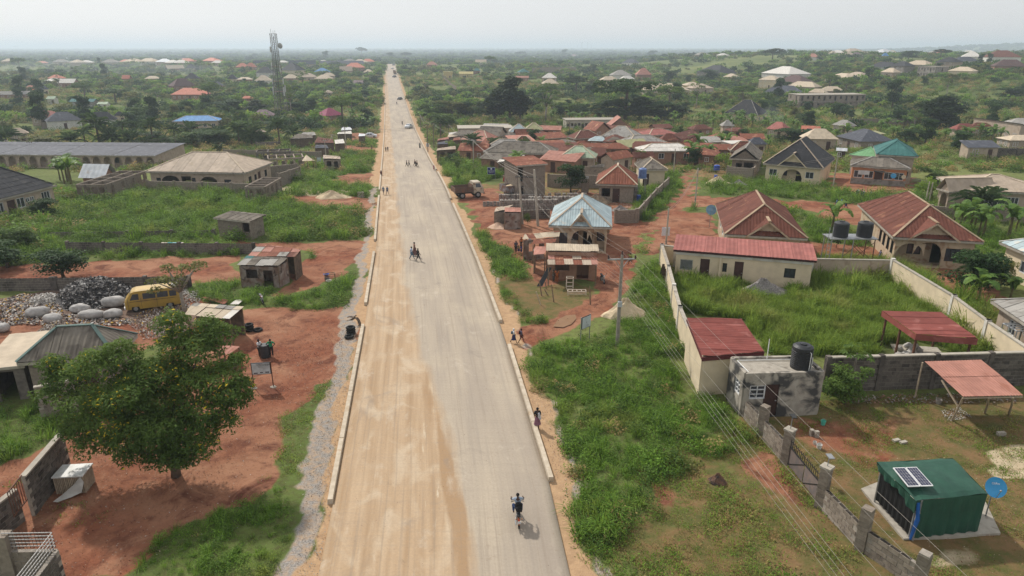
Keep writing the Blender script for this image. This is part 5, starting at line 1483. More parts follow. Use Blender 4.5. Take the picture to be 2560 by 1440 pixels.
shack('grey tin stall tucked behind the rust roofed stall',[(1330,612),(1388,606),(1392,596),(1334,600)],(2.0,2.0,2.2,2.2),RF['rust'],TINW,walls=())
shack('tin kiosk with a pink sheet roof at the sand heap',[(1259,531),(1304,531),(1302,519),(1262,519)],(2.1,2.1,2.2,2.2),RF['palepink'],TINW,sl=2)
shack('low workshop hut with brown bent sheets beside the tin kiosk',[(1235,530),(1262,526),(1285,514),(1240,519)],(1.8,1.9,2.1,2.0),RF['beige'],WL['block'],sl=3)
c,w,d,rz=eaves((1291,414),(1368,409),5.0,d=5,ov=.2)
house('tall narrow block building with a rusty roof and an outside staircase',c,w,d,rz,4.9, 'mono',.5,.3, 'block', 'rust',sheets=True,F=[('o',w*.12,.8,2.6,4.6),('o',w*.14,.8,0,2)])
c,w,d,rz=eaves((1489,461),(1594,464),2.6,d=8);house('block house with an orange rust hipped roof and pale ridges',c,w,d,rz,2.6, 'hip',ridge_height(c,2.6,1558,412),.5, 'block', 'rust', 'cream',ax='y',rl=1.2,sheets=True,period=.25,amp=.04,F=[('o',w*.2,1.2,.8,2),('d',w*.5,1,0,2)])
c,w,d,rz=eaves((1602,425),(1672,425),2.7,d=7);house('small cream house with a grey asbestos roof and pale ridges',c,w,d,rz,2.7, 'hip',ridge_height(c,2.7,1638,396),.4, 'cream', 'asbestos', 'cream',ax='y',rl=1,sheets=True,F=[('d',w*.15,1,0,2)])
c,w,d,rz=eaves((1907,411),(2059,420),2.9,d=12.5);hN=ridge_height((c[0],c[1]-1,c[2]),2.9,1993,347)
house('bungalow with a tall dark tiled pyramid roof and an arched porch',c,w,d,rz,2.9, 'hip',hN,.5, 'cream', 'slate', 'beige',ax='y',rl=2.5,sheets=True,sw=6,sl=.45,period=.5,amp=.012,F=[HIPW(w*.14),('a',w*.5,3.2,0,2.3),HIPW(w*.82)],ver=1.6,gable=(-.1,4.6,2.0))
c,w,d,rz=eaves((2190,388),(2296,392),4.6,d=11);house('two tone house with a big teal hipped roof behind the orange office',c,w,d,rz,4.6, 'hip',ridge_height(c,4.6,2245,350),.5, 'beige', 'teal', 'teal',ax='y',rl=1.2,sheets=True,sw=2,sl=9,F=[HIPW(w*.8)])
c,w,d,rz=eaves((2121,389),(2199,394),3.4,d=7);house('wing with a light green pyramid roof beside the teal roof',c,w,d,rz,3.4, 'hip',ridge_height(c,3.4,2165,369),.4, 'white', 'green', 'green',ax='y',rl=.2,F=[HIPW(1.2)])
c,w,d,rz=eaves((2124,416),(2279,423),2.9,d=6.5)
eO=house('orange office building with a grey ribbed roof and white windows',c,w,d,rz,2.9, 'hip',ridge_height(c,2.9,2200,394),.4, 'orange', 'asbestos', 'asbestos2',sheets=True,sw=1,sl=9,F=[('w',w*k,1.3,1.0,2.2, 'w')for k in(.12,.32,.68,.87)]+[('d',w*.5,1.2,0,2.1)])
M().box((0,-d/2-.05,.45),(w+.1,.1,.9)).lobj('stone_plinth',WL['grey'],eO);M().box((0,-d/2-.5,2.3),(1.6,1.0,.08)).lobj('door_canopy',BLACKM,eO)
b=M().tube((w*.27,-d/2-.06,1.7),(w*.27,-d/2-.14,1.7),.42,n=18);b.lobj('round_sign',BLUED,eO);M().tube((w*.455,-d/2-.06,1.6),(w*.455,-d/2-.14,1.6),.32,n=18).lobj('round_sign',WL['cream'],eO)
M().box((-w*.28,-d/2-.09,1.9),(1.7,.04,.7)).lobj('white_banner',WFRAME,eO)
c,w,d,rz=eaves((2403,477),(2640,486),2.8,d=10);house('long bungalow with a beige roof at the right edge',c,w,d,rz,2.8, 'hip',ridge_height(c,2.8,2460,437),.5, 'beige', 'beige', 'cream',sheets=True,sw=2,sl=9,period=.5,F=[('d',1.2,1.0,0,2.2),HIPW(3.2,1,.9,1.2),HIPW(w*.43,1.2,.8,1.3),HIPW(w*.6,1.4,.8,1.3)])
c,w,d,rz=eaves((2337,471),(2372,480),2.7,d=7);house('gabled entrance porch with arches on the beige roofed bungalow',c,w,d,rz,2.7, 'gable',1.5,.4, 'beige', 'beige', 'cream',ax='y',F=[('a',w*.5,w*.7,0,2.3)],L=[('a',2,2.2,0,2.3)],name='porch',cat='porch')
hwall('block garden wall below the beige roofed bungalow',[(2322,540),(2382,546),(2600,560)],1.5, 'block')
c,w,d,rz=eaves((1823,397),(1898,400),3.0,d=10);house('half built block house with a torn grey and green gable roof',c,w,d,rz,3.0, 'gable',1.9,.5, 'block', 'asbestos', 'asbestos2',ax='y',F=[('o',w*.3,1,.8,2.2),('o',w*.7,1.6,.5,2.4)])
hwall('block wall in front of the half built house',[(1815,446),(1880,452),(1900,420)],2.0, 'block')
V=[('long verandah house with a grey asbestos hipped roof',1207,382,1387,385,355,.5, 'asbestos', 'mud', 'hip',2.7,1),('grey roof behind the long asbestos roofed house',1216,368,1312,369,348,.6, 'asbestos2', 'mud', 'hip',2.7,1),('house with a dusky pink hipped roof near the roadside stalls',1150,350,1220,354,326,.8, 'palepink', 'beige', 'hip',2.6,1),('house with a grey gable roof behind the dusky pink roof',1190,338,1248,340,317,.9, 'asbestos', 'beige', 'gable',2.7,1),('house with a blue grey pyramid roof and a tank above it',1272,331,1322,331,310,.9, 'paleblue', 'beige', 'hip',2.6,1),('house with a yellow green pyramid roof',1312,325,1358,325,307,.9, 'olive', 'mud', 'hip',2.6,0),('rusty gabled hut in front of the blue grey roof',1290,340,1338,339,323,.7, 'rust', 'mud', 'gable',2.3,0),('small dark rusty hut behind the grey verandah house',1288,354,1330,354,341,.7, 'rustdark', 'mud', 'hip',2.2,0),('long low hut with a flaking rusty lean-to roof',1352,348,1421,345,332,.5, 'rust', 'mud', 'mono',2.2,0),('dark rust roofed house left of the grey cross roof',1437,347,1506,345,326,.7, 'rustdark', 'mud', 'hip',2.5,0),('house with a pale green pyramid roof',1398,394,1488,396,365,.8, 'palegreen', 'beige', 'hip',2.6,1),('house with a high grey cross hipped roof in the middle of the village',1501,342,1590,345,315,.8, 'asbestos2', 'mud', 'hip',2.7,1),('house with a steep faded pink gable roof',1522,318,1580,318,291,1.1, 'palepink', 'mud', 'gable',2.6,0),('rust and grey patched gable hut left of the steep pink roof',1488,328,1531,326,304,1.0, 'rust', 'mud', 'gable',2.4,0),('little hut with a pale blue tin roof',1469,353,1519,354,341,.7, 'paleblue', 'mud', 'hip',2.3,0),('hut with a plain grey tin roof beside the pale blue one',1513,354,1550,356,343,.7, 'asbestos', 'mud', 'hip',2.3,0),('small rusty pyramid roof right of the grey tin hut',1541,356,1576,351,337,.8, 'rustdark', 'mud', 'hip',2.3,0),('house with a smooth pink hipped roof below the banana grove',1622,339,1698,336,322,.7, 'pink', 'mud', 'hip',2.5,1),('brown rusty hut overlapping the pink hipped roof',1652,352,1699,352,334,.7, 'maroon', 'mud', 'hip',2.5,0),('wide house with a grey slab-like asbestos hip roof',1571,362,1670,358,338,.6, 'asbestos2', 'mud', 'hip',2.7,1),('hut with a green and rust gabled front',1556,370,1626,366,349,.7, 'olive', 'mud', 'gable',2.4,0),('long narrow rusty roof slanting beside the bananas',1705,348,1751,339,330,.4, 'rustdark', 'mud', 'gable',2.0,0),('pair of joined maroon roofs near the palm, left half',1690,368,1738,370,348,.7, 'maroon', 'mud', 'hip',2.4,0),('pair of joined maroon roofs near the palm, right half',1728,364,1770,362,345,.8, 'maroon', 'mud', 'hip',2.4,0),('house with a roof half whitewashed half rusty',1603,379,1740,378,359,.5, 'white', 'mud', 'hip',2.6,1),('rust roofed hut with a cream wall and a barred window',1533,400,1586,394,379,.6, 'rust', 'beige', 'gable',2.5,0),('rust roofed hut with white flecks beside the cream walled hut',1584,395,1638,394,380,.6, 'rustdark', 'mud', 'gable',2.4,0),('rusty roof in the shade behind the pale green pyramid',1440,366,1480,365,352,.7, 'rust', 'mud', 'hip',2.2,0),('rusty lean-to right of the pale green pyramid roof',1474,390,1512,391,370,.8, 'rustdark', 'mud', 'mono',2.2,0),('maroon roofed house behind the half built house',1826,377,1898,378,354,.7, 'maroon', 'mud', 'hip',2.5,1),('house with a dark blue grey roof right of the maroon one',1872,362,1920,362,344,.7, 'slateblue', 'beige', 'hip',2.5,0),('small hut with a striped grey pyramid roof in the bananas',1806,316,1838,316,299,.9, 'asbestos2', 'beige', 'hip',2.4,0),('big dark slate hipped house in the green field',1811,283,1894,288,250,.8, 'slate', 'cream', 'hip',3.0,1),('house with a pink roof beside rising smoke',1914,323,1960,326,305,.7, 'pink', 'beige', 'hip',2.5,0),('house with an orange gable roof behind the bananas',2003,330,2052,331,315,.7, 'salmon', 'beige', 'gable',2.5,0),('small navy roof in front of the orange gable',2004,337,2040,338,322,.7, 'slateblue', 'beige', 'hip',2.2,0),('house with a wide cream hipped roof behind banana clumps',2012,348,2098,349,322,.7, 'cream', 'beige', 'hip',2.6,0),('house with a charcoal hipped roof right of the cream roof',2088,343,2152,353,323,.8, 'slateblue', 'block', 'hip',2.6,0),('small grey hipped roof standing alone above the bananas',2078,313,2121,316,300,.7, 'asbestos2', 'beige', 'hip',2.3,0),('low block building with a pale green lean-to roof',2160,338,2216,336,329,.5, 'olive', 'block', 'mono',2.4,0),('bright red roof behind the tall dark tree at the right',2391,325,2446,325,309,.6, 'red', 'beige', 'hip',2.4,0),('brown roof joined to the bright red roof',2424,323,2492,324,307,.6, 'maroon', 'beige', 'hip',2.4,0),('long grey lean-to roof slanting at the right edge',2425,316,2549,328,304,.4, 'asbestos2', 'beige', 'monof',2.6,0),('pale grey hipped roof at the right edge of the village',2510,320,2640,322,296,.7, 'asbestos2', 'beige', 'hip',2.7,0),('low building with a flat dark roof at the right',2420,370,2505,370,352,.5, 'slateblue', 'beige', 'mono',2.4,0),('roof corner in cream at the far right above the bananas',2525,352,2620,352,338,.6, 'cream', 'beige', 'hip',2.5,0),('white zinc lean-to hiding under trees left of the teal roof',2090,378,2118,379,373,.6, 'zinc', 'block', 'mono',2.2,0),('two storey white villa with a pale hipped roof',1902,183,1972,185,166,.7, 'white', 'white', 'hip',5.6,0),('two storey cream villa with a beige pyramid roof in front of the white villa',1895,200,1941,200,189,.8, 'cream', 'cream', 'hip',5.2,0),('house with a brown black hipped roof beside the cream villa',1938,206,2006,206,188,.7, 'brown', 'beige', 'hip',3,0),('long low house with a blue grey roof on the valley slope',1911,230,2003,230,214,.5, 'slateblue', 'white', 'hip',3,0),('wide beige roof between the dark roofs on the slope',1965,217,2038,217,204,.5, 'cream', 'beige', 'hip',3,0),('beige roof left of the unfinished two storey building',2019,232,2066,232,222,.6, 'cream', 'beige', 'hip',3,0),('peach hipped roof behind the unfinished two storey building',2050,229,2112,227,216,.6, 'cream', 'beige', 'hip',3,0),('peach roofed bungalow on the far slope, left of a pair',2060,194,2112,196,183,.7, 'cream', 'beige', 'hip',3,0),('peach roofed bungalow on the far slope, right of a pair',2101,191,2150,192,180,.7, 'beige', 'beige', 'hip',3,0),('long black roofed house on the hill',2168,168,2232,168,155,.5, 'slate', 'white', 'hip',3.2,0),('two storey house with black roof and white window frames',2224,165,2262,165,153,.8, 'slate', 'slateblue', 'hip',5.6,0),('large cream roofed house on the hill behind a dark tree',2257,162,2316,162,151,.6, 'cream', 'beige', 'hip',3.2,0),('small beige roof in front of the black roofed hill house',2200,181,2234,181,170,.7, 'cream', 'beige', 'hip',3,0),('square two storey house with a charcoal pyramid roof',2337,155,2385,155,143,.8, 'slate', 'beige', 'hip',5.2,0),('cream bungalow with a peach roof alone on the green hill',2368,178,2434,178,167,.7, 'cream', 'cream', 'hip',3.0,0),('white hill villa with a pale pyramid roof',2404,142,2456,142,129,.8, 'white', 'white', 'hip',5,0),('grey roofed house below the white hill villa',2394,153,2452,153,142,.6, 'slateblue', 'white', 'hip',3.2,0),('big house with a dark red hipped roof on the right hilltop',2470,143,2556,143,126,.7, 'maroon', 'white', 'hip',5,0),('charcoal roofed house below the dark red hilltop roof',2486,166,2570,166,149,.6, 'brown', 'maroonw', 'hip',3.2,0),('distant white house with pale salmon roof in the right fields',2014,143,2044,143,134,.7, 'palepink', 'white', 'hip',3,0),('tiny cream pyramid roof far off right',2079,134,2094,134,127,.8, 'cream', 'white', 'hip',3,0),('pair of far cream roofs, the left one',2100,137,2118,137,131,.7, 'cream', 'white', 'hip',3,0),('pair of far cream roofs, the right one',2116,137,2136,137,130,.7, 'cream', 'white', 'hip',3,0),('small bright blue roof far off right',2206,140,2223,140,132,.7, 'blue', 'white', 'hip',3,0),('beige pyramid roof far off beside the bright blue one',2223,133,2247,133,126,.7, 'cream', 'white', 'hip',3,0),('far grey purple roof left of the bright blue one',2130,140,2160,140,131,.7, 'purple', 'beige', 'hip',3,0),('lone blue grey hipped bungalow in the far fields',1554,157,1589,157,147,.7, 'slateblue', 'white', 'hip',3,0),('small green pyramid roof beside the long yellow wall',1298,181,1325,181,172,.9, 'teal', 'cream', 'hip',3,0),('brown sided shed with a flat pinkish roof among trees',1289,195,1322,195,190,.5, 'palepink', 'mud', 'gable',2.6,0),('pale steep roofed house left of the dark tree clump',1353,195,1388,195,183,.8, 'white', 'beige', 'hip',3.5,0),('beige roofed house in front of the pale steep roof',1356,210,1398,209,197,.8, 'cream', 'beige', 'hip',3,0),('grey roofed two storey house in the middle fields',1531,188,1580,188,175,.8, 'asbestos2', 'white', 'hip',4.5,0),('pinkish pyramid roofed house in the middle fields',1591,187,1630,187,170,.8, 'palepink', 'mud', 'hip',4,0),('cream roof left of the grey two storey house',1506,200,1547,200,191,.6, 'cream', 'beige', 'hip',3,0),('white roof below the pinkish pyramid roof',1555,198,1588,198,189,.6, 'white', 'beige', 'hip',3,0),('first house from the left in the row of beige hipped twins',1610,225,1656,225,211,.8, 'cream', 'beige', 'hip',3,0),('second beige hipped twin, standing behind the row',1636,219,1672,219,209,.8, 'beige', 'beige', 'hip',3,0),('third beige hipped twin, in the middle of the row',1673,226,1726,226,212,.8, 'cream', 'beige', 'hip',3,0),('yellow walled twin behind the middle of the row',1661,218,1702,218,208,.8, 'cream', 'yellow', 'hip',3,0),('right front house in the row of beige hipped twins',1732,221,1786,221,209,.8, 'beige', 'beige', 'hip',3,0),('yellow walled twin at the right end of the row',1717,214,1760,214,205,.8, 'cream', 'yellow', 'hip',3,0),('large black roofed house with a blue wall in the middle fields',1740,180,1800,182,163,.7, 'slate', 'slateblue', 'hip',4,0),('small cream pyramid roof at the edge of the dark trees',1806,193,1839,193,184,.8, 'cream', 'beige', 'hip',3,0),('tiny red roofed white house beyond the road',1232,153,1247,153,142,.9, 'salmon', 'white', 'hip',3,0),('long white roofed hall in the far fields',1306,148,1346,148,141,.5, 'white', 'white', 'hip',3,0),('far lilac roof with several gables',1412,144,1441,144,136,.7, 'purple', 'white', 'hip',3,0),('far house with pinkish gables right of the road',1065,162,1092,162,154,.7, 'palepink', 'mud', 'hip',3,0),('small yellow tower house right of the road',1107,180,1131,180,166,.8, 'yellowr', 'yellow', 'flat',5,0),('long yellow roofed shed right of the road',1147,185,1183,185,179,.4, 'yellowr', 'yellow', 'gable',3,0),('red walled house with a teal pyramid roof',1182,177,1201,177,170,.9, 'teal', 'mud', 'hip',3,0),('far beige gable roof beyond the teal pyramid',1188,157,1216,157,149,.6, 'cream', 'white', 'gable',3,0),('two storey white house with a black pyramid roof behind the tower',638,182,679,182,167,.8, 'slate', 'white', 'hip',5.4,0),('beige roofed bungalow in front of the black pyramid roof',635,202,677,202,188,.8, 'cream', 'white', 'hip',3,0),('large two storey house with a charcoal roof right of the tower',698,176,742,176,157,.9, 'slate', 'cream', 'hip',5.4,0),('low beige roof below the large charcoal roof',706,196,742,196,186,.7, 'cream', 'mud', 'hip',3,0),('brown beige roof left of the blue roof',749,193,786,193,183,.7, 'beige', 'beige', 'hip',3,0),('beige roofed house with pale arches near the blue roof',785,197,824,197,187,.7, 'cream', 'cream', 'hip',3,0),('cream roof just behind the arched beige house',802,190,836,190,182,.7, 'cream', 'beige', 'hip',3,0),('bright blue hipped roof in the left distance',784,180,819,180,170,.8, 'blue', 'beige', 'hip',3,0),('large vermilion roofed hall left of the far road',860,169,913,169,157,.7, 'salmon', 'mud', 'hip',4,0),('beige gable joined to the vermilion hall',850,178,882,178,166,.8, 'beige', 'beige', 'gable',3.4,0),('cream roofed house right of the vermilion hall',907,181,933,181,173,.8, 'cream', 'beige', 'hip',3,0),('long grey school roof in the left distance',802,161,912,161,152,.25, 'slateblue', 'beige', 'gable',3,0),('second long grey roof left of the school roof',722,161,790,161,151,.25, 'slateblue', 'beige', 'gable',3,0),('long pale walled block behind the salmon roofs',632,159,668,159,151,.3, 'slateblue', 'cream', 'gable',3.4,0),('white hut with a blue base in the green field',883,207,907,207,201,.7, 'purple', 'white', 'gable',2.6,0),('little thatched looking hut in the bushes',808,232,829,232,225,.9, 'beige', 'beige', 'hip',2.4,0),('house with a plum coloured pyramid roof near the road',814,291,862,287,270,.9, 'magenta', 'mud', 'hip',2.2,0),('house with a purple grey hipped roof below the tower',627,290,684,289,274,.7, 'purple', 'mud', 'hip',2.6,0),('house with a pinkish red roof in the left fields',73,294,139,294,277,.7, 'pink', 'beige', 'hip',2.8,0),('house with a slate hipped roof and a pale blue fascia',116,305,207,300,280,.7, 'slateblue', 'white', 'hip',2.8,0),('white house with black roofs behind the tall palm',213,302,292,299,280,.6, 'slate', 'white', 'hip',2.8,0),('small black hipped roof right of the tall palm',285,290,313,289,279,.8, 'slate', 'cream', 'hip',2.8,0),('big house with a bright blue roof in the left fields',430,304,546,302,289,.5, 'blue', 'beige', 'hip',3.0,1),('salmon roofed bungalow with a gabled porch',425,237,508,237,220,.6, 'salmon', 'mud', 'hip',2.8,0),('house with a brown hipped roof behind the salmon bungalow',434,216,491,214,196,.7, 'brown', 'mud', 'hip',3,0),('house with a black pyramid roof behind the brown roof',459,197,496,197,183,.8, 'slate', 'mud', 'hip',3,0),('long shed with a teal roof in the left fields',172,255,234,255,247,.35, 'teal', 'slateblue', 'gable',2.6,0),('little white hut with a green roof in the left fields',114,248,136,248,241,.8, 'palegreen', 'white', 'gable',2.4,0),('little white hut with a pale green roof beside the big tree',241,261,267,261,255,.7, 'palegreen', 'white', 'gable',2.4,0),('long grey roofed block at the left edge',-20,238,75,236,228,.3, 'asbestos2', 'mud', 'gable',2.6,0),('red roof in the haze at the left',117,196,148,196,187,.7, 'salmon', 'mud', 'hip',3,0),('white roof below the hazy red roof',110,203,142,203,195,.7, 'white', 'mud', 'hip',3,0),('pair of white roofs in the left haze',142,208,184,208,197,.6, 'white', 'mud', 'gable',3,0),('faded red roof left of the white roofs',60,221,84,221,213,.7, 'palepink', 'mud', 'hip',3,0),('low red hipped roof near the long grey block',64,232,92,232,223,.7, 'salmon', 'mud', 'hip',2.6,0),('dark blue roofed house with pale walls at the left',98,224,123,223,214,.8, 'slateblue', 'cream', 'hip',3,0),('single red gable among trees at the left',303,197,323,197,188,.8, 'salmon', 'mud', 'gable',3,0),('hazy pair of cream roofs in the left distance',418,172,462,171,163,.5, 'cream', 'mud', 'gable',3,0),('hazy dark pyramid roof right of the cream pair',462,171,489,171,158,.9, 'slate', 'beige', 'hip',3.4,0),('hazy salmon roofs beside the tower, left part',588,168,618,168,158,.7, 'salmon', 'mud', 'hip',3,0),('hazy salmon roofs beside the tower, right part',612,168,637,168,157,.7, 'salmon', 'mud', 'hip',3,0),('thin beige hipped roof in the left middle distance',360,197,396,197,190,.6, 'cream', 'mud', 'hip',3,0),('black pyramid roof in the green field left of the tower',566,198,593,198,186,.9, 'slate', 'cream', 'hip',3,0),('small grey hip roofed house left of the tower',530,214,557,214,204,.9, 'slateblue', 'mud', 'hip',3,0),('wide beige roof right of the black pyramid roof',590,199,630,199,193,.6, 'cream', 'mud', 'hip',3,0),('small red roof in the palms left of the tower',605,247,636,246,240,.7, 'salmon', 'mud', 'hip',2.4,0),('hut with a thin beige roof behind the palms at the left',18,336,72,334,320,.8, 'beige', 'beige', 'hip',2.5,0),('beige roofed hut beside the road shanties',632,332,668,330,322,.8, 'beige', 'mud', 'hip',2.3,0),]
WL['maroonw']=WL['mud'];WL['slateblue']=WL['grey'];RF['yellowr']=roofm('yellow roof',(.60,.50,.22))
for k,(lb,x0,y0,x1,y1,yr_,dp,rm_,wm_,kd,hh,near)in enumerate(V):
 if k<12 or near:H(lb,x0,y0,x1,y1,yr_,dp,rm_,wm_,kd,hh,far=False,sheets=(near and y0>310),sw=1.2,sl=1.6,trim='cream' if rm_ not in('slate', 'asbestos')else 'asbestos2',period=.3)
 else:H(lb,x0,y0,x1,y1,yr_,dp,rm_,wm_,kd,hh,far=True,period=.6,amp=.04,nf=None if y0>175 else 3)
n_h=0
for k in range(400):
 px,py=rnd.uniform(1110,1900),rnd.uniform(330,430);q=P(px,py)
 if n_h>=34 or not bool(clear(np.array([q.x]),np.array([q.y]),1.2)[0])or 1550<px<1720 and py>400:continue
 w=rnd.uniform(4,7);d=rnd.uniform(3.5,5.5);rm_=rnd.choice(('rust', 'rust', 'rustdark', 'maroon', 'asbestos', 'asbestos2', 'palepink'));kd=rnd.choice(('hip', 'gable', 'mono'))
 BLOCK_N=len(BLOCK)
 house('%s %s roofed hut %s'%({'hip':'small hipped', 'gable':'narrow gabled', 'mono':'low lean-to'}[kd],{'rust':'rusty', 'rustdark':'dark rusty', 'maroon':'maroon', 'asbestos':'grey', 'asbestos2':'pale grey', 'palepink':'faded pink'}[rm_],area(px,py)),q,w,d,rnd.uniform(-.5,.5),2.3,kd,rnd.uniform(.7,1.3),.4, 'mud',rm_,F=[('d',w*.35,.9,0,2.0),('w',w*.75,.8,1,1.9)],far=True,period=.4,group='infill huts of the village')
 n_h+=1
unfinished('unfinished two storey concrete building on the valley slope',(2000,238),(2165,234),5.6,10,6,2, 'block',storeys=2)
unfinished('row of unfinished flat roofed rooms behind the village',(1417,301),(1542,300),2.8,7,7,1, 'concrete',slab=True)
unfinished('long low flat roofed building behind the pink roof',(1147,322),(1281,321),2.7,8,5,1, 'beige',slab=True)
unfinished('grey office block on the far hill',(2296,165),(2340,166),6,9,3,1, 'grey',storeys=2)
c,w,d,rz=eaves((1826,361),(1884,360),3.0,d=6);house('flat roofed unfinished block house with a white parapet',c,w,d,rz,3.0, 'flat',.1,.1, 'block', 'white',F=[HIPW(w*.35),HIPW(w*.75)])
hwall('long yellow compound wall in the far fields',[(1330,183),(1440,181)],5, 'block')
for lb,pts,h in(('block wall around an empty plot on the valley slope',[(2010,262),(2085,276),(2160,268)],1.8),('dark block wall behind the pale green pyramid roof',[(1310,410),(1535,414)],2.4),('block wall behind the parked trucks',[(1368,468),(1530,472)],2.2),('brown boundary wall across the right fields',[(2120,316),(2290,316)],2.5),('block wall at the far right below the flat dark roof',[(2415,392),(2600,396)],2.2),('block wall of the block maker\'s yard along the red track',[(1535,558),(1592,556),(1640,500),(1670,470)],1.6),('grey block wall by the slate roofed house at the left',[(105,322),(205,316)],2),('dark block wall under the blue roofed house',[(700,370),(640,372)],1.6),('wall line climbing the field right of the far road',[(1105,192),(1125,214),(1150,232)],2.0)):hwall(lb,pts,h, 'block' if 'dark' not in lb else 'blockold')
HM={}
for i,(rm_,wm_)in enumerate((('cream', 'white'),('white', 'beige'),('beige', 'beige'),('salmon', 'mud'),('slate', 'white'),('asbestos2', 'beige'),('white', 'white'),('zinc', 'beige'))):
 w,d=(13,10)if i%2 else(16,9);b=M();b.box((0,0,1.4),(w,d,3.2));wmsh=b.mesh('wall',WL[wm_]);r=M()
 for pl in roof_geo('hip',w,d,.7,3.0,2.6)[0]:r.face(pl)
 HM[i]=(wmsh,r.mesh('roof',RF[rm_]),('cream', 'white', 'beige', 'salmon red', 'charcoal', 'grey', 'off-white', 'zinc')[i])
spots=[]
for k in range(620):
 px=rnd.choice((rnd.uniform(0,940),rnd.uniform(0,700),rnd.uniform(1020,2540)));py=rnd.choice((rnd.uniform(127,140),rnd.uniform(135,165)))if px<960 else rnd.uniform(124,146)
 spots.append((px,py))
n_t=0;town,town_roofs=M(),M()
for k,(px,py)in enumerate(spots):
 p=P(px,py)
 if p.y>3800 or(px>1750 and p.y<850):continue
 if not bool(clear(np.array([p.x]),np.array([p.y]),12)[0]):continue
 n_t+=1
 if n_t>105:
  r_=rnd.uniform(.8,1.4);w,d=13*r_,9*r_;a_=rnd.uniform(-.6,.6);town.box((p.x,p.y,p.z+1.4*r_),(w,d,3.2*r_),a_)
  for pl in roof_geo('hip',w,d,.7,3.0*r_,2.6*r_)[0]:town_roofs.face([(p.x+q[0]*math.cos(a_)-q[1]*math.sin(a_),p.y+q[0]*math.sin(a_)+q[1]*math.cos(a_),p.z+q[2])for q in pl],n_t%4)
  reserve(p,11,9);continue
 i=rnd.randrange(8);side='left of the road' if px<960 else 'right of the road'
 e=empty('house',p, 'tiny house with %s roof %s'%(HM[i][2],area(px,py)), 'house', 'tiny houses with %s roofs %s'%(HM[i][2],area(px,py)),rnd.uniform(-.6,.6))
 e.scale=(rnd.uniform(.9,1.5),)*3;link('wall',HM[i][0],e);link('roof',HM[i][1],e)
 reserve(p,12,10)
tw=empty('distant_town',P(420,140),None,None);tw['kind']='stuff';tw['label']='pale roofs of the far town melting into haze'
town.obj('walls',WL['beige'],tw,kind='stuff');town_roofs.obj('roofs',[RF['cream'],RF['white'],RF['asbestos2'],RF['salmon']],tw,kind='stuff')
# ------------------------------------------------------------------ kerbs
def kerb_line(label,side,rows,L):
 e_=XL if side<0 else XR
 ys=[P(LE[0][0]if side<0 else RE[0][0],r).y for r in rows]
 y0,y1=ys;x=float(e_(y0));e=empty('kerb',G(x,y0),label, 'kerb', 'kerb beams along the new road');n=max(1,int((y1-y0)/L))
 for k in range(n):
  a,c=y0+(y1-y0)*k/n+.03,y0+(y1-y0)*(k+1)/n-.03
  o=side*.14;h=.30
  p0,p1=G(float(e_(a))+o,a),G(float(e_(c))+o,c)
  u=(p1-p0).normalized();nn=Vector((u.y,-u.x,0))*.15;Z=Vector((0,0,h));z_=Vector((0,0,-.15))
  M().hexa([p0-nn+z_,p0+nn+z_,p1+nn+z_,p1-nn+z_],[p0-nn*.8+Z,p0+nn*.8+Z,p1+nn*.8+Z,p1-nn*.8+Z]).obj('kerb_stone',WL['kerb'],e)
kerb_line('nearest pale concrete kerb along the left edge of the road',-1,(1262,818),4.5)
kerb_line('second kerb on the left, between the two sand ramps',-1,(764,634),4.5)
kerb_line('third kerb on the left, from the upper sand ramp to the first gap',-1,(604,492),5)
kerb_line('far kerb running up the left edge of the road',-1,(478,166),14)
kerb_line('nearest concrete kerb along the right edge of the road',1,(1206,868),4.5)
kerb_line('second kerb on the right beside the market shacks',1,(808,512),5)
kerb_line('third kerb on the right opposite the parked trucks',1,(500,432),5)
kerb_line('far kerb running up the right edge of the road',1,(426,166),14)
# ------------------------------------------------------------------ mounds
def mound(label,px,py,wpx,hpx,mat,name='sand_heap',cat='sand heap',dr=.7,seed=1):
 c=P(px,py);s=scale_at(c);w,h=wpx/s,hpx/s*1.05;rr=random.Random(seed)
 b=M();nr_,nt=9,26
 c=Vector((c.x,c.y+w*dr*.45,c.z));ph=[rr.uniform(0,6)for _ in range(6)]
 def pt(i,j):
  t=i/nr_;a=6.2832*(j%nt)/nt
  rad=1+.16*math.sin(2*a+ph[0])+.10*math.sin(3*a+ph[1])+.05*math.sin(7*a+ph[2])
  z=h*(1-t)**1.1*(1+.15*math.sin(4*a+ph[3]+5*t))+.03*h*math.sin(13*a+9*t)
  if i==0:return(c.x,c.y,c.z+h)
  return(c.x+w/2*t*rad*math.cos(a),c.y+w/2*dr*t*rad*math.sin(a),c.z+z-(.12 if i==nr_ else 0))
 for i in range(nr_):
  for j in range(nt):b.face([pt(i,j),pt(i+1,j),pt(i+1,j+1),pt(i,j+1)])
 o=b.obj(name,mat,None,label=label,cat=cat)
 reserve(c,w*.5,w*dr*.55)
 return o
SAND=mk('pale sand',(.62,.50,.34),(.52,.41,.27),1.5,.95,.6,9,.1,0,((.44,.33,.21),2.0,.6),0)
GRAV=mk('grey gravel',(.33,.30,.285),(.17,.155,.145),9,.95,.8,16,.1,0,None,0);PINKS=mk('pinkish sand',(.62,.44,.33),(.5,.34,.24),1.5,.95,.5,9,.1,0,None,0)
mound('pale sand heap beside the concrete utility pole',1568,802,108,46,SAND)
mound('grey gravel heap in front of the long cream building',1916,742,124,36,GRAV, 'gravel_heap', 'gravel heap',.6,3)
mound('yellow sand heap by the blue tank on the upper track',1799,463,58,18,SAND,seed=4);mound('grey gravel heap next to the yellow sand heap',1850,463,40,12,GRAV, 'gravel_heap', 'gravel heap',.6,5)
mound('pale pinkish sand spread in front of the tin kiosk',1245,573,62,12,PINKS,seed=6);mound('tan sand heap left of the road in the bushes',822,499,78,18,SAND,seed=7)
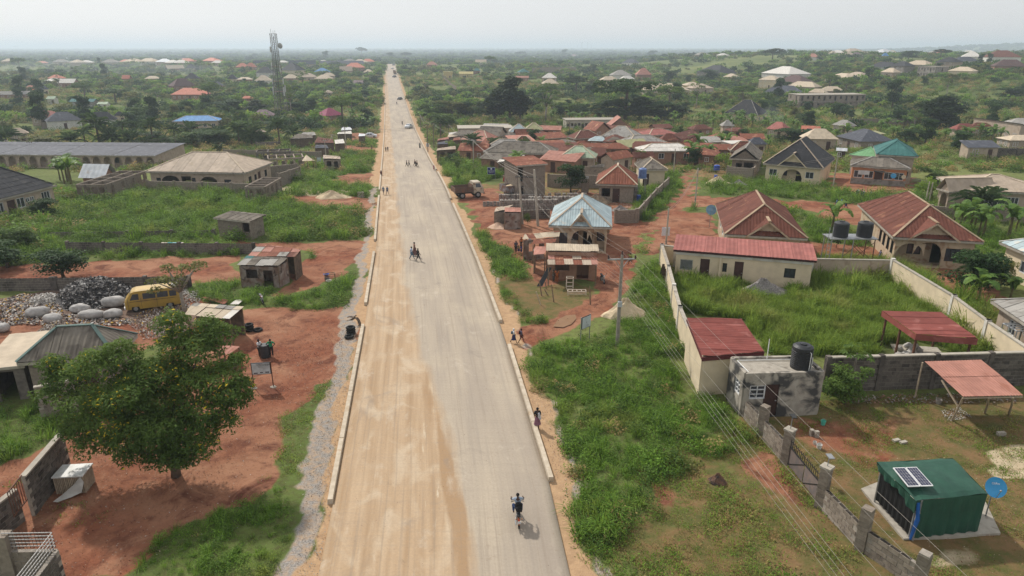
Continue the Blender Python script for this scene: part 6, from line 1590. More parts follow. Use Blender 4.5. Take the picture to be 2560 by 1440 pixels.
mound('brown heap of straw and soil in the block yard',1492,512,74,22,mk('straw soil',(.32,.24,.17),(.2,.15,.1),6,.95,.8), 'soil_heap', 'soil heap',.7,8)
mound('small grey gravel heap behind the pale blue roof',1552,530,48,14,GRAV, 'gravel_heap', 'gravel heap',.6,9)
mound('small termite mound in the right foreground weeds',1797,1215,50,26,mk('termite soil',(.22,.12,.08),(.06,.045,.04),4,.95,.8), 'termite_mound', 'termite mound',.7,10)
# ------------------------------------------------------------------ poles and wires
def hgt(base,py):
 a,b_,c_=ray(0,py);return CH+c_*base.y/b_-base.z
CONC=WL['concrete'];WIRE=mk('aluminium wire',(.36,.33,.29),rough=.6,bump=0,spec=.2);WPOLE=mk('wooden pole',(.17,.13,.10),(.11,.085,.065),3,.9,.3)
def pole(px,py,top,label,mat=WPOLE,r=.12,arm=0,dx=0,group='utility poles along the road'):
 b_=P(px,py);h=hgt(b_,top);e=empty('utility_pole',b_,label, 'utility pole',group)
 o=(dx/scale_at(b_),0,h)
 M().path([(0,0,-.3),(o[0]/2,0,h/2),o],[r*1.15,r,r*.75],8).lobj('shaft',mat,e)
 if arm:
  M().beam((o[0]-arm,0,h-.12),(o[0]+arm,0,h-.12),.09,.09).lobj('crossarm',BLACKM if mat is WPOLE else STEEL,e)
  for x in(-arm*.92,0,arm*.92):M().lathe((o[0]+x,0,h-.06),[(.05,0),(.08,.08),(.05,.12),(.07,.18),(.03,.24)],8).lobj('insulator',BROWND,e)
 return e,b_,h
pe,pb_,ph_=pole(1543,862,637, 'concrete utility pole with a steel crossarm beside the sand heap',mk('grey pole concrete',(.27,.245,.21),(.2,.18,.15),3),.13,0)
M().beam((-1.0,0,ph_-.35),(1.0,.15,ph_-.35),.09,.09).lobj('crossarm',STEEL,pe)
for s in(-1,1):M().beam((s*.5,.08,ph_-.35),(0,0,ph_-1.05),.04,.04).lobj('brace',STEEL,pe)
for x in(-.95,0,.95):M().lathe((x,.05,ph_-(.3 if x else 0)),[(.05,0),(.09,.08),(.05,.12),(.08,.2),(.03,.27)],8).lobj('insulator',BROWND,pe)
M().box((0,-.2,hgt(pb_,758)),(.3,.2,.38)).lobj('meter_box',mk('meter box grey',(.45,.47,.48),rough=.5),pe)
f1,f2=P(1306,560),P(1345,565);hh1,hh2=hgt(f1,439),hgt(f2,424)
e=empty('h_frame_pole',f1, 'leaning double utility pole joined by a crossbeam beside the tin kiosk', 'utility pole')
M().path([f1-e.location,Vector((-.45,0,hh1))],[.17,.12],8).lobj('shaft',CONC,e);M().path([f2-e.location,f2-e.location+Vector((-.55,0,hh2))],[.17,.12],8).lobj('shaft',CONC,e)
t1,t2=Vector((-.5,0,hh1-.15)),f2-e.location+Vector((-.5,0,hh1+.0));M().beam(t1-Vector((.4,0,0)),t2+Vector((.3,0,0)),.1,.1).lobj('crossarm',BLACKM,e)
for s in(0,.5,1):M().lathe(t1.lerp(t2,s),[(.05,0),(.08,.08),(.05,.12),(.07,.2)],8).lobj('insulator',BROWND,e)
HT=[e.location+t1.lerp(t2,s)+Vector((0,0,.2))for s in(0,.5,1)]
def wire(label,a,b_,sag,r=.0055,group='overhead wires'):
 a,b_=Vector(a),Vector(b_);n=16
 pts=[a.lerp(b_,k/n)-Vector((0,0,4*sag*(k/n)*(1-k/n)))for k in range(n+1)]
 m_=M().path(pts,r,4);o=m_.obj('wire',WIRE,None,label=label,cat='wire',group=group);return o
top=pb_+Vector((0,0,ph_));nx=Vector((13.6,7.5,5.6))
lows=[top+Vector((0,-.2,-1.5-.28*k))for k in range(4)]
for k,x in enumerate((-.95,0,.95)):
 s=top+Vector((x,.05,-.05 if x else .2));wire('upper wire from the concrete pole crossarm down to the lower right',s,nx+(nx-top)*.35+Vector((x*1.6,0,.8)),.5)
 wire('upper wire between the concrete pole and the leaning double pole',s,HT[k],.7)
for k in range(4):
 wire('lower wire from the concrete pole towards the lower right corner',lows[k],nx+(nx-top)*.35+Vector((-1.6,0,-.6-.35*k)),.6);wire('lower wire between the concrete pole and the double pole',lows[k],HT[0]+Vector((.1+.3*k,0,-1.0-.15*k)),.7)
tops=[]
for px,py,tp,lb in((1184,417,349, 'wooden pole in front of the grey verandah house'),(1085,370,308, 'dark pole on the right verge beside the oil palm'),(1070,380,311, 'dark pole carrying a small white notice on the right verge'),(1052,327,286, 'thin pole on the right verge farther up'),(1102,362,312, 'dark pole just behind the roadside stalls'),(1123,352,310, 'dark pole over the roadside stall roofs'),(1737,515,420, 'tall dark pole on the grass by the red track'),(1665,610,522, 'pole at the corner of the cream compound wall'),(1683,440,372, 'pole with hanging cables beside the cream house'),(2314,505,454, 'slim white pole left of the arched porch'),(2322,506,456, 'second slim white pole left of the arched porch'),(2425,516,468, 'pole standing in the bananas before the beige bungalow'),(2082,470,388, 'pole at the corner of the orange office yard'),(2490,358,330, 'pole above the bananas at the far right'),(866,378,318, 'pole behind the left roadside stalls, rightmost'),(833,372,336, 'pole behind the left roadside stalls, second'),(817,416,350, 'pole carrying a blue and white notice left of the road'),(779,354,331, 'pole among the left shanty roofs'),(443,379,342, 'pole behind the beige roofed house'),(84,404,356, 'pole in front of the long block of rooms, right one'),(26,392,350, 'pole in front of the long block of rooms, left one'),(1423,336,305, 'pole standing among the village roofs'),(1594,340,305, 'pole beside the grey cross hipped roof'),(1645,372,334, 'thin pole in front of the wide grey roof'),(1825,362,300, 'pole in front of the flat roofed block house'),(2065,448,428, 'short post in the orange office yard'),(1022,250,214, 'distant pole right of the road, nearest of a row'),(1013,222,190, 'distant pole right of the road, second of a row'),(2009,246,222, 'distant pole by the valley building')):
 e,b_,h=pole(px,py,tp,lb,CONC if('concrete' in lb or 'left' in lb or 'wooden' in lb or px>1600)else WPOLE,.10,.5 if py>360 and px<1300 else 0);tops.append(b_+Vector((0,0,h)))
for a,b_ in((0,1),(1,3),(2,3),(0,5),(6,7),(6,12),(14,15),(16,15),(19,20),(18,19),(12,11)):
 for dz in(0,-.25):wire('thin cable strung between the poles of the village',tops[a]+Vector((0,0,dz)),tops[b_]+Vector((0,0,dz)),.8,.014)
for dz in(0,-.4):wire('thin cable crossing high over the road',tops[14]+Vector((0,0,dz)),tops[1]+Vector((0,0,dz)),1.0,.02)
for k in range(3):wire('thin cable from the double pole back to the wooden pole',HT[k],tops[0]+Vector((0,0,-.2*k)),.6,.02)
# ------------------------------------------------------------------ telecom tower
tb=P(706,297);th=hgt(tb,84)
e=empty('telecom_tower',tb, 'tall lattice telecom tower with a round dish and panel antennas', 'telecom tower')
TW=mk('tower steel',(.20,.19,.18),(.13,.12,.115),rough=.6,metal=.3)
wb,wt,lv=2.1,.95,18
def tc(k,i):
 z=th*(k/lv)**.9;w_=wb+(wt-wb)*min(1,(k/lv)**.9*1.35);s=((-1,-1),(1,-1),(1,1),(-1,1))[i%4];return Vector((s[0]*w_,s[1]*w_,z))
for i in range(4):M().path([tc(k,i)for k in range(lv+1)],.10,5).lobj('leg',TW,e)
for k in range(lv):
 b=M()
 for i in range(4):
  b.beam(tc(k,i),tc(k+1,i+1),.055,.055);b.beam(tc(k,i+1),tc(k+1,i),.055,.055);b.beam(tc(k+1,i),tc(k+1,i+1),.07,.07)
 b.lobj('brace',TW,e)
b=M();b.beam((0,0,1),(0,0,th-1),.2,.2);b.lobj('cable_ladder',mk('cable bundle',(.07,.065,.06),rough=.7),e)
M().lathe((0,0,0),[(.2,0),(1.0,.25),(1.0,.6),(.3,.75)],18).lobj('dish',mk('dish grey',(.45,.45,.45)),e).matrix_local=Matrix.Translation((2.6,-.6,th-4.2))@Matrix.Rotation(R(100),4, 'X')@Matrix.Rotation(R(-25),4, 'Y')
M().tube((1,0,th-4.2),(2.6,0,th-4.2),.06).lobj('dish_arm',TW,e)
for x,y,z,hh in((-1.9,-1.2,th*.34,3.0),(2.1,-1.2,th*.33,3.2),(1.9,1.2,th*.36,2.6),(-1.5,-1.0,th*.63,2.4),(1.5,-1.0,th*.60,2.2),(-1.3,-1,th*.82,2.0),(2.0,-.6,th*.45,2.0),(-2.0,-.6,th*.45,2.0)):
 M().box((x,y,z),(.42,.25,hh)).lobj('panel_antenna',mk('antenna white',(.62,.62,.6))if 'ANT' not in globals()else ANT,e)
for x in(-.8,.7,0):M().tube((x,0,th),(x,0,th+(1.6 if x==-.8 else 1.1)),.05).lobj('rod',TW,e)
for z in(.33,.45,.62):M().box((0,0,th*z),(3.6,2.8,.1)).lobj('platform',RUSTST,e)
for px,py,tp,lb in((2251,118,97, 'thin mast on the right horizon'),):
 b_=P(px,py);h=hgt(b_,tp);e=empty('mast',b_,lb, 'mast');M().path([(0,0,0),(0,0,h)],[1.6,.5],4).lobj('shaft',TW,e)
for px,w_,tp,lb in((1454,18,106, 'first'),(1469,14,106, 'second'),(1443,10,113, 'third'),(1478,10,112, 'fourth')):
 b_=P(px,123.0);h=hgt(b_,tp);M().box((b_.x,b_.y,b_.z+h/2),(w_,20,h)).obj('tower_block',WL['grey'],None,label='very faint tower block on the horizon, %s tallest of a group'%lb,cat='tower block')
# ------------------------------------------------------------------ people
SKIN=mk('dark brown skin',(.075,.038,.024),(.06,.03,.02),rough=.55,bump=0,orand=.2);HAIRM=mk('black hair',(.012,.010,.010),rough=.8,bump=0)
def rotx(v,a,o):
 v=Vector(v)-Vector(o);c_,s_=math.cos(a),math.sin(a);return Vector((v.x,v.y*c_-v.z*s_,v.y*s_+v.z*c_))+Vector(o)
def skeleton(pose):
 J={'pel':(0,0,.92), 'wai':(0,0,1.05), 'che':(0,0,1.28), 'nec':(0,0,1.46), 'hea':(0,-.015,1.56), 'top':(0,-.01,1.66)}
 for s,k in((-1, 'l'),(1, 'r')):
  J['sh'+k]=(s*.17,0,1.40);J['hi'+k]=(s*.09,0,.88)
  fw=s*(1 if pose in('walk', 'walk2')else 0)*(1 if pose=='walk' else-1)
  J['kn'+k]=(s*.10,-.04-.17*fw,.49+(.02 if fw else 0));J['an'+k]=(s*.10,.0-.30*fw+(.05 if fw<0 else 0),.09+(.07 if fw<0 else 0));J['to'+k]=(s*.115,J['an'+k][1]-.17,.04+(.03 if fw<0 else 0))
  J['el'+k]=(s*.23,.02+.09*fw,1.13);J['wr'+k]=(s*.25,-.05+.16*fw,.88)
  if pose=='akimbo':J['el'+k]=(s*.38,.05,1.17);J['wr'+k]=(s*.18,-.06,1.02)
  if pose=='work':J['el'+k]=(s*.22,-.12,1.16);J['wr'+k]=(s*.14,-.34,1.06)
  if pose=='carry':J['el'+k]=(s*.24,-.06,1.14);J['wr'+k]=(s*-.02,-.24,1.18)
  if pose=='ride':J['kn'+k]=(s*.24,-.42,.80);J['an'+k]=(s*.22,-.20,.38);J['to'+k]=(s*.23,-.38,.33);J['hi'+k]=(s*.11,0,.86);J['el'+k]=(s*.34,-.30,1.15);J['wr'+k]=(s*.33,-.56,1.10)
  if pose=='sit':J['kn'+k]=(s*.12,-.42,.50);J['an'+k]=(s*.12,-.40,.10);J['to'+k]=(s*.13,-.56,.05);J['wr'+k]=(s*.14,-.30,.62);J['el'+k]=(s*.22,-.08,.78)
 if pose=='sit':
  for k in('pel', 'wai', 'che', 'nec', 'hea', 'top'):a=J[k];J[k]=(a[0],a[1]-.04*(a[2]-.9),a[2]-.42)
  for k in('shl', 'shr', 'hil', 'hir'):a=J[k];J[k]=(a[0],a[1],a[2]-.42)
 if pose=='ride':
  for k in('che', 'nec', 'hea', 'top', 'shl', 'shr'):a=J[k];J[k]=(a[0],a[1]-.22*(a[2]-.9),a[2])
 for k in 'lr':
  w_,e_=Vector(J['wr'+k]),Vector(J['el'+k]);d=(w_-e_).normalized();J['ha'+k]=tuple(w_+d*.09)
 return{k:Vector(v)for k,v in J.items()}
RAD={'pel':(.135,.10), 'wai':(.115,.085), 'che':(.14,.10), 'nec':(.052,.052), 'hea':(.082,.098), 'top':(.055,.065), 'sh':(.062,.058), 'el':(.042,.042), 'wr':(.027,.030), 'ha':(.030,.018), 'hi':(.085,.085), 'kn':(.058,.058), 'an':(.038,.040), 'to':(.036,.028)}
EDG=[('pel', 'wai'),('wai', 'che'),('che', 'nec'),('nec', 'hea'),('hea', 'top')]+[(a+k if len(a)<3 else a,b_+k)for k in 'lr' for a,b_ in(('che', 'sh'),('sh', 'el'),('el', 'wr'),('wr', 'ha'),('pel', 'hi'),('hi', 'kn'),('kn', 'an'),('an', 'to'))]
PENDING=[]
def skinned(name,J,keys,edges,grow_=0.0,mat=SKIN):
 me_=bpy.data.meshes.new(name);ix={k:i for i,k in enumerate(keys)}
 me_.from_pydata([tuple(J[k])for k in keys],[(ix[a],ix[b_])for a,b_ in edges],[])
 o=bpy.data.objects.new(name,me_);COL.objects.link(o)
 o.modifiers.new('skin', 'SKIN');ss=o.modifiers.new('sub', 'SUBSURF');ss.levels=1;ss.render_levels=1
 lay=me_.skin_vertices[0]if len(me_.skin_vertices)else None
 if lay is None:
  import bmesh
  bm=bmesh.new();bm.from_mesh(me_);bm.verts.layers.skin.verify();bm.to_mesh(me_);bm.free();lay=me_.skin_vertices[0]
 for k in keys:
  r_=RAD[k[:2]if k not in RAD else k];lay.data[ix[k]].radius=(r_[0]+grow_,r_[1]+grow_)
 lay.data[ix[keys[0]]].use_root=True
 return o
BODY={}
KB=['pel', 'wai', 'che', 'nec', 'hea', 'top']+[a+k for k in 'lr' for a in('sh', 'el', 'wr', 'ha', 'hi', 'kn', 'an', 'to')]
tmp=[]
for pose in('walk', 'walk2', 'stand', 'akimbo', 'work', 'carry', 'ride', 'sit'):
 J=skeleton(pose);J2=dict(J)
 ob=skinned('body',J,KB,EDG)
 sk=['che', 'wai', 'pel']+[a+k for k in 'lr' for a in('sh', 'el')]
 for k in 'lr':J2['el'+k]=J['sh'+k].lerp(J['el'+k],.8)
 os_=skinned('shirt',J2,sk,[('che', 'wai'),('wai', 'pel')]+[('che', 'sh'+k)for k in 'lr']+[('sh'+k, 'el'+k)for k in 'lr'],.020)
 tk=['pel']+[a+k for k in 'lr' for a in('hi', 'kn', 'an')];J3=dict(J)
 for k in 'lr':J3['an'+k]=J['kn'+k].lerp(J['an'+k],.86)
 ot=skinned('trousers',J3,tk,[('pel', 'hi'+k)for k in 'lr']+[('hi'+k, 'kn'+k)for k in 'lr']+[('kn'+k, 'an'+k)for k in 'lr'],.022)
 J4=dict(J)
 for k in 'lr':J4['kn'+k]=J['hi'+k].lerp(J['kn'+k],.95)
 oh=skinned('shorts',J4,['pel']+[a+k for k in 'lr' for a in('hi', 'kn')],[('pel', 'hi'+k)for k in 'lr']+[('hi'+k, 'kn'+k)for k in 'lr'],.026)
 tmp.append((pose,J,ob,os_,ot,oh))
dg=bpy.context.evaluated_depsgraph_get();dg.update()
def bake(o,name,mat,extra=None):
 ev=o.evaluated_get(dg);m0=ev.to_mesh();b=M();b.v=[tuple(v.co)for v in m0.vertices];b.f=[tuple(p.vertices)for p in m0.polygons];b.m=[0]*len(b.f)
 ev.to_mesh_clear()
 if extra:extra(b)
 r_=b.mesh(name,mat,None,True);return r_
for pose,J,ob,os_,ot,oh in tmp:
 def ex(b,J=J):
  for k in 'lr':
   w_,h_=J['wr'+k],J['ha'+k];d=(h_-w_).normalized();sd_=Vector((0,1,0))if abs(d.y)<.8 else Vector((1,0,0));sd_=(sd_-d*sd_.dot(d)).normalized();dn=d.cross(sd_)
   for q,L_ in enumerate((.055,.068,.064,.05)):
    p0=h_-d*.015+sd_*(-.026+.0175*q);p1=p0+d*L_*.6;p2=p1+(d*.8+dn*.5).normalized()*L_*.5
    b.path([p0,p1,p2],[.010,.009,.007],5)
   p0=w_.lerp(h_,.35)-sd_*.024;b.path([p0,p0-sd_*.03+d*.02,p0-sd_*.035+d*.05],[.011,.010,.008],5)
  f=J['hea']+Vector((0,-.088,-.0));b.ball(f+Vector((0,-.012,-.005)),(.014,.018,.02));b.ball(f+Vector((0,.0,-.042)),(.026,.012,.009))
  for s in(-1,1):b.ball(f+Vector((s*.032,.002,.018)),(.013,.008,.009));b.ball(J['hea']+Vector((s*.088,0,0)),(.012,.02,.03))
 BODY[pose]=(J,bake(ob, 'body',SKIN,ex),bake(os_, 'shirt',SKIN),bake(ot, 'trousers',SKIN),bake(oh, 'shorts',SKIN))
 hb=M();c_=J['hea']+Vector((0,.015,.035));hb.ball(c_,(.098,.108,.098),nu=10,nv=6);BODY[pose]+=(hb.mesh('hair',HAIRM,None,True),)
 for o in(ob,os_,ot,oh):bpy.data.objects.remove(o,do_unlink=True)
CLM={}
def cloth(c_):
 if c_ not in CLM:CLM[c_]=mk('cloth',c_,tuple(k*.8 for k in c_),6,.85,.1,orand=0)
 return CLM[c_]
BPM=M().ball((0,.17,1.25),(.14,.10,.2),nu=10,nv=6).ball((0,.25,1.18),(.10,.05,.11),nu=10,nv=6)
def person(px,py,label,pose='walk',face=180,shirt=(.5,.5,.5),legs=(.05,.05,.08),kind='trousers',s=1.0,pack=None,scarf=None,loc=None,group=None,held=None):
 """face: heading in degrees, 0 = away from the camera, 90 = left"""
 p=loc if loc is not None else P(px,py)
 if loc is None and XL(p.y)<p.x<XR(p.y):p=Vector((p.x,p.y,p.z+.14))
 e=empty('person',p,label, 'person',group,R(face)+math.pi);s*=.82;e.scale=(s,s,s)
 J,bd,sh,tr,so,hr=BODY[pose]
 link('body',bd,e);link('shirt',sh,e,mat=cloth(shirt));link('hair',hr,e,mat=cloth(scarf)if scarf else None)
 if kind=='trousers':link('trousers',tr,e,mat=cloth(legs))
 elif kind=='shorts':link('shorts',so,e,mat=cloth(legs))
 else:
  z1=J['pel'].z+.06;zl=.42 if kind=='skirt' else .16
  M().lathe((0,-.02,0),[(.26,zl),(.22,z1*.55),(.17,z1-.1),(.14,z1)],14).lobj('skirt',cloth(legs),e)
 if pack:b=M();b.v=list(BPM.v);b.f=list(BPM.f);b.m=list(BPM.m);b.lobj('backpack',cloth(pack),e)
 return e
W_,NV,BK,GRN,ORG=(.72,.72,.74),(.02,.03,.10),(.02,.02,.022),(.02,.28,.13),(.45,.13,.04)
person(1030,652, 'boy in a white shirt, left of three people crossing the road', 'walk',-70,(.45,.55,.72),(.10,.17,.24))
person(1037,643, 'tall person in a long brown wrapper, middle of three crossing the road', 'walk2',-70,(.30,.16,.12),(.16,.08,.07), 'wrap',1.08)
person(1046,655, 'person in black, right of three people crossing the road', 'walk',-60,BK,BK,s=.95)
person(1284,858, 'schoolgirl in a white headscarf holding a bag at the road edge', 'walk2',-80,W_,NV, 'skirt',.85,pack=(.03,.08,.12),scarf=W_)
person(1303,858, 'schoolboy in dark clothes with a backpack behind the schoolgirl', 'walk',-80,(.12,.10,.16),(.14,.05,.05), 'shorts',.85,pack=BK)
person(1343,1072, 'person carrying a small child on the right footpath', 'carry',190,(.03,.03,.03),(.22,.10,.14), 'skirt',1.0)
p=P(1343,1072);hd_=M().ball((p.x+.08,p.y-.18,p.z+1.08),(.07,.07,.08)).ball((p.x+.10,p.y-.17,p.z+.92),(.09,.08,.15)).ball((p.x+.15,p.y-.2,p.z+.80),(.06,.06,.1));hd_.obj('bundle',cloth((.5,.5,.52)),None,label='pale bundle held in the arms of the person on the footpath',cat='bundle')
person(651,893, 'person in a white shirt and dark trousers at the black barrel', 'work',250,W_,(.06,.055,.05))
person(680,892, 'person in a green football shirt with hands on hips', 'akimbo',190,GRN,BK)
person(959,489, 'left of two children in blue walking on the dusty road edge', 'walk',170,(.12,.17,.24),(.13,.12,.14), 'shorts',.9,pack=(.25,.25,.3))
person(969,489, 'right of two children in blue walking on the dusty road edge', 'walk2',170,(.10,.15,.24),(.10,.10,.14), 'shorts',.9,pack=(.03,.1,.2))
person(953,440, 'person in dark red crouched on the left kerb', 'sit',200,(.14,.03,.04),(.1,.03,.03), 'trousers')
for i,(px,py,c_,lb)in enumerate(((1017,419,(.10,.05,.04), 'leftmost of the walkers on the road beyond the sand'),(1023,419,(.08,.05,.05), 'second walker from the left on the distant road'),(1037,417,(.16,.04,.04), 'walker in red among the group on the distant road'),(1040,420,BK, 'short dark walker in the group on the distant road'),(1043,419,(.2,.05,.04), 'rightmost walker of the group on the distant road'))):
 person(px,py,lb, 'walk' if i%2 else 'walk2',-80,c_,BK, 'trousers',.95)
person(1050,372, 'person with a dark cape walking on the right side of the road', 'stand',180,(.03,.08,.07),BK, 'wrap');person(965,381, 'left of two small figures by the left kerb far up', 'walk',180,BK,BK, 'trousers',.85);person(970,380, 'right of two small figures by the left kerb far up', 'walk2',180,(.06,.06,.09),BK, 'trousers',.85)
person(930,378, 'lone dark figure on the side path left of the road', 'stand',90,BK,BK);person(1085,428, 'child in pink on the right kerb', 'walk',180,(.4,.1,.14),(.3,.1,.12), 'skirt',.75)
person(1228,413, 'left of two dark figures in front of the verandah house', 'stand',180,BK,BK);person(1234,413, 'right of two dark figures in front of the verandah house', 'stand',180,(.03,.04,.08),BK)
person(1260,455, 'person in a red skirt on the path beside the blue signboard', 'walk',0,(.35,.25,.2),(.35,.04,.04), 'wrap');person(1265,462, 'dark child following on the path beside the blue signboard', 'walk',0,BK,BK, 'shorts',.7)
person(1392,708, 'person in an orange overall standing before the pale roofed shack', 'stand',170,ORG,(.30,.09,.03));person(1384,705, 'dark clothed person next to the orange overall', 'stand',120,(.10,.08,.06),(.08,.07,.06), 'trousers',.9)
person(1575,661, 'boy in a yellow green shirt walking on the red track', 'walk',100,(.25,.25,.06),BK, 'shorts',.85)
person(1290,633, 'dark clothed person leftmost beside the shop stall', 'stand',200,(.04,.05,.09),BK);person(1303,620, 'person in an orange top standing behind the children', 'stand',180,(.5,.16,.05),BK,s=.9)
for px,py,c_,lb in((1297,632,(.35,.3,.08), 'child in mixed colours sitting by the stall'),(1303,633,(.08,.10,.35), 'child in blue sitting by the stall'),(1312,634,(.14,.10,.30), 'child in purple at the stall')):person(px,py,lb, 'stand',180,c_,NV, 'skirt',.62)
for i,(px,py,c_)in enumerate(((2140,492,NV),(2144,490,W_),(2153,491,(.5,.2,.25)),(2158,494,W_),(2175,495,W_),(2090,517,(.2,.4,.6)),(2102,516,(.2,.4,.6)),(2114,520,NV),(2260,497,NV),(2270,505,(.45,.15,.2)))):
 person(px,py, 'schoolchild in a %s top walking home on the upper track'%('navy', 'white', 'pink', 'white', 'white', 'light blue', 'light blue', 'navy', 'navy', 'pink')[i], 'walk' if i%2 else 'walk2',60 if px<2120 else-60,c_,NV, 'skirt',.8,pack=BK,group='schoolchildren on the upper track')
person(2198,652, 'girl in a blue dress and white collar walking below the arched porch', 'walk',90,(.15,.13,.25),(.12,.15,.28), 'skirt',.85)
person(2275,625, 'person sitting in yellow under the left arch of the porch', 'sit',180,(.45,.35,.05),BK,loc=None);person(1781,428, 'dark clothed person by the blue tank on the upper track', 'stand',90,BK,BK)
# ------------------------------------------------------------------ motorcycles
def torus(b,c,r,t,m=0,n=18,k=6,ax='x'):
 i0=len(b.v)
 for i in range(n):
  a=6.2832*i/n
  for j in range(k):
   q=6.2832*j/k;rr=r+t*math.cos(q);b.v.append((c[0]+t*math.sin(q),c[1]+rr*math.cos(a),c[2]+rr*math.sin(a))if ax=='x' else((c[0]+rr*math.cos(a),c[1]+rr*math.sin(a),c[2]+t*math.sin(q))))
 for i in range(n):
  for j in range(k):
   a,b2=(i+1)%n,(j+1)%k;b.f.append((i0+i*k+j,i0+a*k+j,i0+a*k+b2,i0+i*k+b2));b.m.append(m)
 return b
def motorcycle(loc,rz,label,paint=(.30,.05,.03),s=1.0,plate=False):
 e=empty('motorcycle',loc,label, 'motorcycle',None,rz);e.scale=(s*.82,)*3
 PM_=mk('motorcycle paint',paint,rough=.35,spec=.6)
 for y in(-.62,.62):
  w_=torus(M(),(0,y,.29),.25,.045).lobj('wheel',TYRE,e);b=M();b.tube((-.05,y,.29),(.05,y,.29),.07,n=10)
  for k in range(6):a=1.047*k;b.tube((0,y,.29),(0,y+.22*math.cos(a),.29+.22*math.sin(a)),.008,n=4)
  b.lobj('rim',STEEL,w_)
 b=M();b.path([(0,-.42,.85),(0,-.2,.62),(0,.25,.62),(0,.6,.66)],.035);b.path([(0,-.2,.62),(0,-.1,.3),(0,.3,.3),(0,.25,.62)],.03);b.tube((-.07,.3,.3),(-.07,.62,.29),.02);b.tube((.07,.3,.3),(.07,.62,.29),.02);b.lobj('frame',BLACKM,e)
 M().box((0,.08,.38),(.24,.32,.28),taper=.8).lobj('engine',STEEL,e);M().ball((0,-.14,.76),(.13,.25,.12),nu=12,nv=8).lobj('fuel_tank',PM_,e,True)
 M().hexa([(-.12,.08,.76),(.12,.08,.76),(.10,.72,.80),(-.10,.72,.80)],[(-.11,.1,.84),(.11,.1,.84),(.09,.70,.88),(-.09,.70,.88)]).lobj('seat',BLACKP,e)
 b=M();b.tube((-.07,-.45,.88),(-.07,-.63,.29),.025);b.tube((.07,-.45,.88),(.07,-.63,.29),.025);b.lobj('fork',STEEL,e)
 M().path([(-.36,-.30,1.05),(-.18,-.42,1.02),(0,-.45,.95),(.18,-.42,1.02),(.36,-.30,1.05)],.018).lobj('handlebar',BLACKM,e)
 for s_ in(-1,1):M().tube((s_*.30,-.36,1.05),(s_*.32,-.38,1.2),.01).ball((s_*.34,-.38,1.22),(.06,.02,.035)).lobj('mirror',BLACKM,e)
 M().tube((0,-.52,.92),(0,-.62,.90),.085,n=12).lobj('headlight',WFRAME,e);M().box((0,.8,.66),(.1,.05,.06)).lobj('tail_light',LETR,e)
 for s_ in(-1,1):M().ball((s_*.16,.74,.68),(.04,.03,.03)).lobj('indicator',mk('amber',(.6,.2,.02),rough=.4),e)
 M().path([(.13,.1,.28),(.16,.4,.28),(.17,.8,.36)],[.03,.045,.04]).lobj('exhaust',STEEL,e)
 b=M();b.hexa([(-.06,.45,.62),(.06,.45,.62),(.05,.95,.44),(-.05,.95,.44)],[(-.06,.45,.66),(.06,.45,.66),(.05,.95,.48),(-.05,.95,.48)]);b.lobj('mudguard',PM_,e)
 if plate:M().box((0,.93,.58),(.20,.02,.15)).lobj('number_plate',WFRAME,e)
 return e
mp=P(1295,1336);mp=Vector((mp.x,mp.y+.76,.15));mrz=R(182)+math.pi
motorcycle(mp,R(4)+math.pi, 'orange motorcycle ridden away from the camera on the road',(.42,.12,.03),plate=True)
person(0,0, 'motorcycle rider in a blue and white shirt with a black backpack', 'ride',4,(.32,.38,.46),(.03,.06,.16), 'trousers',1.0,pack=None,loc=mp+Vector((0,-.02,.04)))
bp=M();bp.ball((mp.x+.03,mp.y-.23,mp.z+1.0),(.18,.12,.21),nu=12,nv=8).ball((mp.x+.04,mp.y-.34,mp.z+.89),(.16,.11,.16),nu=12,nv=8)
bp.obj('backpack',cloth((.012,.012,.015)),None,label='big black backpack on the motorcycle rider',cat='backpack')
motorcycle(P(655,758),R(30), 'parked motorcycle with a red tank in the weeds near the tin shack',(.25,.04,.04));motorcycle(P(1506,706),R(10), 'parked motorcycle at the right end of the pale roofed shack',(.1,.1,.1));motorcycle(P(1440,487),R(80), 'motorcycle parked under the shade tree in the block yard',(.05,.05,.06))
for px,py,lb in((1006,313, 'motorcycle with a rider approaching on the distant road'),(992,262, 'tiny motorcycle on the far road')):
 q=P(px,py)+Vector((0,0,.12));motorcycle(q,R(10),lb,(.1,.02,.02));person(0,0, 'rider on the '+lb.replace('with a rider ', ''), 'ride',190,(.05,.05,.06),BK,loc=q)
# ------------------------------------------------------------------ vehicles
def loft(b,secs,m=0):
 """secs: list of (x, [(y, z) ...]) cross-sections, same point count"""
 i0=len(b.v);n=len(secs[0][1])
 for x,pts in secs:
  for y,z in pts:b.v.append((x,y,z))
 for k in range(len(secs)-1):
  for j in range(n):
   l=(j+1)%n;a=i0+k*n;c_=a+n;b.f.append((a+j,a+l,c_+l,c_+j));b.m.append(m)
 b.f.append(tuple(i0+j for j in reversed(range(n))));b.m.append(m);e_=i0+(len(secs)-1)*n;b.f.append(tuple(e_+j for j in range(n)));b.m.append(m)
 return b
def sec(w,wt,z0,zb,zt):return[(-w,z0),(w,z0),(w*1.02,(z0+zb)/2),(w,zb),(wt,zt-.06),(wt*.8,zt),(-wt*.8,zt),(-wt,zt-.06),(-w,zb),(-w*1.02,(z0+zb)/2)]
def wheel(e,x,y,r,w=.2,dirt=STEEL):
 q=M().tube((x,y-w/2,r),(x,y+w/2,r),r,n=20).lobj('wheel',TYRE,e);M().tube((x,y-w/2-.01,r),(x,y+w/2+.01,r),r*.55,n=14).lobj('rim',dirt,q)
YEL=mk('faded yellow paint',(.44,.28,.045),(.33,.21,.045),1.5,.5,.03,spec=.4,stain=((.35,.2,.06),1.5,.6),orand=0)
a_,b_=P(338,781),P(412,772)
vb=(a_+b_)/2;vrz=math.atan2(b_.y-a_.y,b_.x-a_.x)
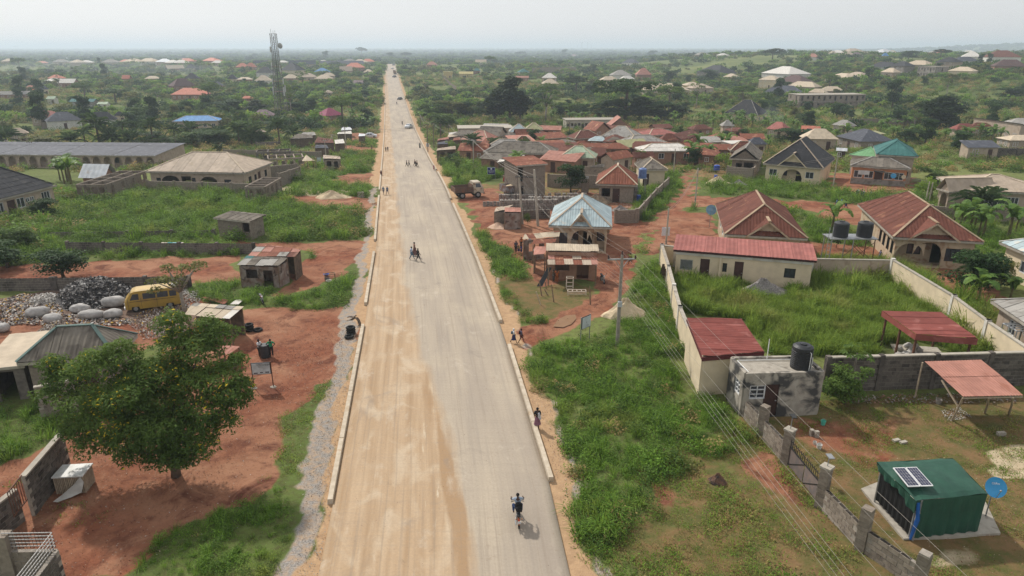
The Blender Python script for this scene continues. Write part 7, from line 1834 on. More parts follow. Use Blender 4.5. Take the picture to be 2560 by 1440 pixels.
e=empty('minibus',vb+Vector((0,.85,0)), 'old yellow minibus parked at the rubbish dump', 'minibus',None,vrz+R(0));e.scale=(.93,)*3
b=loft(M(),[(-2.25,sec(.72,.62,.45,.85,.98)),(-2.18,sec(.82,.70,.32,1.02,1.16)),(-1.95,sec(.86,.74,.28,1.08,1.42)),(-1.62,sec(.87,.74,.28,1.1,1.84)),(-1.3,sec(.87,.75,.28,1.1,1.94)),(0,sec(.87,.76,.28,1.1,1.97)),(1.7,sec(.87,.75,.28,1.1,1.95)),(2.1,sec(.86,.72,.32,1.08,1.86)),(2.3,sec(.82,.66,.40,1.05,1.60))])
b.lobj('body',YEL,e)
def qpanel(x0,x1,z0,z1,side,name='window',mat=GLASS,out=.012):
 w_=lambda z:.87+(.755-.87)*max(0,(z-1.1))/.84
 M().hexa([(x0,side*(w_(z0)+out),z0),(x1,side*(w_(z0)+out),z0),(x1,side*(w_(z0)-.02),z0),(x0,side*(w_(z0)-.02),z0)],[(x0+(.28 if x0<-1.6 else 0),side*(w_(z1)+out),z1),(x1,side*(w_(z1)+out),z1),(x1,side*(w_(z1)-.02),z1),(x0+(.28 if x0<-1.6 else 0),side*(w_(z1)-.02),z1)]).lobj(name,mat,e)
for s in(-1,1):
 for x0,x1 in((-1.78,-1.05),(-.72,.28),(.42,1.3),(1.42,1.98)):qpanel(x0,x1,1.15,1.66,s)
 for x in(-.9,.35,-1.95):M().box((x,s*.885,.8),(.02,.012,.95)).lobj('door_seam',BLACKM,e)
 M().box((0,s*.892,1.0),(3.6,.012,.035)).lobj('trim_strip',BLACKM,e)
 for x in(-1.42,1.35):wheel(e,x,s*.78,.33)
M().hexa([(-2.12,-.66,1.12),(-2.12,.66,1.12),(-2.06,.66,1.12),(-2.06,-.66,1.12)],[(-1.74,-.6,1.72),(-1.74,.6,1.72),(-1.66,.6,1.72),(-1.66,-.6,1.72)]).lobj('windscreen',GLASS,e)
M().box((-2.28,0,.42),(.12,1.6,.16)).lobj('bumper',WFRAME,e)
for s in(-1,1):M().tube((-2.16,s*.6,.78),(-2.28,s*.6,.76),.12,n=14).lobj('headlight',WFRAME,e)
M().box((1.85,-.0,1.93),(.5,1.2,.05)).lobj('white_roof_patch',TARPW,e)
reserve(e.location,2.4,1.1,vrz)
def truck(pf,pr,label,cabc,bedc,load=None,h=1.0):
 """tipper: pf/pr front and rear wheel contact pixels"""
 a_,b_=P(*pf),P(*pr);L_=math.dist(a_[:2],b_[:2]);rz=math.atan2(a_.y-b_.y,a_.x-b_.x);m_=(a_+b_)/2
 e=empty('truck',m_+Vector((-math.sin(rz)*.9,math.cos(rz)*.9,0)),label, 'truck',None,rz);x1,x0=L_/2,-L_/2
 CB=mk('truck cab paint',cabc,tuple(k*.8 for k in cabc),2,.5,.05,stain=((.25,.15,.09),2,.58),orand=0);BD=mk('truck bed steel',bedc,(.16,.10,.07),2,.8,.2,stain=((.2,.09,.05),1.5,.52),orand=0)
 M().box((0,0,.72),(L_+1.6,.8,.22)).lobj('chassis',BLACKM,e)
 loft(M(),[(x1-.75,sec(.98,.85,.7,1.55,2.35)),(x1+.35,sec(.98,.86,.65,1.55,2.35)),(x1+.75,sec(.95,.80,.6,1.50,1.68)),(x1+.85,sec(.9,.8,.6,1.2,1.5))]).lobj('cab',CB,e)
 M().hexa([(x1+.76,-.78,1.6),(x1+.76,.78,1.6),(x1+.70,.78,1.6),(x1+.70,-.78,1.6)],[(x1+.46,-.72,2.2),(x1+.46,.72,2.2),(x1+.38,.72,2.2),(x1+.38,-.72,2.2)]).lobj('windscreen',GLASS,e)
 for s in(-1,1):
  M().hexa([(x1-.4,s*.985,1.55),(x1+.45,s*.985,1.55),(x1+.45,s*.9,1.55),(x1-.4,s*.9,1.55)],[(x1-.4,s*.89,2.12),(x1+.25,s*.89,2.12),(x1+.25,s*.82,2.12),(x1-.4,s*.82,2.12)]).lobj('window',GLASS,e)
  for x in(x1*.95,x0):wheel(e,x,s*.88,.46,.28)
  M().tube((x1+.82,s*.65,.95),(x1+.92,s*.65,.95),.12,n=12).lobj('headlight',WFRAME,e)
 M().box((x1+.9,0,.62),(.14,1.9,.2)).lobj('bumper',BLACKM,e)
 bx0,bx1=x0-1.1,x1-.9;b=M();zt_=1.0+h
 b.box(((bx0+bx1)/2,0,1.0),(bx1-bx0,2.2,.12))
 for s in(-1,1):b.box(((bx0+bx1)/2,s*1.08,1.0+h/2),(bx1-bx0,.06,h))
 for x in(bx0,bx1):b.box((x,0,1.0+h/2+(.15 if x==bx1 else 0)),(.06,2.1,h+(.3 if x==bx1 else 0)))
 for k in range(7):
  for s in(-1,1):b.box((bx0+(bx1-bx0)*k/6,s*1.13,1.0+h/2),(.07,.05,h))
 b.lobj('load_bed',BD,e)
 if load:M().ball(((bx0+bx1)/2,0,1.0+h*.45),((bx1-bx0)*.48,1.0,h*.5),nu=14,nv=8,jit=.15).lobj('load',load,e,True)
 reserve(m_,L_/2+1.3,1.6,rz);return e
truck((1196,494),(1156,497), 'old truck with a cream cab and a rusty open bed at the roadside',(.55,.47,.36),(.10,.06,.045),h=.7)
truck((1333,491),(1281,496), 'tipper truck with a white and blue cab behind the block stacks',(.55,.62,.68),(.30,.30,.32),SAND,h=.95)
def car(loc,rz,label,col_,s=1.0):
 e=empty('car',loc,label, 'car',None,rz);e.scale=(s,)*3;CP_=mk('car paint',col_,rough=.3,spec=.6,orand=0)
 loft(M(),[(-2.1,sec(.75,.6,.35,.65,.78)),(-1.95,sec(.84,.7,.28,.78,.90)),(-1.3,sec(.86,.72,.25,.86,1.0)),(-.8,sec(.86,.66,.25,.88,1.36)),(0,sec(.86,.62,.25,.88,1.43)),(.7,sec(.86,.64,.25,.88,1.36)),(1.3,sec(.86,.72,.25,.86,.98)),(1.95,sec(.82,.7,.3,.78,.88)),(2.1,sec(.74,.6,.38,.62,.72))]).lobj('body',CP_,e)
 for s_ in(-1,1):
  for x0,x1 in((-.7,-.05),(.02,.62)):M().hexa([(x0,s_*.86,.92),(x1,s_*.86,.92),(x1,s_*.8,.92),(x0,s_*.8,.92)],[(x0+.05,s_*.70,1.28),(x1-.03,s_*.70,1.28),(x1-.03,s_*.63,1.28),(x0+.05,s_*.63,1.28)]).lobj('window',GLASS,e)
  for x in(-1.3,1.3):wheel(e,x,s_*.78,.31)
 for x,t in((-1.25,-.84),(1.28,.74)):M().hexa([(x,-.64,.98),(x,.64,.98),(x*.96,.64,.96),(x*.96,-.64,.96)],[(t,-.55,1.35),(t,.55,1.35),(t*.93,.55,1.33),(t*.93,-.55,1.33)]).lobj('windscreen',GLASS,e)
 for s_ in(-1,1):M().ball((-2.05,s_*.6,.66),(.08,.14,.08)).lobj('headlight',WFRAME,e)
 return e
def on_road(px,py):q=P(px,py);return q+Vector((0,0,.13))
RD=R(80)
car(on_road(1022,321),RD+math.pi, 'white car driving towards the camera on the distant road',(.62,.64,.66));car(on_road(1000,250),RD+math.pi, 'small dark car farther up the distant road',(.03,.03,.04));car(P(925,344),R(8), 'silver white car parked in the weeds left of the road',(.6,.62,.64))
car(on_road(986,194),RD, 'dark van near the far end of the road',(.06,.06,.07),1.3);car(on_road(981,173),RD, 'faint white car almost at the crest',(.5,.5,.5),1.1);car(on_road(984,164),RD, 'dark vehicle beside the crest',(.08,.08,.09),1.3)
truck((988,182),(990,186), 'yellow lorry near the far end of the road',(.45,.32,.10),(.35,.25,.12),h=1.3)
# ------------------------------------------------------------------ signs
def signboard(pl,pr_,pxt,pyt,pxb,pyb,label,board,frame=BLACKM,legs=True,leg=STEEL,wl=None):
 """two-legged board; pl/pr_ leg foot pixels, board spans rows pyt..pyb and columns pxt..pxb"""
 a,b2=P(*pl),P(*pr_);e=empty('signboard',a,label, 'signboard');z1,z0=hgt(a,pyt),hgt(a,pyb);u=(b2-a);w_=u.length;rz=math.atan2(u.y,u.x);e.rotation_euler=(0,0,rz)
 for x in(0,w_):M().tube((x,0,-.1),(x,0,z1),.035).lobj('leg',leg,e)
 M().box((w_/2,-.05,(z0+z1)/2),(w_*.98,.05,z1-z0)).lobj('frame',frame,e);M().box((w_/2,-.09,(z0+z1)/2),(w_*.92,.03,(z1-z0)*.9)).lobj('board',board,e)
 return e,w_,z0,z1
BW=mk('pale sign board',(.55,.60,.62),rough=.5,bump=0,orand=0);BB=mk('navy sign board',(.012,.025,.16),rough=.5,bump=0,orand=0)
e,w_,z0,z1=signboard((636,972),(684,969),632,907,678,936, 'white notice board on two thin legs on the red earth',BW,leg=RUSTST);H_=z1-z0
T_=lambda s,x,z,sz,m_=LETK:lettering(s,e,(w_*x,-.108,z0+H_*z),(math.pi/2,0,0),sz,m_)
T_('CHAZAMONI',.62,.85,H_*.17);T_('NURSERY & PRIMARY SCHOOL',.62,.75,H_*.06);T_('MOTTO',.48,.64,H_*.09)
for k in range(4):T_('- - -  -- - -- - - --- - -',.5,.53-.085*k,H_*.075)
M().box((w_*.2,-.108,z0+H_*.14),(w_*.2,.006,H_*.08)).lobj('print_block',LETK,e);M().box((w_*.8,-.108,z0+H_*.18),(w_*.2,.006,H_*.1)).lobj('print_block',LETK,e);M().box((w_*.5,-.108,z0+H_*.17),(w_*.15,.006,H_*.08)).lobj('print_block',LETK,e)
for px,py in((636,972),(684,969)):q=P(px,py);M().ball((q.x,q.y,q.z+.03),(.22,.18,.1),jit=.3).obj('footing',WL['concrete'],None,label='concrete lump around the %s leg of the notice board'%('left' if px==636 else 'right'),cat='footing')
e,w_,z0,z1=signboard((1219,450),(1238,450),1217,418,1239,436, 'navy blue signboard in the weeds right of the road',BB,BW);H_=z1-z0
T_('Jaslabury',.5,.52,H_*.24,LETW);T_('SCHOOL',.5,.32,H_*.17,LETW);T_('OPEN DAILY' if False else '________',.5,.2,H_*.14,LETR);M().ball((w_*.5,-.11,z0+H_*.78),(H_*.13,.01,H_*.1)).lobj('emblem',LETW,e)
e,w_,z0,z1=signboard((1451,860),(1473,850),1450,794,1474,824, 'small white board in a black frame at the edge of the weeds',BW);H_=z1-z0
M().ball((w_*.5,-.108,z0+H_*.5),(.03,.006,.04)).lobj('print_mark',LETK,e);M().box((w_*.65,-.108,z0+H_*.22),(.14,.006,.03)).lobj('print_mark',LETK,e)
for a,b2,x0,y0,x1,y1,lb in(((809,416),(821,416),808,393,822,406, 'pale blue and white notice on the pole left of the road'),((794,412),(804,412),794,394,806,406, 'small white notice beside the left stall'),((1066,372),(1073,372),1066,358,1074,367, 'little white notice on the right verge'),((1321,608),(1327,608),1320,596,1328,608, 'white sheet notice beside the shop stall')):
 signboard(a,b2,x0,y0,x1,y1,lb,BW,BW)
# ------------------------------------------------------------------ stalls left of the road, upper
shack('block kiosk with a tan roof and a green shutter left of the road',[(808,397),(852,398),(850,391),(808,388)],(2.3,2.2,2.4,2.5),RF['beige'],WL['block'],sl=3,holes=True)
shack('open stall with a sagging yellow and white tarpaulin',[(754,403),(790,402),(782,394),(766,391)],(1.7,1.7,2.3,2.3),RF['cream'],WOODW,walls=(),sl=3)
for i,(cs,rm_,lb)in enumerate((([(723,348),(782,345),(780,336),(745,334)], 'asbestos', 'grey patched roof at the left end of the upper shanties'),([(745,341),(790,338),(786,330),(758,331)], 'asbestos2', 'pale grey roof behind the patched shanty roof'),([(786,357),(836,358),(832,348),(794,344)], 'maroon', 'brown roofed stall in the upper shanties'),([(838,360),(862,358),(858,348),(836,350)], 'white', 'whitish roofed stall with yellow containers'),([(842,335),(880,335),(878,328),(846,330)], 'white', 'long whitish shed roof in the upper shanties'),([(852,326),(880,325),(876,318),(856,318)], 'zinc', 'bright white canopy in the upper shanties'),([(786,370),(822,371),(816,362),(790,362)], 'slateblue', 'blue grey low roof below the brown stall'),([(896,341),(913,340),(912,334),(898,334)], 'zinc', 'small pale canopy next to the parked white car'))):
 shack(lb,cs,(2.2,2.2,2.5,2.5),RF[rm_],WOODW,sl=2,holes=False)
for i,(cs,rm_,lb)in enumerate((([(1090,377),(1140,373),(1138,366),(1094,371)], 'beige', 'open fronted stall with a pale beam roof at the right verge'),([(1092,361),(1120,360),(1118,353),(1094,356)], 'slateblue', 'little stall with a blue grey roof behind the front stall'),([(1092,352),(1122,348),(1120,343),(1096,347)], 'palepink', 'pale pinkish roofed stall beside the dark poles'),([(1118,344),(1160,338),(1156,331),(1120,337)], 'cream', 'cream slanting roof behind the stalls'),([(1122,337),(1146,333),(1144,329),(1122,332)], 'white', 'white tin strip roof, uppermost of the stalls'),([(1132,352),(1152,350),(1150,343),(1134,345)], 'rust', 'rust brown tin hut among the right stalls'),([(1242,406),(1312,398),(1310,380),(1264,384)], 'white', 'large torn white tin roof over the open shed'),([(1222,388),(1262,384),(1262,379),(1226,383)], 'red', 'narrow red tin awning on the brown hut'),([(1458,418),(1512,418),(1512,412),(1460,414)], 'asbestos', 'low open shelter with a thin grey roof'),([(1454,446),(1472,446),(1472,441),(1456,441)], 'zinc', 'small block latrine with a pale sheet'))):
 shack(lb,cs,(2.2,2.2,2.5,2.5),RF[rm_],WOODW if i<8 else WL['block'],sl=1.2,holes=(i==0))
# ------------------------------------------------------------------ block yard
def stack(label,px,py,nx_,ny_,nz_,rz=0,upright=True,parts=True):
 c_=P(px,py);e=empty('block_stack',c_,label, 'block stack', 'stacks of concrete blocks in the yard',rz);GB=block_mesh(.22,.45,.44, 'grey')if upright else block_mesh(.45,.22,.22, 'grey')
 sx,sy,sz=(.235,.47,.455)if upright else(.47,.24,.23)
 for k in range(nz_):
  for j in range(ny_):
   for i in range(nx_):
    if k==nz_-1 and rnd.random()<.25:continue
    link('block',GB,e,(sx*(i-nx_/2)+rnd.uniform(-.012,.012),sy*j+rnd.uniform(-.02,.02),sz*k))
 reserve(c_,sx*nx_/2+.2,sy*ny_+.3,rz);return e
stack('long rows of upright grey blocks behind the tin kiosk, left stack',1325,524,34,2,3,R(3));stack('long rows of upright grey blocks behind the pale blue roof, right stack',1395,516,34,2,3,R(3));stack('stepped pile of grey blocks nearest the road',1262,516,12,2,3,0,False)
stack('grey blocks drying behind the long rows, upper left',1302,502,26,2,2,0);stack('low row of grey blocks in front of the yard tree',1420,498,24,1,2,0);stack('tall narrow dark block stack in the yard',1562,500,4,2,7,0,False);stack('second tall dark block stack beside the water barrel',1576,498,5,2,8,0,False)
block_wall('dark block wall at the front of the block yard',P(1300,548),P(1375,546),1.2, 'blockold',False,coping=False)
e=empty('tank_stand',P(1603,488), 'slim steel stand carrying the light blue tank', 'tank stand');hs_=2.6
for x,y in((-.5,-.5),(.5,-.5),(.5,.5),(-.5,.5)):M().tube((x,y,0),(x,y,hs_),.05).lobj('leg',STEEL,e)
M().box((0,0,hs_),(1.3,1.3,.08)).lobj('platform',STEEL,e);watertank(e.location+Vector((0,0,hs_+.04)),.6,1.5, 'light blue water tank on a stand beside the rust roofed house',mk('light blue plastic',(.14,.22,.45),rough=.5))
watertank(P(1791,432)+Vector((0,0,.5)),.55,1.0, 'deep blue tank on the upper track',BLUEP)
def barrel(px,py,label,mat,r=.3,h=.9,z=0):p=P(px,py);return M().lathe((p.x,p.y,p.z+z),[(r*.92,0),(r,h*.05),(r,h*.32),(r*1.04,h*.34),(r,h*.36),(r,h*.64),(r*1.04,h*.66),(r,h*.68),(r,h*.95),(r*.92,h)],16).obj('barrel',mat,None,label=label,cat='barrel')
barrel(2205,625, 'blue barrel at the corner of the arched porch house',BLUEP);barrel(1596,503, 'blue barrel beside the dark block stacks',BLUEP);barrel(664,892, 'black barrel between the two people on the red earth',BLACKP,.35,.95);barrel(1789,446, 'blue barrel under the deep blue tank',BLUEP,.3,.6);barrel(738,673, 'yellow drum beside the rusty shack',mk('yellow plastic',(.6,.42,.02),rough=.5),.3,.8);barrel(2167,600, 'grey concrete barrel beside the long brown roofed house',WL['grey'],.4,.9)
barrel(1338,638, 'white drum beside the shop stall',WHITEP,.25,.6)
def bucket(px,py,label,mat,r=.15,h=.28):
 p=P(px,py);e=empty('bucket',p,label, 'bucket');M().lathe((0,0,0),[(r*.75,0),(r,h),(r*.92,h),(r*.7,.03)],14).lobj('bucket_body',mat,e);M().path([(r*math.cos(t),0,h+r*.8*math.sin(t))for t in np.linspace(0,3.14,7)],.008,4).lobj('handle',STEEL,e)
bucket(2057,1062, 'turquoise bucket in the yard by the outhouse',mk('turquoise plastic',(.12,.55,.42),rough=.4));bucket(2047,1122, 'clear plastic bucket near the gate, larger one',WHITEP);bucket(2036,1112, 'clear plastic bucket near the gate, smaller one',WHITEP,.1,.2);bucket(2345,1010, 'grey bucket by the old block wall',WL['grey'],.18,.32)
def bits(label,lst,name='concrete_block',cat='concrete block',mat=None):
 for i,(px,py,rz,sx,sy,sz,extra)in enumerate(lst):p=P(px,py);M().box((p.x,p.y,p.z+sz/2),(sx,sy,sz),rz).obj(name,mat or WL['concrete'],None,label=label+extra,cat=cat)
bits('loose block standing in the yard by the gate, ',[(2028,1090,.2,.2,.2,.42, 'left of two'),(2040,1094,.1,.22,.2,.42, 'right of two')]);bits('loose block lying in the yard grass, ',[(2240,1103,.3,.42,.2,.12, 'left of two'),(2258,1108,.3,.42,.2,.12, 'right of two'),(2502,1088,.1,.45,.22,.2, 'far right under the lean-to')])
bits('pair of old pillars blocks beside the left verge, ',[(903,493,0,.9,.5,.8, 'square one'),])
for i,(px,py,k,lb)in enumerate(((624,828,3, 'stack of tyres by the market stall'),(645,828,1, 'single tyre lying beside the tyre stack'),(873,845,1, 'single tyre at the left verge'),(876,838,3, 'pile of tyres carrying bottles at the left verge'))):
 p=P(px,py);e=empty('tyre_pile',p,lb, 'tyres')
 for j in range(k):torus(M(),(0,.25 if(i==3)else 0,.12+.2*j),.27,.1,ax='z').lobj('tyre',TYRE,e)
p=P(182,1232);e=empty('animal_cage',p, 'white topped wooden slat cage on the shaded red earth', 'cage',None,R(6));b=M()
b.box((0,.4,1.0),(1.45,1.1,.06));b.lobj('top_board',WHITEP,e)
for k in range(17):M().box((-.66+1.32*k/16,-.08,.5),(.05,.04,.95)).lobj('slat',PALEWOOD,e)
for k in range(12):
 for s in(-1,1):M().box((s*.66,-.04+.9*k/11,.5),(.04,.05,.95)).lobj('slat',PALEWOOD,e)
M().box((0,.42,.12),(1.3,.9,.08)).lobj('floor_board',WOOD,e);M().box((0,.88,.5),(1.3,.05,.95)).lobj('back_board',WOOD,e)
b=M();pts=[Vector((-.6,-.75,.03)),Vector((-.2,-.45,.25)),Vector((.25,-.22,.6)),Vector((.6,-.14,.98))];pt2=[Vector((-.45,-.8,.014)),Vector((.2,-.5,.1)),Vector((.6,-.3,.2)),Vector((.72,-.16,.7))]
for k in range(3):b.face([pts[k],pt2[k],pt2[k+1],pts[k+1]])
b.lobj('hanging_cloth',TARPW,e);reserve(p,.9,.9)
def frame_obj(label,px,py,rz,w_,d_,h_,name,cat,mat,n=4):
 p=P(px,py);e=empty(name,p,label,cat,None,rz)
 for x in(-w_/2,w_/2):
  for y in(-d_/2,d_/2):M().box((x,y,h_/2),(.05,.05,h_)).lobj('leg',mat,e)
 b=M()
 for k in range(n+1):b.box((-w_/2+w_*k/n,0,h_),(.05,d_+.05,.05))
 for y in(-d_/2,d_/2):b.box((0,y,h_+.003),(w_+.05,.05,.05));b.box((0,y,.12),(w_,.04,.04))
 b.lobj('rails',mat,e);return e
CRM=mk('cream wood',(.62,.52,.42));frame_obj('long cream chair frame lying before the pale roofed shack',1442,736,R(0),1.6,.5,.35, 'bench_frame', 'bench frame',CRM,4)
e=frame_obj('upright cream seat frame beside the lying one',1424,722,R(0),.6,.5,1.1, 'chair_frame', 'chair frame',CRM,1)
for z in(.35,.7):M().box((0,-.25,z),(.6,.04,.05)).lobj('rail',CRM,e)
for px,py,lb in((1352,700, 'black sheet leaning beside the workshop frames'),):
 p=P(px-10,py+16);e=M().hexa([p+Vector((0,0,0)),p+Vector((.5,0,0)),p+Vector((.5,.06,0)),p+Vector((0,.06,0))],[p+Vector((1.0,.7,1.6)),p+Vector((1.4,.7,1.6)),p+Vector((1.4,.76,1.6)),p+Vector((1.0,.76,1.6))]).obj('leaning_board',BLACKP,None,label=lb,cat='board')
for i,(x0,y0,x1,y1)in enumerate(((1366,722,1363,706),(1371,738,1361,724),(1352,762,1340,730),(1385,755,1378,712),(1476,762,1473,716),(1355,740,1347,700))):
 a=P(x0,y0);t_=a+Vector(((x1-x0)/scale_at(a),.1,hgt(a,y1)if y1<y0 else 1));M().path([a-Vector((0,0,.1)),t_],[.06,.04],6).obj('wooden_stake',WOOD if i!=2 else PALEWOOD,None,label='weathered stake stuck in the workshop yard, %s from the left'%('third', 'fourth', 'first', 'fifth', 'last', 'second')[i],cat='stake')
frame_obj('table with basins for sale on the side path',826,702,R(20),.9,.5,.7, 'market_table', 'table',WOOD,1)
for px,py,z,c_,lb in((816,690,.05,BLUEP, 'dark blue basin on the path, top one'),(818,700,.0,BLACKP, 'dark basin in front of the selling table'),(822,705,.0,WHITEP, 'pale basin beside the dark one')):p=P(px,py);M().lathe((p.x,p.y,p.z+z),[(.16,0),(.28,.16),(.26,.16),(.14,.03)],14).obj('basin',c_,None,label=lb,cat='basin')
for i,(px,w_,c_,lb)in enumerate(((412,8,(.6,.52,.42), 'cream cloth drying on the dark wall, leftmost'),(420,6,(.5,.42,.36), 'beige cloth drying on the dark wall'),(430,12,(.03,.25,.28), 'teal cloth drying on the dark wall'),(441,12,(.25,.45,.5), 'pale turquoise cloth drying on the dark wall'),(452,11,(.015,.03,.28), 'long royal blue cloth drying on the dark wall'),(460,6,(.6,.5,.45), 'small pale cloth at the right of the washing'))):
 p=P(px,633);s_=scale_at(p);ww=w_/s_;b=M();hh_=1.15;drop=.9 if i==4 else .45
 for k in range(4):
  x0,x1=p.x-ww/2+ww*k/4,p.x-ww/2+ww*(k+1)/4;o=.03*(k%2)
  b.face([(x0,p.y-.16-o,p.z+hh_-drop),(x1,p.y-.16-.03+o,p.z+hh_-drop),(x1,p.y-.13,p.z+hh_+.02),(x0,p.y-.13,p.z+hh_+.02)]);b.face([(x0,p.y-.13,p.z+hh_+.02),(x1,p.y-.13,p.z+hh_+.02),(x1,p.y+.13,p.z+hh_+.02),(x0,p.y+.13,p.z+hh_+.02)])
 b.obj('washing',cloth(c_),None,label=lb,cat='washing')
p=P(1663,600);M().box((p.x,p.y,p.z+1.0),(.9,.04,1.0)).obj('washing',cloth((.7,.7,.74)),None,label='white cloth hanging by the pole at the compound corner',cat='washing')
p0,p1=P(2310,695,1.1),P(2415,682,1.2);wire('washing line across the red yard of the porch house',p0,p1,.1,.01, 'washing lines');frame_obj('dark wooden table at the yellow wall',2322,700,0,1.4,.7,.8, 'table', 'table',WOOD,1)
for k,s in enumerate((.62,.82)):q=p0.lerp(p1,s);M().box((q.x,q.y,q.z-.25),(.35,.04,.35)).obj('washing',cloth((.35,.05,.04)),None,label='red cloth on the washing line in the porch house yard, %s one'%('left', 'right')[k],cat='washing')
for k in range(5):p=P(1648+4*k,690+6*k);q=P(1656+3*k,660+6*k,1.5);u=Vector((.9,-.25,0));M().hexa([p,p+u*.3,p+u*.3+Vector((.03,.06,0)),p+Vector((.03,.06,0))],[q,q+u*.3,q+u*.3+Vector((.03,.06,0)),q+Vector((.03,.06,0))]).obj('plank',mk('old plank',(.13,.09,.075),(.08,.06,.05),4,.9,.3),None,label='dark weathered plank leaning on the compound wall',cat='plank',group='planks leaning on the compound wall')
p=P(1440,800)
pud=M();pts=PP([(1382,818),(1395,800),(1415,790),(1438,788),(1441,798),(1428,812),(1408,820)]);pud.face([q+Vector((0,0,.06))for q in reversed(pts)]);props(pud.obj('puddle',mk('muddy water',(.25,.14,.07),(.22,.12,.055),1,.35,0,spec=.2,orand=0)),kind='structure')
bp_=Vector(ray(885,797))*19.5+Vector((0,0,CH));e=empty('bird',bp_, 'brown bird of prey gliding over the left verge', 'bird',None,R(0));e.scale=(.62,)*3;BF=mk('brown feathers',(.06,.04,.028),(.11,.075,.05),9,.8,.3);
M().path([(.02,.22,.06),(.0,.12,.05),(-.02,0,.03),(-.08,-.10,.0),(-.2,-.15,-.01)],[.02,.045,.06,.045,.01],8).lobj('body',BF,e,True);M().ball((.04,.25,.06),(.032,.04,.03)).lobj('head',BF,e,True)
b=M();tip=[(.0,.10,.05),(.16,.10,.04),(.26,.02,-.05),(.34,-.12,-.16),(.36,-.24,-.24)];tr_=[(.0,-.06,.03),(.10,-.08,.02),(.18,-.14,-.06),(.25,-.26,-.18),(.32,-.34,-.27)]
for k in range(4):b.face([tip[k],tip[k+1],tr_[k+1],tr_[k]])
for k in range(5):b.face([(.30-.02*k,-.20-.01*k,-.2),(.32-.02*k,-.2-.01*k,-.2),(.37-.035*k,-.36-.01*k,-.30),(.355-.035*k,-.37-.01*k,-.30)])
b.lobj('wing',BF,e);b=M();tip=[(.0,.10,.05),(-.14,.16,.08),(-.26,.12,.08),(-.34,.04,.06)];tr_=[(.0,-.06,.03),(-.10,0,.05),(-.2,.02,.06),(-.3,.0,.05)]
for k in range(3):b.face([tr_[k],tr_[k+1],tip[k+1],tip[k]])
b.lobj('wing',BF,e);b=M();b.face([(-.14,-.1,0),(-.1,-.14,0),(-.26,-.26,-.02),(-.33,-.17,-.02)]);b.lobj('tail',BF,e)
# ------------------------------------------------------------------ rubbish dump
def sackf(px,py,wpx,hpx,lb,seed,rz=0):
 c_=P(px,py);s_=scale_at(c_);w_,h_=wpx/s_/2*.95,hpx/s_*.44;rr=random.Random(seed);b=M();nu,nv=16,9;ph=[rr.uniform(0,6)for _ in range(4)]
 for a in range(nv+1):
  t=math.pi*a/nv
  for k in range(nu):
   f=6.2832*k/nu;j=1+.08*math.sin(3*f+ph[0])*math.sin(2*t+ph[1])+.05*math.sin(7*f+ph[2])+.09*rr.uniform(-1,1)
   x=-math.cos(t)*w_*1.0;rr_=math.sin(t)**.7*j;b.v.append((x,math.cos(f)*h_*1.15*rr_,max(-.02,h_*.9+math.sin(f)*h_*rr_)))
 for a in range(nv):
  for k in range(nu):l=(k+1)%nu;b.f.append((a*nu+k,a*nu+l,(a+1)*nu+l,(a+1)*nu+k));b.m.append(0)
 e=link('sack',b.mesh('sack',SACK,None,True),None,(c_.x,c_.y+h_,c_.z),rz);props(e,lb, 'sack', 'bulging sacks at the rubbish dump');reserve(c_,w_,h_+.3)
SACK=mk('dirty grey sack',(.42,.40,.38),(.28,.265,.25),3,.7,.5,12,.3,0,((.25,.21,.18),2.5,.6),.08)
for i,(px,py,w_,h_,lb,rz)in enumerate(((87,797,56,32, 'crinkled grey sack lying tilted at the dump, left of the middle',.5),(125,812,46,30, 'rounder sack in front of the tilted one at the dump',0),(195,787,52,28, 'grey sack below the dark rubbish heap',.1),(224,801,68,28, 'long grey sack in the middle of the front row at the dump',.1),(278,799,46,28, 'grey sack right of the long one in the front row',.3),(278,772,60,34, 'large sack directly behind the minibus nose',.1),(2,834,30,28, 'sack cut by the left edge of the picture',0))):sackf(px,py,w_,h_,lb,i+3,rz)
def trash(label,poly,n,size,hgt_f,mats,seed,name='rubbish'):
 w=[(p.x,p.y)for p in PP(poly)];x0,x1=min(p[0]for p in w),max(p[0]for p in w);y0,y1=min(p[1]for p in w),max(p[1]for p in w);rs=np.random.RandomState(seed)
 x,y=rs.uniform(x0,x1,n*3),rs.uniform(y0,y1,n*3);ok=inpoly(x,y,w);x,y=x[ok][:n],y[ok][:n];n=len(x)
 cx,cy=(x0+x1)/2,(y0+y1)/2;q=np.clip(1-np.hypot((x-cx)/(x1-x0)*2,(y-cy)/(y1-y0)*2),0,1);z=hgt_f*sst(q*1.3)
 P_=np.stack([x,y,T(x,y)+z*rs.uniform(.7,1,n)+.05+.12*((x>XL(y))&(x<XR(y)))],-1);v,qd=leaves(P_,np.tile([0,0,1.0],(n,1))*1.2,size,.5,rs)
 v[:,2]+=np.repeat(rs.uniform(0,.05,n),4)
 me_=fastmesh(name,v,qd,mats);me_.polygons.foreach_set('material_index',rs.randint(0,len(mats),n).astype(np.int32));props(link(name,me_),kind='stuff',label=label)
 if hgt_f>.3:
  b=M();N=14
  for i in range(N):
   for j in range(N):
    def pt(a,c_):
     X,Y=x0+(x1-x0)*a/N,y0+(y1-y0)*c_/N;qq=max(0,1-math.hypot((X-cx)/(x1-x0)*2,(Y-cy)/(y1-y0)*2));return(X,Y,float(T(X,Y))+hgt_f*.85*float(sst(qq*1.3))-.05)
    b.face([pt(i,j),pt(i+1,j),pt(i+1,j+1),pt(i,j+1)])
  props(b.obj(name+'_mound',mats[0]),kind='stuff')
c0=[mk('scrap',c_,rough=.7,bump=0)for c_ in((.05,.045,.045),(.06,.055,.06),(.30,.28,.27),(.03,.03,.03),(.12,.10,.09),(.45,.43,.41))]
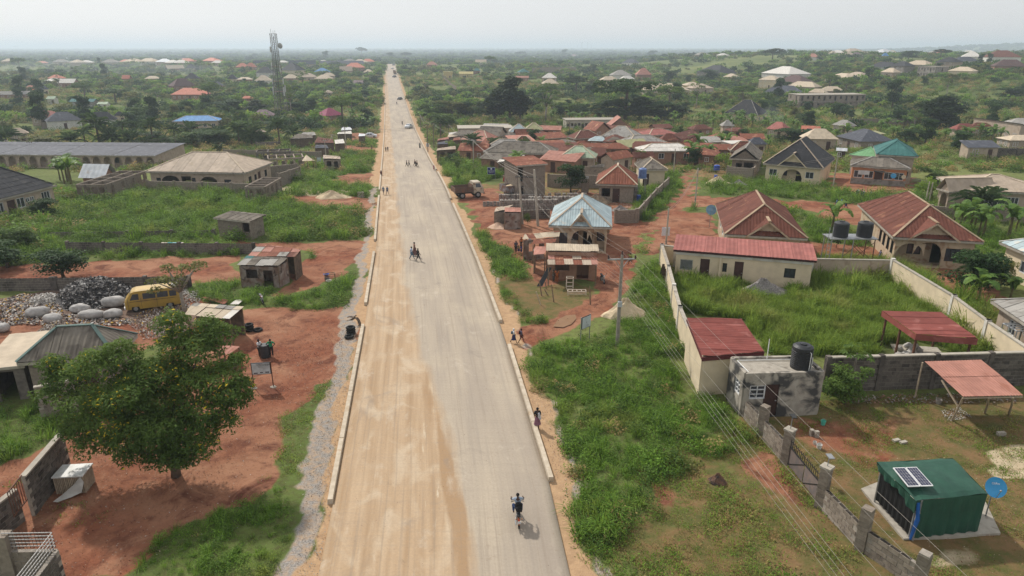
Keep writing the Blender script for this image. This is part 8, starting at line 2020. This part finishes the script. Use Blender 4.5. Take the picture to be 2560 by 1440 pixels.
c1=[mk('litter',c_,rough=.7,bump=0)for c_ in((.30,.23,.18),(.45,.42,.38),(.35,.3,.26),(.58,.56,.53),(.22,.15,.12),(.40,.22,.13),(.5,.45,.4),(.12,.09,.08),(.08,.07,.07),(.55,.33,.05),(.3,.26,.24))]
trash('mound of dark scrap electronics at the dump',[(145,752),(180,712),(260,706),(330,706),(345,730),(310,762),(250,775),(170,780)],2600,.3,1.5,c0,1, 'scrap_heap')
trash('scattered pale plastic rubbish around the sacks',[(-60,770),(60,735),(140,740),(160,790),(330,800),(310,815),(150,815),(60,812),(-60,830)],3800,.30,.15,c1,2)
trash('white plastic rubbish behind the sacks',[(75,750),(140,738),(150,762),(110,772),(75,770)],900,.2,.6,c1[1:4],3)
trash('bottles and plastic heap left of the grey ribbed roof',[(70,845),(130,812),(170,800),(150,830),(110,858),(75,856)],1000,.17,.5,c1,4);trash('rubbish between the minibus and the flowering tree',[(310,800),(380,775),(470,740),(480,780),(420,840),(360,850)],1700,.18,.15,c1,5)
trash('pale rubbish behind the minibus',[(440,725),(500,728),(500,760),(450,750)],500,.2,.2,c1[1:4],6);trash('rubbish beside the tyre pile',[(440,830),(560,820),(570,860),(460,880)],300,.18,.05,c1,7)
trash('litter scattered on the red earth',[(0,1200),(640,1000),(840,840),(800,1250),(300,1440),(0,1440)],260,.07,0,c1[1:4],8, 'litter');trash('loose stones on the gravel verge',[(740,1440),(800,1440),(905,830),(850,880),(760,1200)],1500,.09,0,[WL['concrete'],WL['grey']],9, 'loose_stones')
trash('rubble under the block yard trees',[(1370,480),(1600,480),(1590,530),(1440,510)],900,.22,.05,[WL['concrete'],WL['grey'],WOOD],10, 'rubble');trash('pale plastic bits under the lean-to',[(2350,1030),(2400,1020),(2430,1045),(2370,1055)],300,.1,0,c1[1:4],11, 'litter');trash('stones and rubbish along the old block wall',[(2110,990),(2540,985),(2540,1010),(2120,1010)],420,.2,.05,[WL['concrete'],WL['grey'],WOOD,WL['mud']],12, 'rubble')
trash('stones on the right footpath edge',[(1300,900),(1340,900),(1480,1330),(1520,1440),(1490,1440),(1400,1250)],700,.08,0,[WL['concrete'],WL['mud']],13, 'loose_stones')
trash('litter in the village yards',[(1100,380),(1300,420),(1600,400),(1750,380),(1700,430),(1450,470),(1250,430)],500,.22,0,c1,14, 'litter')
for px,py,lb in((655,745, 'pale crumpled sheet in the weeds'),):pass
for i,(cs,rm_)in enumerate((([(505,745),(560,762),(572,750),(512,742)], 'rust'),([(572,762),(600,762),(612,746),(590,750)], 'white'))):
 q=PP(cs,.25);e=empty('scrap_sheets',q[0], 'loose %s roof sheets lying behind the market stall'%('rusty', 'pale')[i], 'sheet pile');roof_sheets(e,local(e,q),RF[rm_],.8,3,.12,.02)
# ------------------------------------------------------------------ trees and large plants
HK={'round':(6.0,5.2), 'spread':(9.9,12.5), 'tall':(14.6,9.5), 'open':(11.0,8.5), 'bush':(2.0,3.2)}
def tree_at(px,py,top,key,label,wpx=None,group=None):
 b_=P(px,py);h=max(hgt(b_,top),.5);hk,wk=HK[key[:-1]];s_=h/hk;sx=(wpx/scale_at(b_)/wk)if wpx else s_
 return tree(key,b_,sx,label,group, 'bush' if key.startswith('bush')else 'tree',sz=s_)
bl=[];rr=random.Random(5)
big=P(440,1192);s_=scale_at(big)
for px,py,y_,rr_ in((170,950,.5,1.0),(240,920,0,1.1),(210,1010,-.4,1.1),(300,890,.8,1.0),(330,980,0,1.3),(270,1060,-.6,1.2),(350,1080,-.8,1.1),(240,1110,-.2,.9),(400,1010,.6,1.3),(420,930,1.2,1.2),(450,860,1.8,1.0),(430,810,2.2,.8),(500,880,1.6,1.1),(540,950,.9,1.2),(580,990,.2,.9),(520,1030,0,1.2),(480,1090,-.6,1.1),(550,840,2.2,.8),(520,820,2.4,.7),(440,1125,-.3,.8),(380,1120,-.5,.9),(310,1110,-.5,.9),(500,1120,-.2,.8),(200,1070,-.3,.9),(600,1000,.4,.6),(130,910,.6,.6),(400,1150,-.4,.7),(470,1145,-.4,.7),(330,1140,-.3,.7),(425,1150,-.9,.6),(455,1155,-1.1,.5),(120,990,.2,.6),(605,960,.6,.5),(180,1080,0,.6),(420,1060,.3,1.2),(340,1040,.6,1.2),(360,940,.6,1.1),(480,960,1.2,1.2),(300,1000,-1.0,1.0),(400,1080,-1.2,.9),(560,1060,.5,.7),(150,930,.5,.6),(590,900,1.2,.5)):
 a,b_,c_=ray(px,py);yy_=big.y+y_;t=yy_/b_;bl.append((a*t-big.x,y_,CH+c_*t,rr_*1.2,rr_*.84))
vals=[]
cm=crownmesh('crown',bl,60000,.20,LEAF['mid'],77,.05,.35,.36);tm=trunkmesh('trunk',bl,1.9,.22,BARK,78,14)
e=empty('flowering_tree',big, 'large spreading tree with yellow blossom on the red earth at the left', 'tree');link('crown',cm,e);link('trunk',tm,e)
TR=[(160,695,616, 'round1', 'round dense dark green tree beside the red field',122),(465,800,655, 'open0', 'thin open tree in front of the yellow minibus',150),(1427,482,402, 'round1', 'round dark shade tree in the block yard',70),(1142,430,392, 'bush0', 'small bushy tree on the weedy plot before the stalls',28),(2425,745,612, 'round1', 'leafy dark tree in the yard of the porch house',130),(2500,720,640, 'round2', 'smaller yellowish tree right of the dark yard tree',60),(1275,302,186, 'tall0', 'huge dark green tree right of the road, the tallest in the valley',100),(1238,302,228, 'tall0', 'lower dark tree fused to the huge dark tree',105),(1300,302,225, 'tall0', 'dark tree right behind the huge dark tree',80),(1364,305,218, 'open1', 'tall pale trunked tree beside the huge dark tree',90),(1563,300,188, 'spread0', 'wide umbrella crowned tree over the dark grove',170),(1540,300,245, 'tall1', 'dark tree at the left of the central grove',110),(1600,300,240, 'tall0', 'darkest tree in the central grove',120),(1650,300,252, 'tall1', 'dark rounded tree in the right of the central grove',110),(1690,300,260, 'tall0', 'low dark tree at the right end of the central grove',80),(1500,296,252, 'round1', 'bushy tree at the left edge of the central grove',70),(2330,322,243, 'spread1', 'big flat topped dark tree at the right behind the village',120),(2345,326,236, 'tall0', 'high dark crown joined to the flat topped tree at the right',115),(2312,360,292, 'tall1', 'dark narrow tree in front of the flat topped tree',60),(2265,358,318, 'round1', 'bushy dark tree left of the narrow dark tree',70),(2400,380,325, 'tall1', 'dark conical tree by the red roof',66),(1980,360,316, 'round1', 'dark spreading tree behind the slate pyramid roof',90),(2020,320,275, 'tall1', 'dark tree beside the orange gable',40),(2020,282,250, 'round1', 'small tree in the valley field',30),(215,250,203, 'spread2', 'broad grey green tree in the left fields',70),(290,258,218, 'spread0', 'wide dark tree beside the little white hut',80),(60,245,225, 'round0', 'round tree at the left in the haze',40),(292,178,160, 'round1', 'dome shaped tree in the hazy left distance',36),(118,186,170, 'round1', 'dark tree in the hazy left distance',34),(905,145,117, 'spread1', 'tall cloud shaped tree on the skyline left of the road',30),(815,155,126, 'tall1', 'rounded tree on the skyline left of the far road',24),(636,150,132, 'round1', 'single round tree in the haze near the tower',20),(41,124,114, 'spread1', 'lone flat tree high on the left horizon',14),(975,152,130, 'tall1', 'dark tree closing the far end of the road, left',30),(1015,152,130, 'spread1', 'spreading tree beyond the end of the road, right',36),(940,212,186, 'round1', 'dark round tree in the green field left of the road',34),(866,236,212, 'round1', 'dark bushy tree left of the road in the valley',40),(1065,236,195, 'open1', 'feathery pale tree right of the road',56),(1080,300,250, 'round0', 'bushy tree on the right of the road in the dip',80),(1130,296,245, 'round2', 'pale green leafy tree in the dip right of the road',90),(1180,290,250, 'round0', 'green tree left of the huge dark tree',80),(1110,320,276, 'round0', 'leafy tree behind the oil palm',70),(1420,290,250, 'round0', 'grey green tree right of the pale trunked tree',80),(1470,240,205, 'round1', 'tree beside the steep pale roofs',50),(1440,236,190, 'spread1', 'spreading tree right of the steep pale roofs',80),(1412,142,122, 'tall1', 'dark dome tree on the centre skyline',22),(1300,145,128, 'spread1', 'tree on the centre right skyline',30),(1628,146,124, 'round1', 'dark tree clump on the skyline right of centre',30),(1775,205,170, 'round1', 'dark tree left of the black roofed house',50),(1670,205,172, 'round1', 'round dark tree behind the twin houses',40),(1930,155,120, 'spread1', 'dark flat topped tree among far right fields',60),(2270,150,124, 'round1', 'round tree on the far right slope',46),(2350,150,122, 'spread1', 'wide dark tree behind the charcoal pyramid roof',50),(2180,185,165, 'round0', 'leafy tree in front of the far bungalows',40),(2110,178,158, 'round0', 'dark tree left of the hill houses',36),(2560,240,205, 'round1', 'dark tree mass at the right edge on the hill',80),(2520,250,215, 'round1', 'dark tree below the right hilltop',60),(2310,185,160, 'round1', 'tree beside the grey office block',30),(2440,178,158, 'round1', 'tree right of the peach roofed bungalow',40),(160,405,372, 'round2', 'broad yellow green tree in front of the long block of rooms',130),(110,372,335, 'round2', 'olive tree behind the long block of rooms',90),(470,368,325, 'round0', 'thick green tree left of the palm grove end',90),(520,365,322, 'round1', 'dark green tree in the palm grove',90),(560,360,320, 'round0', 'leafy tree in the middle of the palm grove',80),(650,362,330, 'round1', 'bushy tree left of the palm by the tower',70),(395,362,326, 'round1', 'dark leafy tree among the palm row',80),(500,352,318, 'round1', 'dark tree behind the beige roofed house',80),(610,352,318, 'round1', 'dark tree between the palms left of the tower',80),(690,330,300, 'round1', 'dark bushy tree hiding the tower base',60),(430,365,335, 'round0', 'green tree behind the beige roofed house',60),(590,290,246, 'tall1', 'dark tall tree left of the telecom tower',70),(640,292,248, 'tall0', 'dark tree clump left of the tower foot',70),(565,285,250, 'round1', 'dark bushy tree near the salmon roof',60),(740,285,250, 'round1', 'bushy tree right of the tower foot',60),(40,620,560, 'round0', 'leafy tree at the left edge below the slate roofed house',100),(20,668,600, 'round1', 'dark bush mass at the left edge',120),(110,545,495, 'round1', 'dark bushy tree at the corner of the slate roofed house',70),(350,300,262, 'round0', 'leafy tree behind the palm row',50),(1520,590,560, 'bush2', 'small bush by the pale blue roof',20),(1975,545,505, 'bush1', 'dense bush between the two brown red roofs',70),(2090,620,565, 'bush2', 'scrubby grey bush under the water tank tower',56),(2140,395,365, 'bush1', 'yellow green bush left of the light green roof',40),(2330,500,440, 'bush1', 'bushy clump right of the orange office',80),(2340,460,420, 'round0', 'leafy tree behind the orange office',80),(1395,575,530, 'bush1', 'green bush beside the tin kiosk',40),(1320,565,530, 'bush0', 'climbing bush on the tin kiosk wall',24),(1145,465,432, 'bush0', 'creeper covered stump on the weedy plot, left one',14),(1185,450,420, 'bush0', 'creeper covered stump on the weedy plot, right one',15),(1840,1000,890, 'bush1', 'green shrub squeezed between gatehouse and outhouse',44),(2110,1010,905, 'round0', 'leafy young tree against the old block wall',110),]
for t in TR:tree_at(*t[:5],wpx=t[5])
GT='individual trees on the open land beyond the village'
cnt=0
while cnt<150:
 px,py=rnd.uniform(0,2560),rnd.uniform(150,330);
 if 940<px<1060 or(1090<px<2100 and 300<py):continue
 b_=P(px,py)
 if b_.y>900 or not bool(clear(np.array([b_.x]),np.array([b_.y]),3)[0]):continue
 key=rnd.choice(('round0', 'round1', 'round1', 'round2', 'spread2', 'open1', 'tall1'));side='left' if px<960 else 'right'
 tree(key,b_,rnd.uniform(.6,1.25)*(1 if not key.startswith('tall')else .7), '%s tree %s'%({'r':'bushy', 's':'umbrella shaped', 'o':'thin open', 't':'tall dark'}[key[0]],area(px,py)),GT+', '+key[:-1]+', '+area(px,py));cnt+=1
PL=[(252,374,290, 'tallest oil palm left of the road'),(182,378,335, 'oil palm behind the long block, left one'),(312,352,300, 'oil palm right of the tallest one'),(335,374,330, 'low oil palm behind the long block'),(385,365,296, 'oil palm in the middle of the palm row'),(365,376,345, 'low palm in front of the palm row'),(405,374,342, 'low palm at the right of the palm row'),(600,368,308, 'oil palm left of the tower palm'),(700,366,300, 'dense dark oil palm below the tower'),(540,258,235, 'small palm right of the salmon bungalow'),(455,290,262, 'small palm in the left valley'),(510,290,262, 'second small palm in the left valley'),(65,340,315, 'small palm at the left edge'),(1102,345,292, 'oil palm at the right verge by the poles'),(1180,400,340, 'coconut palm among the roadside stalls'),(2445,545,470, 'palm in front of the beige roofed bungalow'),(2010,318,285, 'palm beside the smoking yard'),(2465,350,322, 'palm at the far right by the red roof'),(1340,276,252, 'palm near the pale trunked tree'),(2440,720,650, 'young palm by the yellow wall'),(1130,410,388, 'low palm behind the weedy plot'),(550,385,362, 'low palm behind the beige roof'),(655,300,270, 'palm beside the tower foot'),(215,368,318, 'oil palm just left of the tallest one'),(285,372,322, 'oil palm just right of the tallest one'),(345,352,305, 'oil palm behind the middle of the palm row'),(440,362,312, 'oil palm at the right end of the palm row'),(480,350,310, 'oil palm standing back behind the beige roof'),(545,352,315, 'oil palm between the two rows of palms'),(630,366,318, 'oil palm close left of the dense palm below the tower'),(735,352,315, 'oil palm right of the dense palm below the tower'),(570,300,268, 'palm in the dark trees left of the tower'),(20,372,325, 'oil palm at the very left edge')]
for px,py,tp,lb in PL:
 b_=P(px,py);h=hgt(b_,tp);t_=4.5 if h>5 else 2.0;palm(b_,t_,h/(t_+1.5),lb,None)
BN=[]
for poly,n in(([(1640,312),(1700,300),(1830,298),(2000,312),(2000,330),(1790,335),(1760,318),(1700,318),(1640,322)],44),([(2080,362),(2000,362),(1990,348),(2140,352)],9),([(2380,560),(2560,575),(2560,610),(2480,612),(2390,590)],9),([(1380,300),(1500,312),(1480,322),(1360,316)],8),([(1760,400),(1820,370),(1830,395),(1780,430)],5),([(2160,350),(2300,340),(2500,350),(2560,362),(2300,358)],16),([(1900,372),(1920,360),(1935,372),(1915,385)],3),([(140,470),(200,462),(190,440),(150,445)],6),([(1690,395),(1730,385),(1780,395),(1720,420)],5),([(1050,300),(1110,318),(1090,326),(1045,318)],5),([(870,300),(940,318),(935,328),(860,322)],6),([(2180,322),(2290,322),(2290,330),(2180,330)],6)):
 ps=[]
 for _ in range(600):
  if len(ps)>=n:break
  x0,x1=min(q[0]for q in poly),max(q[0]for q in poly);y0,y1=min(q[1]for q in poly),max(q[1]for q in poly);px,py=rnd.uniform(x0,x1),rnd.uniform(y0,y1)
  if inpoly(np.array([px]),np.array([py]),poly)[0]:
   b_=P(px,py)
   if bool(clear(np.array([b_.x]),np.array([b_.y]))[0]):ps.append(b_);BS=rnd.uniform(1.0,1.9);bw=('low', 'middling', 'tall')[int((BS-1)/.301)]+' banana plant';bw2=area(px,py)+(', near edge' if py>(y0+y1)/2 else ', far edge');banana(b_,BS,bw+' '+bw2,bw+'s '+bw2)
for px,py,s_,lb in((2440,772,1.3, 'banana plant beside the yellow wall'),(2078,585,1.5, 'banana plant just behind the water tank tower'),(1330,396,1.5, 'banana plant poking above the torn white roof'),(1292,440,1.7, 'banana clump left of the tall narrow building'),(1355,385,1.5, 'banana plant in front of the long grey roof'),(255,470,1.0, 'banana plant growing at the roofless rooms'),(2520,770,1.1, 'banana plant by the grey roof at the right edge')):banana(P(px,py),s_,lb,None,9)
for px,py,h,lb in((1422,398,3.0, 'slim papaya tree left in front of the pale green roof'),(1448,398,2.6, 'slim papaya tree right in front of the pale green roof'),(1600,425,3.2, 'papaya tree beside the cream house'),(1142,428,2.2, 'papaya tree on the weedy plot'),(290,402,2.2, 'papaya tree by the long block of rooms'),(2125,985,2.6, 'papaya tree by the old block wall'),(1500,345,3.0, 'papaya tree in the middle of the village'),(1880,985,1.6, 'little papaya in the gap beside the outhouse')):papaya(P(px,py),h,1.1,lb)
for k in range(60):
 px,py=rnd.uniform(1100,1900),rnd.uniform(335,420)
 b_=P(px,py)
 if not bool(clear(np.array([b_.x]),np.array([b_.y]),1)[0]):continue
 if k%3:tree(rnd.choice(('bush0', 'bush1', 'bush2')),b_,rnd.uniform(.8,1.5), 'green bush growing between the huts %s'%area(px,py), 'bushes between the huts '+area(px,py))
 else:tree(rnd.choice(('round0', 'round1')),b_,rnd.uniform(.5,.8), 'small leafy tree between the huts %s'%area(px,py), 'small trees between the huts '+area(px,py))
CLOD=[mk('earth clod',c_,rough=1,bump=0)for c_ in((.20,.08,.05),(.14,.05,.035),(.33,.16,.10),(.40,.30,.22))]
trash('clods and pebbles on the red earth left of the road',[(0,1180),(160,1130),(640,1000),(600,800),(900,800),(830,950),(690,1100),(520,1290),(330,1440),(0,1440)],5200,.075,0,CLOD,21, 'clods')
trash('clods along the red tracks right of the road',[(1262,838),(1455,762),(1500,690),(1330,690),(1540,600),(1700,470),(1580,650),(1540,760),(1330,860)],2200,.10,0,CLOD,22, 'clods')
trash('pebbles and crumbs of laterite on the road',[(800,1440),(915,800),(945,500),(1100,500),(1260,860),(1420,1440)],1500,.045,0.0,CLOD,23, 'pebbles')
trash('clods in the yard of the green kiosk',[(1900,1060),(2560,1000),(2560,1440),(2300,1440)],2600,.07,0,CLOD,24, 'clods')
def ruts(label,line,seed,wd=.14,dens=34):
 """a churned wheel track: low ridges of loose earth along a line"""
 q=PP(line);rs=np.random.RandomState(seed);P_=[]
 for a,c_ in zip(q,q[1:]):
  L_=(c_-a).length;u=(c_-a)/L_;nn=Vector((-u.y,u.x,0))
  for _ in range(int(L_*dens)):
   t=rs.uniform(0,L_);o=(rs.choice((-1,1))*.10+rs.normal(0,.04))+.08*math.sin(t*1.7+seed)
   p=a+u*t+nn*o*(wd/.14);P_.append((p.x,p.y,p.z+.03))
 P_=np.array(P_);v,qd=leaves(P_,np.tile([0,0,1.0],(len(P_),1))*2,.11,.45,rs)
 me_=fastmesh('wheel_ruts',v,qd,CLOD[:2]);me_.polygons.foreach_set('material_index',rs.randint(0,2,len(P_)).astype(np.int32));props(link('wheel_ruts',me_),kind='stuff',label=label)
for k,ln in enumerate(([(640,920),(720,880),(800,850),(880,822)],[(655,935),(740,895),(820,862),(890,835)],[(690,1000),(730,940),(800,880),(870,845)],[(740,625),(820,630),(900,640)],[(1500,760),(1550,700),(1575,640),(1640,560),(1700,490)],[(1480,770),(1530,705),(1555,640),(1620,560),(1690,480)],[(1170,470),(1220,510),(1200,570)])):
 ruts('churned wheel ruts in the red earth',ln,k+1,.4,16)
def smoke(label,px,py,h,parts,dens):
 m=bpy.data.materials.new('smoke');m.use_nodes=True;nt=m.node_tree
 for n in list(nt.nodes):nt.nodes.remove(n)
 o=nt.nodes.new('ShaderNodeOutputMaterial');v=nt.nodes.new('ShaderNodeVolumePrincipled');v.inputs['Color'].default_value=(.85,.9,.97,1);v.inputs['Density'].default_value=dens;nt.links.new(v.outputs[0],o.inputs['Volume'])
 c_=P(px,py,h);b=M()
 for dx,dz,rx,rz_ in parts:b.ball(c_+Vector((dx,0,dz)),(rx,rx*.8,rz_),nu=14,nv=8,jit=.1)
 props(b.obj('smoke',m),kind='stuff',label=label)
smoke('thin blue smoke drifting over the left fields',195,176,3,((0,0,45,6),(-50,1,38,5),(45,2,45,6),(-15,3,60,6),(90,1,40,5)),.0026)
smoke('small plume of smoke beside the pink roof',1950,312,3,((0,0,2.0,2.2),(-1.5,2.2,2.6,2.0),(-3.5,4,3.2,1.8)),.018)
# ------------------------------------------------------------------ ground cover and woods (stuff)
def clump(p,s,amt=.5):
 v=np.sin(p[:,0]/s+1.3*np.sin(p[:,1]/s*.7))*np.sin(p[:,1]/s*1.1+np.sin(p[:,0]/s*.6))
 return p[nr.uniform(-1,1,len(p))*(1-amt)+v*amt>-.25]
W1=[(1312,905),(1345,870),(1500,840),(1560,790),(1640,700),(1690,790),(1740,940),(1800,1020),(1880,1080),(1900,1120),(1700,1180),(1640,1300),(1480,1400),(1430,1310),(1385,1180),(1340,1000)]
p=spread(W1,9.5);scatter('weeds', 'weeds',p,nr.uniform(.5,1.15,len(p)), 'dense green weeds and creeping bushes on the plot right of the road')
p=spread(W1,.35);scatter('weed_bushes', 'scrub',p,nr.uniform(.35,.8,len(p)), 'taller leafy bushes in the weedy plot')
p=spread([(1440,1290),(1500,1270),(1560,1380),(1500,1440),(1440,1340)],2.2);scatter('grass_tussocks', 'tallgrass',p,nr.uniform(.35,.8,len(p)), 'tussocks of long grass at the edge of the plot')
p=spread([(1440,1290),(1600,1150),(1900,1080),(2060,1290),(2180,1460),(1480,1460)],7,dirtmax=.5);p=clump(np.concatenate([p,spread([(1440,1290),(1600,1150),(1900,1080),(2060,1290),(2180,1460),(1480,1460)],9,dirtmax=.6)]),1.4,.6)
scatter('short_weeds', 'turf',p,nr.uniform(.8,1.8,len(p)), 'short grass and creeping weeds in the right foreground')
W2=[(1665,660),(1710,780),(1860,800),(1920,890),(2560,890),(2570,850),(2240,655),(2035,650),(2030,710),(1690,690)]
p=spread(W2,13);scatter('tall_grass', 'tallgrass',p,nr.uniform(.5,1.05,len(p)), 'tall unmown grass inside the walled compound')
p=spread([(2040,720),(2240,660),(2560,850),(2560,890),(2440,880),(2330,760)],2);scatter('tall_straw_grass', 'tallgrass',p,nr.uniform(1.1,1.7,len(p)), 'tall straw coloured grass along the compound wall')
p=spread([(2060,985),(2600,985),(2600,1460),(2250,1460),(1900,1050)],15,dirtmax=.75);p=clump(p,1.1,.7)
scatter('yard_grass', 'turf',p,nr.uniform(.6,1.2,len(p)), 'patchy short grass in the compound with the green tent')
p=spread([(-60,480),(450,478),(620,480),(945,490),(928,598),(740,605),(300,596),(-60,640)],3.2);scatter('overgrown_field', 'weeds',p,nr.uniform(.9,2.0,len(p)), 'overgrown field of weeds left of the road')
p=spread([(600,485),(930,500),(925,595),(700,600)],.35);scatter('field_bushes', 'scrub',p,nr.uniform(.7,1.2,len(p)), 'thick creepers over bushes beside the road')
p=spread([(-60,470),(300,500),(250,600),(-60,640)],.25);scatter('left_bushes', 'scrub',p,nr.uniform(.8,1.6,len(p)), 'bushes in front of the dark roofed house')
for pl,d,s0,s1 in(([(-60,600),(560,600),(600,640),(200,650),(-60,670)],3,.9,1.6),([(760,625),(905,640),(860,660),(780,655)],5,.7,1.2),([(500,700),(640,690),(740,715),(690,770),(560,770),(470,740)],5,.7,1.2),([(700,755),(860,700),(905,660),(895,770),(820,778),(720,775)],6,.7,1.3),([(860,380),(945,380),(945,430),(880,440),(760,460),(700,455)],1.5,1.1,2),([(690,500),(740,460),(920,455),(940,490),(700,500)],1.8,1.1,1.9),([(860,345),(950,350),(950,365),(870,365)],1,1.2,2)):
 p=spread(pl,d);scatter('roadside_weeds', 'weeds',p,nr.uniform(s0,s1,len(p)), 'weeds beside the dirt tracks left of the road')
p=spread([(700,1040),(760,1000),(830,945),(810,1000),(770,1200),(700,1190)],16,dirtmax=.7);scatter('verge_grass', 'turf',p,nr.uniform(.7,1.5,len(p)), 'short grass between the red earth and the gravel verge')
p=spread([(640,1240),(720,1215),(735,1440),(350,1440),(330,1420),(400,1340),(520,1290)],16,dirtmax=.7);scatter('foreground_grass', 'weeds',p,nr.uniform(.28,.75,len(p)), 'fresh green weeds in the left foreground')
p=spread([(-80,930),(200,950),(260,1010),(150,1090),(-80,1230)],6);scatter('lot_weeds', 'weeds',p,nr.uniform(.6,1.1,len(p)), 'weeds behind the low wall at the left')
p=spread([(330,1440),(560,1280),(690,1160),(720,1230),(560,1330)],6,dirtmax=2);p=clump(p,.9,.8);scatter('grass_fringe', 'turf',p,nr.uniform(.5,1.3,len(p)), 'sparse grass creeping onto the red earth')
p=spread([(0,1190),(170,1180),(300,1300),(120,1330),(0,1300)],3,dirtmax=2);p=clump(p,1.,.8);scatter('sparse_turf', 'turf',p,nr.uniform(.6,1.2,len(p)), 'sparse turf on the shaded red earth')
for pl,d,s0,s1 in(([(1185,590),(1230,580),(1290,620),(1310,660),(1330,700),(1280,700),(1240,690)],6,.9,1.5),([(1230,690),(1330,790),(1300,815),(1262,780)],6,.6,1.1),([(1310,800),(1390,790),(1420,770),(1380,815),(1300,822)],6,.6,1),([(1270,600),(1380,560),(1400,590),(1350,600),(1320,600)],4,.8,1.4),([(1560,560),(1690,450),(1705,470),(1640,540),(1590,570)],3,1.1,1.9),([(1590,630),(1640,580),(1750,510),(1720,540),(1680,600),(1640,640)],3,.9,1.4),([(1570,760),(1590,690),(1650,650),(1690,780),(1640,770),(1540,790)],5,.9,1.5),([(1750,450),(1890,440),(2080,470),(2380,490),(2330,525),(1960,495),(1760,485)],1.6,1,2),([(1960,525),(2110,560),(2180,620),(2060,640),(2010,600)],2.5,.9,1.6),([(2330,560),(2560,600),(2560,640),(2480,660)],2,1,2),([(2060,500),(2560,540),(2560,600),(2330,580)],1,1,2),([(1100,400),(1250,405),(1260,440),(1180,465),(1130,480),(1110,460)],2.5,1.1,2),([(1130,470),(1200,470),(1210,490),(1140,490)],3,.8,1.3),([(1560,450),(1700,430),(1700,480),(1600,560)],2,1,1.8)):
 p=spread(pl,d);scatter('weed_patch', 'weeds',p,nr.uniform(s0,s1,len(p)), 'weeds growing among the houses right of the road')
def field(x0,x1,y0,y1,n,dm=.35):
 x,y=nr.uniform(x0,x1,n),nr.uniform(y0,y1,n)
 ok=clear(x,y,2.5)&(mask('dirt',x,y)<dm)&(np.abs(x)<0.80*y+12)
 return np.stack([x,y,T(x,y)],-1)[ok]
p=clump(field(-150,190,128,260,12000,.6),9,.5);scatter('scrubland', 'scrub',p,nr.uniform(.7,1.7,len(p)), 'green scrub between the houses')
p=clump(clump(field(-420,480,250,620,42000),17,.55),57,.7);scatter('far_scrub', 'scrub',p,nr.uniform(.9,2.1,len(p)), 'green scrubland in the valley')
p=clump(clump(field(-420,480,230,620,9500),34,.8),71,.7);scatter('thicket', 'thicket',p,nr.uniform(.3,.8,len(p)), 'thickets in the valley')
p=clump(clump(field(-900,1000,600,1300,9500),60,.7),140,.6);scatter('far_thicket', 'thicket',p,nr.uniform(.5,1.1,len(p)), 'thickets on the far side of the valley')
y=1150*(9**nr.uniform(0,1,30000));x=nr.uniform(-.85,.85,30000)*y
p=np.stack([x,y,T(x,y)],-1);scatter('far_wood', 'wood',p,nr.uniform(.7,1.5,len(p))*(1+y/5000), 'hazy woodland stretching to the horizon')
hazebox()
